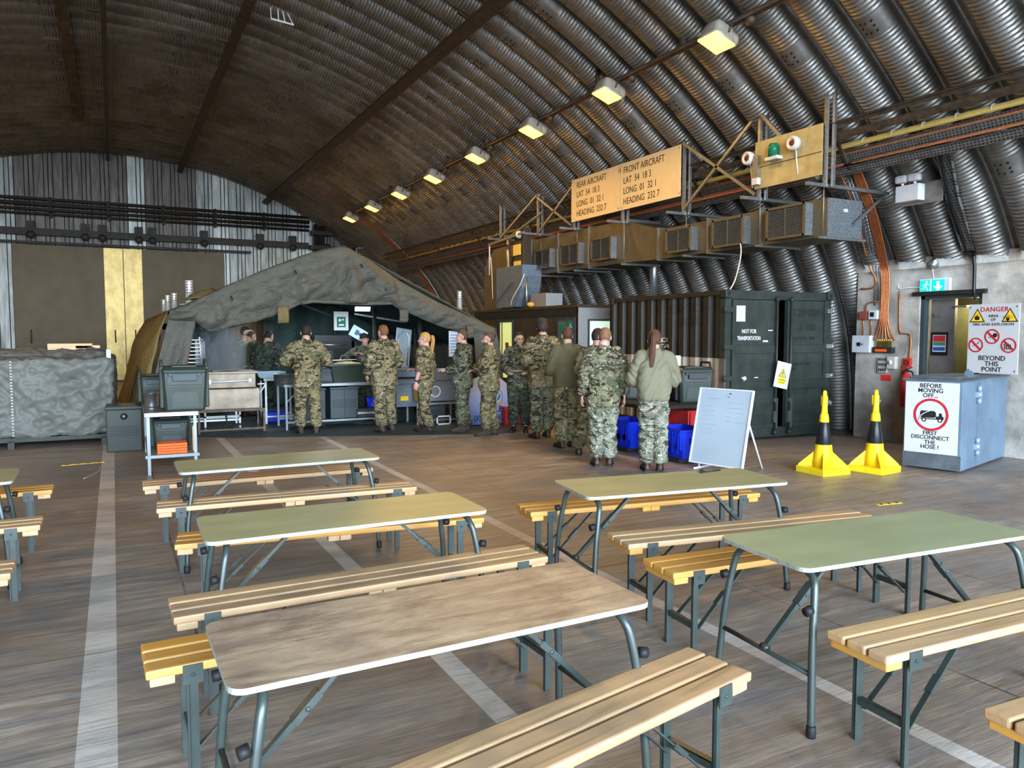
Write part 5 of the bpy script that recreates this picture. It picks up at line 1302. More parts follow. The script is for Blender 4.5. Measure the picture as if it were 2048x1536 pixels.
    MB().box(-.008, -.008, .01, .008, -.006, .055).box(-.008, -.008, -.012, .008, -.006, .002).build('exclamation_mark', K['signblack'], c)
    MB().box(-.075, -.005, -.14, .075, -.004, -.045).build('caption_block', bpy.data.materials['bright_warning_yellow'], c)
    for l, z in (('WARNING', -.085), ('DANGER', -.125)): text(l, .034, K['signblack'], c, (0, -.006, z))
    MB().tube([(0, -.002, .2), (-.05, -.0, .27)], .003, 5).build('string', K['black'], c)
    # dark inside is real: the box is closed all round

def cabin():
    t = thing('site_cabin', 'dark brown panelled cabin with lit windows behind the queue', 'cabin', (8.2, 12.83, 0))
    L_, D_, H_ = 4.9, 1.5, 2.2; bp = K['brown_panel']; gv = mat('grey_speckled_panel', (.33, .34, .35), .5, .4, .3, (50, 50, 50), thr=(.4, .6))
    MB().box(0.04, .04, 0, D_, L_, H_ - .02).build('shell', bp, t)
    MB().box(0, -.0, 0, .04, L_, H_ - .0).build('front_wall', bp, t); MB().box(0, -.02, 0, D_, .04, H_).build('end_wall', gv, t)
    MB().box(-.05, -.05, H_ - .02, D_, L_ + .05, H_ + .04).build('roof', bp, t)
    MB().box(-.015, 0, H_ - .17, 0, L_, H_ - .155).box(-.012, .4, 0, 0, .41, H_ - .17).box(-.012, 1.55, 0, 0, 1.56, H_ - .17).box(-.012, 2.55, 0, 0, 2.56, H_ - .17).box(-.012, 3.6, 0, 0, 3.61, H_ - .17).build('panel_joint', K['dark_steel'], t)
    lit = emit('lit_yellow_green_window', (.55, .60, .22), .55); lit2 = emit('lit_pale_green_window', (.50, .72, .55), .6); dk = mat('dim_green_glass', (.10, .16, .13), .12)
    def win(y0, y1, z0, z1, m_, lab):
        f = MB().box(-.02, y0 - .05, z0 - .05, 0, y1 + .05, z0).box(-.02, y0 - .05, z1, 0, y1 + .05, z1 + .05).box(-.02, y0 - .05, z0, 0, y0, z1).box(-.02, y1, z0, 0, y1 + .05, z1).build('window', K['grey_plastic'], t, label=lab)
        MB().box(-.006, y0, z0, -.001, y1, z1).build('pane', m_, f); return f
    w1 = win(2.8, 3.42, .62, 1.92, lit, 'tall yellow lit window'); MB().box(-.012, 3.3, .62, -.006, 3.34, 1.92).build('glazing_bar', K['grey_plastic'], w1); MB().box(-.012, 2.98, 1.10, -.006, 3.14, 1.45).build('notice', mat('orange_brown_notice', (.25, .09, .03)), w1)
    w2 = win(.14, .72, 1.0, 1.93, dk, 'dim window with green first aid signs')
    gs = mat('first_aid_green', (.02, .16, .09), .5)
    MB().box(-.012, .17, 1.62, -.006, .36, 1.9).build('first_aid_sign', gs, w2); MB().box(-.015, .25, 1.72, -.012, .275, 1.86).box(-.015, .20, 1.78, -.012, .325, 1.80).build('white_cross', K['white'], w2); MB().box(-.012, .45, 1.55, -.006, .66, 1.85).build('first_aid_sign', gs, w2)
    f = MB().box(.22, -.04, 1.38, .80, -.02, 1.95).build('window', K['grey_plastic'], t, label='pale green lit end window'); MB().box(.26, -.045, 1.42, .76, -.04, 1.91).build('pane', lit2, f)
    MB().box(-.025, 2.0, .9, -.012, 2.04, 1.05).build('door_handle', K['galv'], t)
    b = gx(1092, 611, 8.35)
    bx = thing('roof_box', 'galvanised metal box standing on the cabin roof', 'box', (8.35, b.y, 2.24)); MB().box(0, 0, 0, .42, .72, .30, 0, .005).build('casing', gv, bx)
    MB().ball((-.1, .5, .06), .09, .09, .06).build('buoy', mat('orange_lamp_cap', (.6, .33, .06), .4), bx)
    vp = gz(1287, 575, 2.5)
    tag(MB().tube([(0, 0, 0), (0, 0, 1.4)], .085, 14).build('vent_pipe', K['galv'], None, (9.5, 12.1, 2.25)), 'pale vertical vent pipe rising behind the container', 'pipe')
    tag(MB().box(0, 0, 0, .9, .05, .18).build('roof_edge', K['dark_steel'], None, (9.0, 12.4, 2.24)), 'dark ledge on the roof beside the container', 'ledge')
# ---------------------------------------------------------------- field kitchen
def lerp_curve(pts, x):
    xs = [p[0] for p in pts]; ys = [p[1] for p in pts]; return float(np.interp(x, xs, ys))
def cloth(name, c, c2, rough=.6, bmp=.006):
    m, nt, b = _new(name); f = noise_fac(nt, coords(nt), 1.6, 5, .6)
    nt.links.new(ramp(nt, f, [(.3, c2), (.7, c)]), b.inputs['Base Color']); b.inputs['Roughness'].default_value = rough; b.inputs['Specular IOR Level'].default_value = .2
    h = math_(nt, 'ABSOLUTE', math_(nt, 'SUBTRACT', noise_fac(nt, coords(nt, (1, 1, 1)), 3.2, 4, .55, 1.6), .5)); bump(nt, b, h, bmp * 11)
    return m
def fold(p, s=1.0):
    q = V(p) * s
    return (abs(noise.noise(q * 1.3)) - .3) * .8 + (abs(noise.noise(q * 3.1 + V((5, 2, 1)))) - .3) * .35

def tent():
    YT, YE = 12.95, 21.5
    canvas = cloth('grey_green_tent_canvas', (.09, .086, .068), (.062, .061, .049)); lining = cloth('dark_teal_tent_lining', (.03, .055, .052), (.02, .037, .036)); olive_c = cloth('gold_lit_olive_canvas', (.155, .115, .04), (.085, .066, .03))
    T = thing('mess_tent', 'large grey green canvas kitchen tent pitched inside the hangar', 'tent', (3.7, YT, 0))
    Ti = Matrix.Translation((-3.7, -YT, 0))
    top = [(338, 622), (380, 606), (440, 577), (520, 543), (600, 513), (650, 498), (680, 493), (695, 495), (740, 522), (800, 563), (870, 602), (930, 630), (988, 656)]
    hem = [(338, 641), (388, 641), (402, 652), (418, 664), (450, 657), (520, 641), (560, 628), (600, 609), (625, 601), (680, 606), (740, 607), (783, 605), (800, 617), (830, 632), (860, 645), (890, 655), (920, 662), (948, 669), (988, 681)]
    apx = gy(693, 493, YT)
    def val(u, v):
        xt = 338 + (988 - 338) * u
        a, b = gy(xt, lerp_curve(top, xt), YT), gy(xt, lerp_curve(hem, xt), YT)
        p = a.lerp(b, v); e = math.sin(PI * min(1, v * 1.02)) ** .7
        d = p - apx; th = math.atan2(d.x, -d.z); r_ = d.length
        k = math.exp(-((xt - 700) / 85) ** 2)
        y = -.10 * e - .16 * k * (.5 + .5 * math.sin(th * 9 + .6)) * min(1, r_ / .6) * min(1, v * 2.5)
        y += (-.20 * fold((p.x * .55 + p.z * 1.1, p.z * 1.9 - p.x * .8, 3)) - .12 * fold((p.x * 1.5 + p.z, p.z * 4 - p.x * 1.6, 7))) * min(1, v * 3)
        # tucks that run down to the tied points of the hem
        for tx in (448, 612, 790): y -= .07 * math.exp(-((xt - tx + (1 - v) * 22) / 9) ** 2) * min(1, v * 2)
        return (p.x, YT + y, p.z)
    MB(Ti).grid(150, 26, val, thick=.012).build('valance', canvas, T)
    # rolled strip along the foot of the gable
    P = [gy(px, py, YT - .04) for px, py in ((605, 606), (625, 602), (680, 605), (740, 607), (785, 606), (802, 617))]
    MB(Ti).tube([tuple(p) for p in P], .035, 8).build('rolled_hem', canvas, T)
    def flap(l, r, name):
        def f(u, v):
            i = v * (len(l) - 1); k = min(int(i), len(l) - 2); t = i - k
            a = [l[k][q] * (1 - t) + l[k + 1][q] * t for q in (0, 1)]; b = [r[k][q] * (1 - t) + r[k + 1][q] * t for q in (0, 1)]
            p = gy(a[0] * (1 - u) + b[0] * u, a[1] * (1 - u) + b[1] * u, YT)
            return (p.x, YT - .02 + .05 * math.sin(u * 11 + v * 3) * v + .06 * fold((p.x * 2, p.z * .6, 1)), max(p.z, .02))
        MB(Ti).grid(26, 30, f, thick=.012).build(name, canvas, T)
    flap([(340, 622), (326, 680), (312, 740), (300, 800), (290, 862)], [(392, 640), (386, 664), (376, 720), (364, 780), (350, 868)], 'front_flap')
    flap([(946, 667), (950, 720), (956, 780), (962, 820), (968, 856)], [(990, 656), (1002, 720), (1006, 780), (1008, 820), (1010, 856)], 'front_flap')
    # roof, walls
    aL, aR = gy(338, 622, YT), gy(988, 656, YT)
    def roof(side):
        e = aL if side < 0 else aR
        def f(u, v):
            p = apx.lerp(e, u); y = YT + .02 + (YE - YT) * v
            s = .10 * math.sin(PI * u) * abs(math.sin(v * PI * 4)) + .04 * fold((u * 4, y * .8, side))
            return (p.x, y, p.z - s)
        return f
    MB(Ti).grid(24, 70, roof(-1), thick=.01).build('roof_sheet', canvas, T); MB(Ti).grid(24, 70, roof(1), thick=.01).build('roof_sheet', canvas, T)
    def lw(u, v):
        y = YT + .05 + (YE - YT) * u; tpt = V((aL.x, y, aL.z)); bpt = V((.28, y, .02)); p = tpt.lerp(bpt, v)
        return (p.x - .20 * abs(math.sin(y * 3.1 + .5 * p.z)) ** .6 * min(1, v * 3 + .15) - .10 * fold((y * 2, p.z, 2)), y, p.z)
    MB(Ti).grid(120, 20, lw, thick=.01).build('side_wall', olive_c, T)  # gold of this wall is warm lamplight put into the canvas colour
    MB(Ti).grid(60, 12, lambda u, v: (aR.x + .2 * v + .05 * math.sin((YE - YT) * u * 5), YT + .05 + (YE - YT) * u, aR.z * (1 - v) + .02), thick=.01).build('side_wall', canvas, T)
    # lining: ceiling inner, back curtains
    MB(Ti).grid(20, 20, lambda u, v: (aL.x + .12 + (apx.x - aL.x - .1) * u, YT + .3 + 4.6 * v, aL.z - .16 + (apx.z - aL.z - .25) * u - .12 * math.sin(v * PI * 2) ** 2 - .05 * fold((u * 3, v * 4, 0))), thick=.01).build('inner_roof', lining, T)
    MB(Ti).grid(20, 20, lambda u, v: (apx.x + (aR.x - apx.x - .15) * u, YT + .3 + 4.6 * v, apx.z - .35 + (aR.z - apx.z + .1) * u - .12 * math.sin(v * PI * 2) ** 2), thick=.01).build('inner_roof', lining, T)
    def curtain(x0, x1, y, z0, z1):
        def g(u, v):
            x = x0 + (x1 - x0) * u; zr = float(np.interp(x, [aL.x, apx.x, aR.x], [aL.z, apx.z, aR.z])) - .14
            return (x, y + .10 * math.sin(u * (x1 - x0) * 7 + v * 2.4) * (.4 + v) + .12 * fold((u * 4, v * 2, 6)), z0 + (min(z1, zr) - z0) * (1 - v))
        return g
    xa = gy(528, 700, 17.6).x
    MB(Ti).grid(70, 24, curtain(xa, aR.x - .05, 17.6, .02, 3.0), thick=.01).build('back_curtain', lining, T)
    xb0, xb1 = gy(385, 700, 16.5).x, gy(457, 700, 16.5).x
    MB(Ti).grid(24, 20, curtain(xb0, xb1, 16.5, .02, 2.2), thick=.01).build('back_curtain', lining, T)
    MB(Ti).grid(24, 8, curtain(xb1 - .2, xa + .3, 17.5, 1.93, 2.9), thick=.01).build('back_curtain', lining, T)
    fr = MB(Ti)
    for x in (gy(795, 650, 13.6).x, gy(826, 650, 15.2).x, gy(880, 650, 13.7).x, gy(768, 650, 16).x):
        y = 13.5 + random.uniform(0, 1.8); f2 = MB(Ti).tube([(x, y, 0), (x, y, 2.35 - max(0, (x - 4.4)) * .25)], .045, 10).build('tent_pole', K['dark_steel'], T)
    MB(Ti).bar((4.3, 15.0, 2.05), (6.3, 15.0, 1.75), .035, .035).bar((2.4, 13.2, 2.32), (4.6, 16, 1.85), .03, .03).build('cross_pole', K['galv'], T)
    for px, py, w_, hh, m_ in ((566, 629, .18, .28, olive_c), (807, 632, .16, .22, canvas), (940, 664, .14, .22, canvas)):
        p = gy(px, py, YT - .1); MB(Ti).grid(6, 8, lambda u, v: (p.x + w_ * (u - .5), YT - .1 - .03 * math.sin(3 * v), p.z + hh * (.5 - v)), thick=.01).build('tab', m_, T)
    for px, py in ((462, 592), (590, 540), (722, 528), (770, 575)):
        p = gy(px, py, YT - .17); MB(Ti).tube([tuple(p), tuple(p + V((.02, -.02, -.06)))], .012, 6).build('toggle', K['black'], T)
    # ground sheet, lamp
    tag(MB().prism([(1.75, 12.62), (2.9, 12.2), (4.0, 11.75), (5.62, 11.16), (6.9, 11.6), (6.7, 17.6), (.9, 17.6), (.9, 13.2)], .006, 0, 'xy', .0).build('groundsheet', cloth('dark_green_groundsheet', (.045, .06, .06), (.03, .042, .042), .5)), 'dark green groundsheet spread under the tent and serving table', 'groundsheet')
    c = gy(725, 619, YT + .15); tl = thing('strip_light', 'small white strip light hanging under the tent gable', 'strip light', tuple(c)); MB().box(-.13, -.02, -.03, .13, .02, .02).build('tube', emit('lit_tube', (.85, .95, 1), 2.2), tl); MB().box(-.14, -.03, .02, .14, .03, .05).build('housing', K['galv'], tl)
    for lx, ly, lz, le in ((c.x, YT + .25, c.z - .06, 5), (3.7, 15.6, 2.35, 22), (2.3, 16.2, 2.0, 10)):  # first lights the gable strip; the others are unseen, added to brighten the inside
        l = bpy.data.lights.new('strip_and_fill_glow', 'AREA'); l.shape = 'RECTANGLE'; l.size = .6; l.size_y = .06; l.energy = le; l.color = (.8, .93, 1); lo = bpy.data.objects.new('strip_and_fill_glow', l); COL.objects.link(lo); lo.location = (lx, ly, lz)
    # flue pipes
    perf, nt, b = _new('perforated_flue_steel'); tc = N(nt, 'ShaderNodeTexCoord'); sp = N(nt, 'ShaderNodeSeparateXYZ'); nt.links.new(tc.outputs['Object'], sp.inputs[0])
    fz = math_(nt, 'ABSOLUTE', math_(nt, 'SUBTRACT', math_(nt, 'FRACT', math_(nt, 'MULTIPLY', sp.outputs[2], 22.0)), .5)); an = math_(nt, 'ABSOLUTE', math_(nt, 'SUBTRACT', math_(nt, 'FRACT', math_(nt, 'MULTIPLY', math_(nt, 'ARCTAN2', sp.outputs[1], sp.outputs[0]), 2.2)), .5))
    hole = math_(nt, 'MULTIPLY', math_(nt, 'MULTIPLY', math_(nt, 'LESS_THAN', fz, .25), math_(nt, 'LESS_THAN', an, .28)), math_(nt, 'GREATER_THAN', sp.outputs[2], .12))
    nt.links.new(mix(nt, hole, (.60, .60, .58), (.06, .05, .05)), b.inputs['Base Color']); b.inputs['Metallic'].default_value = .5; b.inputs['Roughness'].default_value = .35
    first = None
    for lab, px, py, Y, sc_ in (('tallest perforated flue pipe on the left tent roof', 379, 605, 13.9, 1.0), ('pinkish lit slim flue pipe, third from the left on the tent roof', 349, 618, 15.6, .82), ('perforated flue pipe, second from left on the tent roof', 336, 620, 16.6, .80), ('small perforated flue pipe, leftmost on the tent roof', 328, 624, 17.6, .72), ('perforated flue pipe on the right tent slope', 919, 614, 13.9, .85)):
        p = gy(px, py, Y); f = thing('flue_pipe', lab, 'flue pipe', tuple(p), 0, 'flue pipes on the tent roof')
        r_ = .062 * sc_; MB().lathe([(r_, -.08), (r_, .36 * sc_), (r_ * .95, .37 * sc_), (r_ * .9, .3 * sc_), (0, .3 * sc_)], 20).build('pipe', perf, f); MB().lathe([(r_ * 1.0, -.02), (r_ * 2.6, -.03), (r_ * 2.6, -.04), (r_, -.05)], 16).build('flashing', K['galv'] if sc_ < 1 else K['white'], f)
    p = gy(412, 596, 13.6)
    tag(MB().grid(14, 10, lambda u, v: (-.3 + .75 * u, -.1 + .3 * v, .08 * fold((u * 5, v * 4, 8)) + .16 * math.sin(PI * u) * math.sin(PI * v)), thick=.015).build('bundled_canvas', olive_c, None, tuple(p)), 'crumpled bundle of canvas beside the tallest flue', 'canvas')

def cambro(label, loc, rz=0, w=.46, d=.62, h=.52, col=None, latch=True, blackside=False, group='insulated food carriers'):
    col = col or K['olive_plastic']
    t = thing('food_carrier', label, 'food carrier', loc, rz, group)
    wt, wb = w / 2, w / 2 * .9
    def rr(hw, y0, y1, z, b_=.03): return [(-hw, y0 + b_, z), (-hw + b_, y0, z), (hw - b_, y0, z), (hw, y0 + b_, z), (hw, y1 - b_, z), (hw - b_, y1, z), (-hw + b_, y1, z), (-hw, y1 - b_, z)]
    MB().loft([rr(wb * .97, .02, d * .96, 0), rr(wb, .01, d * .97, .02), rr(wt * .97, 0, d, h * .52), rr(wt, 0, d, h * .80), rr(wt * .985, .005, d - .005, h * .815)], sm=False).build('tub', col, t)
    MB().loft([rr(wt * 1.02, -.012, d + .01, h * .82), rr(wt * 1.03, -.014, d + .012, h * .87), rr(wt * .95, .03, d - .03, h * .93), rr(wt * .93, .035, d - .035, h * .935)], sm=False).box(-wt * .55, .1, h * .93, wt * .55, d - .12, h * .955).build('lid', col, t)
    MB().prism([(-wt * .62, .04), (wt * .62, .04), (wt * .56, h * .34), (wt * .45, h * .40), (-wt * .45, h * .40), (-wt * .56, h * .34)], -.012, 0, 'xz', .012).box(-wt * .8, -.012, h * .55, wt * .8, .0, h * .78, 0, .008).build('front_moulding', col, t)
    if latch:
        MB().box(-wt * .55, -.05, h * .64, wt * .55, -.012, h * .80, 0, .008).box(-wt * .72, -.035, h * .74, wt * .72, -.012, h * .81, 0, .006).build('latch', K['grey_plastic'] if not blackside else K['dark_plastic'], t)
    for sx in (-1, 1):
        x = sx * wt * 1.0
        MB().box(x - .025, .10, h * .05, x + .025, .20, h * .95, 0, .015).box(x - .025, d - .22, h * .05, x + .025, d - .12, h * .95, 0, .015).tube([(x, .12, h * .92), (x, .14, h * 1.06), (x, d - .16, h * 1.06), (x, d - .14, h * .92)], .018, 8).build('side_handle', K['black'] if blackside else col, t)
    return t
def groovebox(label, loc, rz, w, d, h, col, split=False, badge=False, group='insulated boxes'):
    t = thing('insulated_box', label, 'box', loc, rz, group)
    MB().box(-w / 2, 0, 0, w / 2, d, h * .93, 0, .015).build('body', col, t)
    MB().box(-w / 2 - .012, -.012, h * .93, w / 2 + .012, d + .01, h, 0, .012).box(w * .1, -.02, h * .985, w * .4, d * .3, h * 1.02, 0, .008).build('lid', col, t)
    mb = MB()
    for k in range(5): mb.box(-w / 2 + .03, -.008, h * .35 + k * .032, w / 2 - .03, .0, h * .35 + k * .032 + .014)
    if split: mb.box(-.006, -.01, .03, .006, 0, h * .9)
    mb.build('ribs', K['dark_plastic'], t)
    if badge: MB().tube([(0, -.012, h * .78), (0, 0, h * .78)], .045, 18).build('badge', K['black'], t); MB().tube([(0, -.016, h * .78), (0, -.012, h * .78)], .026, 16).build('badge_centre', K['galv'], t)
    return t
def tabletop_frame(label, loc, rz, w, d, h, topm, legm, group=None, shelf=None, brace=True, name='trestle_table'):
    t = thing(name, label, 'table', loc, rz, group)
    MB().box(0, 0, h - .05, w, d, h, 0, .006).build('tabletop', topm, t)
    for x in (.04, w - .04):
        for y in (.04, d - .04): MB().box(x - .017, y - .017, 0, x + .017, y + .017, h - .05).build('leg', legm, t)
    if shelf is not None: MB().box(.02, .02, shelf - .02, w - .02, d - .02, shelf).box(.0, .0, shelf - .03, w, .04, shelf + .005).build('shelf', legm, t)
    else: MB().box(.04, .02, .12, w - .04, .06, .15).box(.04, d - .06, .12, w - .04, d - .02, .15).build('lower_rail', legm, t)
    if brace: MB().bar((.05, .04, h - .30), (.30, .04, h - .06), .02, .02).bar((w - .05, .04, h - .30), (w - .30, .04, h - .06), .02, .02).build('brace', legm, t)
    return t
def food_mat(n, c): return mat(n, c, .6, 0, .4, (30, 30, 30), .01, 40)

def kitchen():
    X = lambda px, Y: gy(px, 750, Y).x
    alu, galv, steel = K['alu'], K['galv'], K['steel']
    # serving table and what is on it
    ty = 13.22; tabletop_frame('long pale topped serving table in front of the tent', (2.55, ty, 0), 0, X(778, ty) - 2.55, .82, .79, alu, alu, name='serving_table')
    zt = .79
    p = thing('cooking_pan', 'steel pan of food at the left end of the serving table', 'pan', (X(571, ty + .2), ty + .22, zt)); MB().lathe([(.0, 0), (.17, 0), (.19, .02), (.195, .17), (.205, .17), (.2, .175), (.18, .14), (0, .13)], 26).build('pan', steel, p); MB().lathe([(.17, .13), (.12, .155), (.05, .165), (0, .16)], 20).build('food', food_mat('rice', (.62, .52, .33)), p)
    bt = thing('food_tub', 'large open green insulated tub of mash on the serving table', 'tub', (X(697, ty + .3), ty + .12, zt)); bx = MB()
    def rc(hw, hd, z): return [(-hw, -hd + .28, z), (hw, -hd + .28, z), (hw, hd + .28, z), (-hw, hd + .28, z)]
    bx.loft([rc(.29, .22, 0), rc(.35, .27, .28), rc(.40, .31, .29), rc(.40, .31, .33), rc(.345, .26, .33), rc(.33, .25, .25)], sm=False).build('tub', K['olive_plastic'], bt)
    MB().grid(14, 12, lambda u, v: (-.33 + .66 * u, .03 + .5 * v, .30 + .07 * math.sin(PI * u) * math.sin(PI * v) + .012 * noise.noise(V((u * 9, v * 9, 0))))).build('food', food_mat('mash', (.60, .50, .25)), bt)
    tg = thing('tongs', 'steel tongs and spoons resting across the open tub', 'tongs', (X(690, ty + .3), ty + .3, zt + .37)); MB().bar((-.3, 0, .02), (.1, .05, .0), .03, .006).bar((-.25, .1, .02), (.22, .02, .03), .03, .006).tube([(-.1, .05, 0), (-.02, .1, .1), (.05, .1, .1)], .008, 6).build('blades', steel, tg)
    cambro('closed grey carrier with latch at the middle of the serving table', (X(650, ty + .35), ty + .25, zt), 0, .34, .5, .30, K['grey_plastic'], group=None)
    groovebox('slate insulated box with split ribbed front under the serving table', (X(683, ty + .3), ty + .12, .15), 0, .50, .55, .56, K['grey_plastic'], split=True)
    groovebox('slate ribbed insulated box half hidden behind the left end person', (X(620, ty + .3), ty + .15, .15), 0, .46, .5, .55, K['grey_plastic'])
    for k in range(3):
        tr = MB().box(-.23, 0, 0, .23, .3, .05, 0, .01).build('tray', steel if k == 1 else K['dark_plastic'], None, (X(733, ty + .2), ty + .12, .151 + k * .053)); tag(tr, ['lowest dark tray in the stack under the serving table', 'steel tray in the middle of the stack under the serving table', 'top dark tray of the stack under the serving table'][k], 'tray', 'trays under the serving table')
    tag(MB().lathe([(0, 0), (.1, 0), (.13, .32), (.12, .32), (.1, .02), (0, .02)], 18).build('blue_tub', K['blue'], None, (X(748, ty + .5), ty + .55, .1501)), 'deep blue tub under the right part of the serving table', 'tub')
    tag(MB().box(-.2, 0, 0, .2, .3, .18, 0, .02).build('blue_bag', K['blue'], None, (X(548, 14.6), 14.6, .01)), 'dark blue bundle on the groundsheet left of the serving table', 'bundle')
    tabletop_frame('steel side table with pale blue trays behind the camouflaged cook', (X(528, 14.3), 14.35, 0), 0, .62, .6, .84, steel, galv, brace=False, name='side_table')
    tr = thing('steel_tray', 'pale blue lined tray under the reaching cook hands', 'tray', (X(545, 14.4), 14.4, .84)); MB().loft([rc(.2, .15, 0), rc(.24, .19, .11), rc(.26, .2, .11), rc(.22, .16, .02)], sm=False).build('tray_body', mat('pale_blue_plastic', (.42, .55, .66), .4), tr)
    # ovens and cabinets at the back
    for lab, px, w_, hh, Y, m_ in (('tall dark oven cabinet inside the tent behind the serving table', 668, .78, 1.62, 15.9, K['dark_plastic']), ('black steel cabinet inside the tent right of the oven', 738, .60, 1.50, 15.9, K['black_gloss'])):
        o = thing('oven_cabinet', lab, 'cabinet', (X(px, Y), Y, 0)); MB().box(-w_ / 2, 0, 0, w_ / 2, .7, hh, 0, .01).build('body', m_, o); MB().box(-w_ / 2 + .05, -.02, .85, w_ / 2 - .05, 0, hh - .12, 0, .006).build('oven_door', K['dark_steel'], o); MB().tube([(-w_ / 2 + .1, -.05, hh - .2), (w_ / 2 - .1, -.05, hh - .2)], .012, 8).build('handle', steel, o)
    b = thing('fridge_box', 'blue grey equipment box on a stand left of the oven', 'box', (X(651, 15.2), 15.2, .0)); MB().box(-.17, 0, .86, .17, .4, 1.30, 0, .01).build('body', K['grey_plastic'], b); MB().box(-.2, 0, 0, .2, .42, .86).build('stand', K['dark_plastic'], b)
    s = thing('safety_sign', 'small green safety sign in a white frame inside the tent', 'sign', (X(684, 14.5), 14.5, 1.72)); MB().box(-.14, 0, -.0, .14, .01, .36).build('panel', K['paper'], s); MB().box(-.085, -.004, .06, .085, 0, .26).build('green_field', mat('safety_green', (.01, .12, .08)), s); MB().box(-.05, -.006, .17, -.005, -.004, .22).box(.015, -.006, .19, .05, -.004, .22).box(-.05, -.006, .09, .05, -.004, .12).build('pictogram', K['white'], s); MB().tube([(0, 0, .36), (.1, .2, .8)], .004, 4).build('cord', K['black'], s)
    s = thing('hanging_card', 'tilted pale blue card hanging inside the tent above the cook', 'card', (X(718, 14.4), 14.4, 1.66), 0); MB().box(-.16, 0, -.11, .16, .008, .11).build('card', mat('pale_blue_card', (.50, .60, .68), .6), s); MB().box(-.07, -.003, -.05, .0, 0, .05).build('print_block', mat('dark_blue_print', (.06, .12, .2)), s); MB().tube([(.03, -.004, .0), (.03, .0, .0)], .03, 12).build('print_dot', bpy.data.materials['dark_blue_print'], s); s.rotation_euler = (0, R(30), 0)
    # hot cupboards
    hb = thing('hot_cupboard', 'grey steel hot cupboard with its lid propped upright', 'hot cupboard', (X(785, 13.5), 13.35, 0)); gs = mat('blue_grey_steel', (.20, .24, .29), .35, .6, .2, (3, 3, 20))
    MB().box(0, 0, .72, .48, .55, .98, 0, .01).box(.03, .03, .3, .45, .5, .72).build('body', gs, hb); MB().box(-.02, -.03, .98, .52, .58, 1.02, 0, .008).build('rim', steel, hb)
    lid = MB().box(0, -.02, 0, .31, .02, .78, 0, .012).build('lid', mat('pale_steel_lid', (.30, .36, .38), .3, .6, .15), hb, (.12, .45, 1.02)); lid.rotation_euler = (R(-10), R(9), 0)
    MB().tube([(.05, -.026, .06), (.05, -.026, .62), (.12, -.026, .70), (.2, -.026, .70), (.26, -.026, .62), (.26, -.026, .06)], .012, 6).build('lid_moulding', steel, lid)
    MB().box(.0, -.02, .82, .48, -.0, .86).build('handle', K['black_gloss'], hb); MB().box(.1, -.01, .42, .25, .03, .5).build('label_plate', K['signyellow'], hb)
    for x in (.03, .45):
        for y in (.05, .48): MB().box(x - .015, y - .015, 0, x + .015, y + .015, .72).build('leg', K['dark_steel'], hb)
    tag(MB().lathe([(0, 0), (.085, 0), (.1, .28), (.09, .28), (.075, .02), (0, .02)], 18).build('blue_tub', K['blue'], None, (X(800, 13.5) - .0, 13.7, 1.021)), 'bright blue tub standing on the hot cupboard', 'tub')
    c2 = thing('serving_counter', 'stainless serving unit with round white emblem on a tube stand', 'serving unit', (X(860, 12.9), 12.95, 0))
    MB().box(0, 0, .42, .68, .6, .80, 0, .012).build('body', mat('satin_grey_steel', (.30, .32, .35), .36, .7, .12, (2, 2, 30)), c2); MB().box(-.03, -.03, .80, .71, .63, .98, 0, .02).box(-.05, -.05, .96, .73, .65, 1.0, 0, .01).build('upper_tub', bpy.data.materials['satin_grey_steel'], c2)
    MB().tube([(.45, -.07, .86), (.62, -.07, .86), (.64, -.03, .9)], .010, 6).build('handle', K['galv'], c2)
    ring(MB(), .12, .6, .085, .105, -.004, 0).build('emblem', K['white'], c2)
    MB().box(-.24, -.02, .36, .7, .04, .40).build('stand_rail', galv, c2); MB().box(-.24, .55, .36, .7, .6, .40).build('stand_rail', galv, c2)
    for x in (-.22, .66):
        for y in (.01, .57): MB().box(x - .018, y - .018, 0, x + .018, y + .018, .38).build('leg', galv, c2)
    MB().box(-.22, 0, .06, .66, .03, .09).build('lower_rail', galv, c2)
    MB().box(-.17, .1, .42, -.02, .35, .72).prism([(-.15, .45), (-.04, .45), (-.095, .56)], -.004, 0, 'xz', .1, None).build('warning_panel', mat('amber_panel', (.42, .25, .05), .5), c2)
    groovebox('small green grey box under the serving unit', (X(876, 12.95), 12.98, .01), 0, .30, .3, .33, K['grey_plastic'], group=None)
    wf = thing('white_stand', 'small white frame propped below the serving unit', 'frame', (X(886, 12.75), 12.72, .01)); MB().box(-.14, 0, 0, .14, .02, .025).box(-.14, 0, .14, .14, .02, .165).box(-.14, 0, 0, -.115, .02, .165).box(.115, 0, 0, .14, .02, .165).build('frame_bars', K['white'], wf)
    pn = thing('paper_notice', 'white paper notice with text lines at the tent side', 'notice', (X(912, 13.1), 13.15, 1.25)); MB().box(-.12, 0, -.02, .12, .006, .46).build('paper', K['paper'], pn); mb = MB()
    for k in range(7): mb.box(-.09, -.003, .04 + k * .055, .09 - .03 * (k % 3), 0, .06 + k * .055)
    mb.build('print_lines', mat('blue_print', (.12, .2, .4)), pn)
    # field cooker
    fc = thing('field_cooker', 'stainless tilting fry pan cooker steaming on a tube stand', 'cooker', (X(402, 13.35), 13.35, 0)); st = mat('heat_stained_steel', (.20, .165, .125), .5, .7, .35, (4, 4, 4))
    MB().box(.0, .0, .40, .92, .6, .74, 0, .01).build('lower_casing', st, fc); MB().box(.02, .0, .75, .86, .58, 1.0, 0, .015).box(-.01, -.03, .99, .9, .62, 1.03, 0, .008).build('pan_body', st, fc)
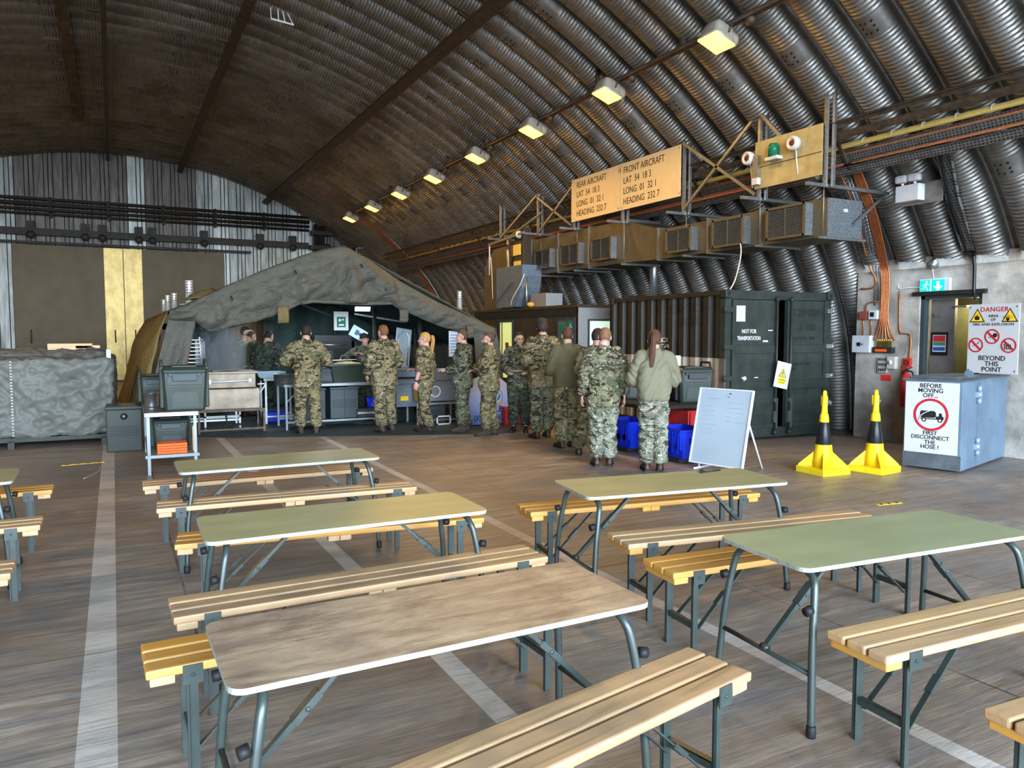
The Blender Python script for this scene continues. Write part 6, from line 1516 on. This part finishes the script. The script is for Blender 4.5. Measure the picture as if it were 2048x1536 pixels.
    MB().tube([(.14, -.06, .86), (.74, -.06, .88)], .015, 8).box(.1, -.06, .83, .15, 0, .9).box(.73, -.06, .85, .78, 0, .91).build('handle', K['white'], fc); MB().tube([tuple(v) for v in cr([(.9, .1, .62), (.98, .08, .72), (1.02, .1, .80), (.9, .1, .8)], 4)], .012, 6).build('hose', K['white'], fc)
    MB().box(-.06, -.02, .36, 1.0, .02, .40).build('stand_rail', K['rust_steel'], fc); MB().box(-.06, .6, .36, 1.0, .64, .4).build('stand_rail', K['rust_steel'], fc); MB().box(-.06, -.02, .05, 1.0, .015, .08).build('stand_rail', K['rust_steel'], fc)
    for x in (-.05, .98):
        for y in (0, .62): MB().box(x - .016, y - .016, 0, x + .016, y + .016, .38).build('leg', K['rust_steel'], fc)
    MB().tube([(.4, .3, .38), (.42, .3, .12), (.75, .3, .1)], .02, 8).tube([tuple(v) for v in cr([(.0, .1, .1), (.3, .05, .06), (.6, .2, .12), (.9, .1, .1), (.96, .05, .34)], 4)], .012, 6).build('gas_pipe', K['dark_steel'], fc)
    tgs = thing('tongs', 'tongs lying across the steaming cooker', 'tongs', (X(465, 13.4), 13.45, 1.035)); MB().bar((-.3, 0, .0), (.12, .1, .03), .03, .008).bar((.0, -.1, .0), (.26, .15, .07), .03, .008).build('blades', galv, tgs)
    wr = thing('wire_rack', 'low white wire rack under the cooker', 'rack', (X(445, 13.9), 14.0, .0)); MB().box(-.3, 0, .2, .3, .03, .23).box(-.3, 0, .34, .3, .02, .36).box(-.3, 0, 0, -.27, .03, .36).box(.27, 0, 0, .3, .03, .36).build('frame', K['white'], wr)
    for k in range(9):
        sg_ = MB().box(-.13, 0, 0, .13, .4, .018, 0, .004).build('perforated_tray', steel, None, (X(389 - k * .4, 14.2), 14.2, 1.02 + k * .065))
        tag(sg_, 'thin perforated steel tray in the tall stack behind the cooker', 'tray', 'stack of perforated trays'); MB().box(-.13, -.003, .018, -.115, .4, .062).box(.115, -.003, .018, .13, .4, .062).build('spacer', steel, sg_)
    st2 = tabletop_frame('low steel stand holding the tall tray stack', (X(372, 14.2), 14.15, 0), 0, .9, .5, 1.018, galv, galv, brace=True, name='tray_stand')
    wfr = thing('white_rack', 'narrow white upright rack beside the tray stack', 'rack', (X(403, 14.2), 14.3, 1.02)); MB().box(-.08, 0, 0, -.05, .05, .55).box(.05, 0, 0, .08, .05, .55).box(-.08, 0, .52, .08, .05, .55).box(-.05, .02, .03, .05, .04, .5).build('frame', K['white'], wfr)
    # steel table near left
    tabletop_frame('stainless table with lower shelf carrying the green food carrier', (.29, 9.75, 0), R(-1), .585, 2.0, .735, steel, alu, shelf=.23, brace=False, name='steel_table')
    cambro('biggest green carrier, on the near end of the stainless table', (.745, 9.86, .735), R(-2), .50, .62, .56)
    cambro('green carrier at the far end of the stainless table, partly hidden', (.47, 11.05, .735), R(-2), .36, .5, .40)
    cambro('green carrier on the lower shelf of the stainless table', (.60, 10.25, .23), R(-2), .42, .6, .40)
    for k, (dx, dy) in enumerate(((.0, .0), (.09, .25))):
        pt = thing('steel_pot', ['steel gastro pot on the stainless table, nearer one', 'steel gastro pot on the stainless table behind the first'][k], 'pot', (.405 + dx * .2, 10.55 + dy, .735), 0, 'steel pots'); MB().lathe([(0, 0), (.075, 0), (.08, .02), (.085, .17), (.105, .175), (.105, .18), (.08, .175), (.075, .02), (0, .02)], 22).build('pot', steel, pt)
    for k in range(4):
        o = MB().box(-.165, 0, 0, .165, .25, .028, 0, .006).build('orange_tray', K['orange'], None, (.585, 9.84, .231 + k * .031), R(-2)); tag(o, ['lowest of the orange trays on the lower shelf', 'second from bottom of the orange trays on the lower shelf', 'third from bottom of the orange trays on the lower shelf', 'topmost of the orange trays on the lower shelf'][k], 'tray', 'orange trays')
    tag(MB().box(0, 0, 0, .03, .2, .3, 0, .004).build('chopping_board', wood('board_wood', (.6, .42, .22), (.5, .3, .15), (.4, .3, .2), 2), None, (.825, 10.0, .23), R(-2)), 'narrow wooden board standing at the right of the orange trays', 'board')
    groovebox('green insulated box with round badge standing on the floor by the tarpaulin', (.10, 11.92, 0), R(-2), .45, .6, .64, K['olive_plastic'], badge=True, group=None)
    # tarpaulin covered crate
    cr_ = thing('covered_crate', 'large crate under a wrinkled grey green tarpaulin on steel skids', 'crate', (-1.5, 12.86, 0), R(-1))
    bx = bmesh.new(); bmesh.ops.create_grid(bx, x_segments=2, y_segments=2, size=1); bx.free()
    mb = MB().box(-3.0, 0, .15, 1.47, 2.2, 1.29, 0, .06).ball((.2, 1.3, 1.2), .9, .6, .22).ball((1.0, 1.2, 1.25), .5, .7, .17)
    me = remesh(mb, .024, 3)
    n = len(me.vertices); co = np.empty(n * 3); no = np.empty(n * 3); me.vertices.foreach_get('co', co); me.vertices.foreach_get('normal', no); co = co.reshape(-1, 3); no = no.reshape(-1, 3)
    for i in range(n):
        x, y, z = co[i]; a = V((x * 1.0 + z * .8, y, z * .9 - x * .4)); q = V((x * .9 - z * .7, y + 3, z * 1.1))
        f = (.30 - abs(noise.noise(a * 1.7))) * .06 + (.25 - abs(noise.noise(q * 3.4))) * .06 + (.25 - abs(noise.noise(a * 7))) * .05 + (.25 - abs(noise.noise(q * 13))) * .022
        for kx, kz in ((1.45, 1.25), (-.2, 1.28)):
            r_ = math.hypot(x - kx, (z - kz)); th = math.atan2(x - kx, kz - z); f += .03 * math.sin(th * 8) * math.exp(-r_ * 1.4) * min(1, r_ * 3)
        co[i] += no[i] * f
    me.vertices.foreach_set('co', co.reshape(-1)); me.update()
    tp = mat('grey_green_tarpaulin', (.12, .124, .112), .52, 0, .15, (2, 2, 2), spec=.3)
    put('tarpaulin', me, tp, cr_)
    mb = MB()
    for k in range(26): mb.box(.19, -.06, .2 + k * .042, .215, -.045, .215 + k * .042)
    mb.build('seam', mat('pale_seam_stitching', (.5, .55, .56)), cr_)
    MB().box(-3, .02, .1, 1.45, .1, .16).box(-3, 2.0, .1, 1.45, 2.1, .16).build('skid_rail', K['greenpaint'], cr_)
    for x in (-2.6, -1.25, .12, 1.3):
        for y in (.02, 2.0): MB().box(x, y, 0, x + .08, y + .1, .12).build('skid_foot', K['greenpaint'], cr_)
    MB().box(1.40, .05, 1.2, 1.46, .1, 1.42).build('corner_post', K['alu'], cr_)
    for lab, px, w_, zz in (('pale wooden box lying on top of the covered crate', 143, .62, 1.40), ('thin timber offcut beside the wooden box on the covered crate', 178, .35, 1.42)):
        o = MB().box(-w_ / 2, 0, 0, w_ / 2, .5, .10 if w_ > .5 else .05, 0, .006).build('wooden_box' if w_ > .5 else 'timber', wood('box_wood_%d' % px, (.58, .38, .2), (.45, .26, .12), (.4, .27, .15), 0), None, (X(px, 14.1), 14.0, zz)); tag(o, lab, 'box' if w_ > .5 else 'timber')
    # slatted wooden panel seen through the tent
    sp = thing('slatted_panel', 'wooden slatted panel glimpsed through the back of the tent', 'panel', (X(462, 19.), 19.0, 0)); wd = wood('warm_slat', (.62, .36, .14), (.5, .25, .08), (.45, .25, .1), 2)
    for k in range(8): MB().box(k * .15, 0, .9, k * .15 + .135, .03, 2.1).build('slat', wd, sp)
    MB().box(0, .03, 1.0, 1.2, .06, 1.1).box(0, .03, 1.8, 1.2, .06, 1.9).box(.02, .03, 0, .1, .06, 1).box(1.1, .03, 0, 1.18, .06, 1).build('rail', wd, sp)
    # steam over the cooker
    m = bpy.data.materials.new('steam'); m.use_nodes = True; nt = m.node_tree; nt.nodes.remove(nt.nodes['Principled BSDF']); vo = N(nt, 'ShaderNodeVolumePrincipled'); vo.inputs['Color'].default_value = (.85, .9, .95, 1); vo.inputs['Anisotropy'].default_value = .2
    tc = N(nt, 'ShaderNodeTexCoord'); sp_ = N(nt, 'ShaderNodeSeparateXYZ'); nt.links.new(tc.outputs['Object'], sp_.inputs[0])
    f = noise_fac(nt, coords(nt, (2.2, 2.2, 1.3)), 1.4, 4, .6, .8); d = math_(nt, 'MULTIPLY', ramp(nt, f, [(.40, 0.0), (.66, 1.0)]), 26.0)
    rad = math_(nt, 'SQRT', math_(nt, 'ADD', math_(nt, 'POWER', sp_.outputs[0], 2.0), math_(nt, 'POWER', sp_.outputs[1], 2.0))); fall = math_(nt, 'SUBTRACT', 1.0, math_(nt, 'MULTIPLY', rad, 2.3), True); topf = math_(nt, 'SUBTRACT', 1.0, math_(nt, 'MULTIPLY', sp_.outputs[2], 1.05), True)
    nt.links.new(math_(nt, 'MULTIPLY', math_(nt, 'MULTIPLY', d, fall), topf), vo.inputs['Density']); nt.links.new(vo.outputs[0], nt.nodes['Material Output'].inputs['Volume'])
    o = MB().lathe([(0, 0), (.40, 0), (.44, .5), (.40, .95), (0, .96)], 16).build('steam', m, None, (X(443, 13.7), 13.72, 1.04)); tag(o, 'wisps of steam rising from the field cooker', 'steam', None, 'stuff')

def drinks_side():
    tabletop_frame('dark topped drinks table along the container side', (6.25, 7.95, 0), 0, 1.2, 1.95, .70, K['dark_steel'], K['dark_steel'], brace=False, name='drinks_table')
    cambro('green drinks carrier with dark latch on the drinks table, right of the ponytailed woman', (7.15, 8.12, .70), R(-16), .50, .56, .52, blackside=True, group='drinks carriers')
    cambro('black handled drinks carrier between the two near people, left on the table', (6.80, 9.0, .70), R(-16), .42, .5, .54, blackside=True, group='drinks carriers')
    tg = None
    t = thing('white_box', 'small white box on the ledge above the green drinks carrier', 'box', (7.65, 9.3, .70)); MB().box(-.12, -.1, 0, .12, .1, .62, 0, .01).build('box', K['white'], t)
    for lab, x, y, rz in (('blue crate with hanging lid, under the left part of the drinks table', 6.34, 8.55, R(0)), ('blue crate with hanging lid, beside the whiteboard', 6.38, 7.50, R(-5))):
        c = thing('blue_crate', lab, 'crate', (x, y, 0), rz, 'blue lidded crates')
        mb = MB().loft([[(0, 0, .06), (.42, 0, .06), (.42, .6, .06), (0, .6, .06)], [(-.02, -.02, .40), (.44, -.02, .40), (.44, .62, .40), (-.02, .62, .40)], [(-.03, -.03, .41), (.45, -.03, .41), (.45, .63, .41), (-.03, .63, .41)], [(-.03, -.03, .43), (.45, -.03, .43), (.45, .63, .43), (-.03, .63, .43)], [(0, 0, .43), (.42, 0, .43), (.42, .6, .43), (0, .6, .43)], [(.02, .02, .09), (.40, .02, .09), (.40, .58, .09), (.02, .58, .09)]], sm=False).box(.1, -.04, .26, .32, -.01, .33)
        mb.build('tub', K['blue'], c)
        lf = MB().box(-.055, -.03, .18, -.035, .63, .43)
        for k in range(9): lf.bar((-.062, .0 + k * .066, .40), (-.062, .05 + k * .066 + (.02 if k % 2 else -.03), .13), .008, .012); 
        lf.prism([(0, .18), (.1, .12), (.2, .18), (.3, .12), (.4, .18), (.5, .12), (.6, .18), (.6, .25), (0, .25)], .012, 0, 'yz', -.055); lf.build('hanging_lid', K['blue'], c)
        MB().box(-.05, 0, .02, .45, .6, .06).build('pallet', K['dark_steel'], c)
    rc_ = thing('red_crate', 'tall ribbed red crate under the drinks table behind the blue crate', 'crate', (6.95, 8.06, 0)); MB().box(0, 0, 0, .42, .5, .60, 0, .01).build('tub', K['red'], rc_); mb = MB()
    for k in range(4): mb.box(.02 + k * .11, -.025, .05, .07 + k * .11, 0, .58)
    mb.build('ribs', K['red'], rc_)
    rc2 = thing('red_crate', 'red plastic crate on the floor behind the person in glasses', 'crate', (6.25, 12.2, 0)); MB().box(0, 0, 0, .5, .4, .32, 0, .01).build('tub', K['red'], rc2); MB().box(-.02, -.02, .28, .52, .42, .33).build('rim', K['red'], rc2)
    # whiteboard
    bl, br = gz(1380, 922, .08), gz(1483, 938, .08); e = br - bl; w_ = e.length; ang = math.atan2(e.y, e.x)
    wb = thing('whiteboard', 'whiteboard with faint marker writing leaning on a stand in front of the crates', 'whiteboard', (bl.x, bl.y, 0), ang)
    wm, nt, b = _new('glossy_whiteboard'); b.inputs['Base Color'].default_value = (.4, .45, .5, 1); b.inputs['Roughness'].default_value = .12; f = noise_fac(nt, coords(nt), 2.0, 3); nt.links.new(ramp(nt, f, [(.3, (.34, .40, .46)), (.7, (.40, .46, .52))]), b.inputs['Base Color'])
    bd = MB().box(0, 0, 0, w_, .02, .92).build('board', wm, wb, (0, 0, .08)); 
    mb = MB().box(-.012, -.012, -.012, w_ + .012, .024, .006).box(-.012, -.012, .914, w_ + .012, .024, .932).box(-.012, -.012, 0, .004, .024, .92).box(w_ - .004, -.012, 0, w_ + .012, .024, .92)
    fr = mb.build('frame', K['white'], bd)
    ink = mat('faint_grey_ink', (.17, .19, .24), .6); mb = MB(); random.seed(5)
    for x0, zs, n_ in ((.10, .80, 1), (.09, .70, 7), (.44, .77, 1), (.42, .70, 4)):
        for k in range(n_):
            x = x0; z = zs - k * .055 
            L_ = random.uniform(.12, .22) if x0 < .3 else .23
            while x < x0 + L_: 
                d = random.uniform(.008, .02); mb.bar((x, -.001, z + random.uniform(-.006, .006)), (x + d, -.001, z + random.uniform(-.008, .008)), .001, .003, 0, (0, 1, 0)); x += d + random.uniform(.001, .006)
    mb.build('marker_writing', ink, bd)
    MB().box(.4, -.006, .83, .43, -.001, .835).box(.43, -.012, .87, .45, -.001, .88).build('magnet', K['black'], bd)
    bd.rotation_euler = (R(-13), 0, 0)
    MB().tube([(.1, .06, .1), (.1, .45, 0)], .012, 6).tube([(w_ - .1, .2, .75), (w_ - .1, .6, 0)], .012, 6).tube([(.1, -.06, .01), (.1, .3, .01)], .012, 6).tube([(w_ - .12, -.06, .01), (w_ - .12, .3, .01)], .012, 6).tube([(.1, .05, 0), (.1, .05, .12)], .012, 6).tube([(w_ - .12, .05, 0), (w_ - .12, .05, .12)], .012, 6).build('stand', K['white'], wb)
    # banner
    Yb = 12.35; P = [gy(px, py, Yb) for px, py in ((940, 850), (926, 800), (932, 778), (950, 757), (984, 744), (1013, 766), (1019, 850))]
    P = [(p.x - P[0].x, max(p.z, .02)) for p in P]; b0 = gy(940, 850, Yb)
    bn = thing('banner', 'blue and white board reading MOBILE CATERING SQUADRON', 'banner', (b0.x, Yb, 0))
    m, nt, b = _new('blue_white_print'); tc = N(nt, 'ShaderNodeTexCoord'); sp = N(nt, 'ShaderNodeSeparateXYZ'); nt.links.new(tc.outputs['Object'], sp.inputs[0]); nt.links.new(ramp(nt, sp.outputs[2], [(.05, (.10, .20, .52)), (.55, (.42, .48, .70)), (.95, (.72, .72, .74))]), b.inputs['Base Color']); b.inputs['Roughness'].default_value = .4
    MB().prism(P, .03, 0, 'xz', 0).build('panel', m, bn); MB().prism(circle(.135, 28, .52, .52), -.003, 0, 'xz', 0).build('emblem', mat('emblem_blue', (.05, .16, .40)), bn); ring(MB(), .52, .52, .09, .12, -.003, -.003).build('emblem_ring', mat('emblem_pale', (.5, .58, .66)), bn); MB().prism([(.43, .60), (.52, .52), (.61, .62), (.55, .5), (.52, .40), (.49, .5)], -.003, 0, 'xz', -.004).build('emblem_bird', K['white'], bn)
    mb = MB().tube([tuple(v) for v in cr([(.30, -.003, .40), (.42, -.003, .36), (.55, -.003, .38), (.66, -.003, .44)], 4)], .018, 6, flat=.3); mb.build('emblem_scroll', mat('scroll_gold', (.5, .38, .2)), bn)
    nv = mat('navy_lettering', (.012, .02, .08)); text('MOBILE', .15, nv, bn, (.42, -.001, .24), sx=.85, bold=.002); text('CATERING SQUADRON', .135, nv, bn, (.44, -.001, .09), sx=.50, bold=.002)
# ---------------------------------------------------------------- light, world, camera
def finish():
    w = bpy.data.worlds.new('sky'); SC.world = w; w.use_nodes = True
    nt = w.node_tree; bg = nt.nodes['Background']
    tc = N(nt, 'ShaderNodeTexCoord'); sp = N(nt, 'ShaderNodeSeparateXYZ'); nt.links.new(tc.outputs['Generated'], sp.inputs[0])
    c = ramp(nt, math_(nt, 'ADD', math_(nt, 'MULTIPLY', sp.outputs[2], .5), .5), [(.46, (.22, .22, .21)), (.5, (.74, .87, 1.0)), (.8, (.58, .78, 1.0))])
    nt.links.new(c, bg.inputs['Color']); bg.inputs['Strength'].default_value = SKY
    p = bpy.data.lights.new('door_portal', 'AREA'); p.shape = 'RECTANGLE'; p.size = 22; p.size_y = 8
    p.cycles.is_portal = True
    po = bpy.data.objects.new('door_portal', p); COL.objects.link(po); po.location = (XC, YF - .1, 4.0)
    po.rotation_euler = (R(90), 0, 0)
    cam = bpy.data.cameras.new('camera'); co = bpy.data.objects.new('camera', cam); COL.objects.link(co)
    cam.sensor_width = 36; cam.lens = F / 2048 * 36; cam.clip_start = .05; cam.clip_end = 200
    co.location = C0; co.rotation_euler = (PI / 2 - _p, 0, -_yaw)
    SC.camera = co
    vs = SC.view_settings; vs.view_transform = 'Standard'; vs.look = 'None'; vs.gamma = 1; vs.use_curve_mapping = False
    vs.exposure = EXPO
    SC.cycles.max_bounces = 8; SC.cycles.diffuse_bounces = 5; SC.cycles.glossy_bounces = 4
    SC.cycles.use_denoising = True
    SC.cycles.sample_clamp_indirect = 6
    SC.cycles.caustics_reflective = False; SC.cycles.caustics_refractive = False
SKY = 21.0; EXPO = 0.62; LAMP = 40
people()
build_shell()
furniture()
services(); pier(); cones(); container(); cabin()
tent(); kitchen(); drinks_side()
lamps()
finish()
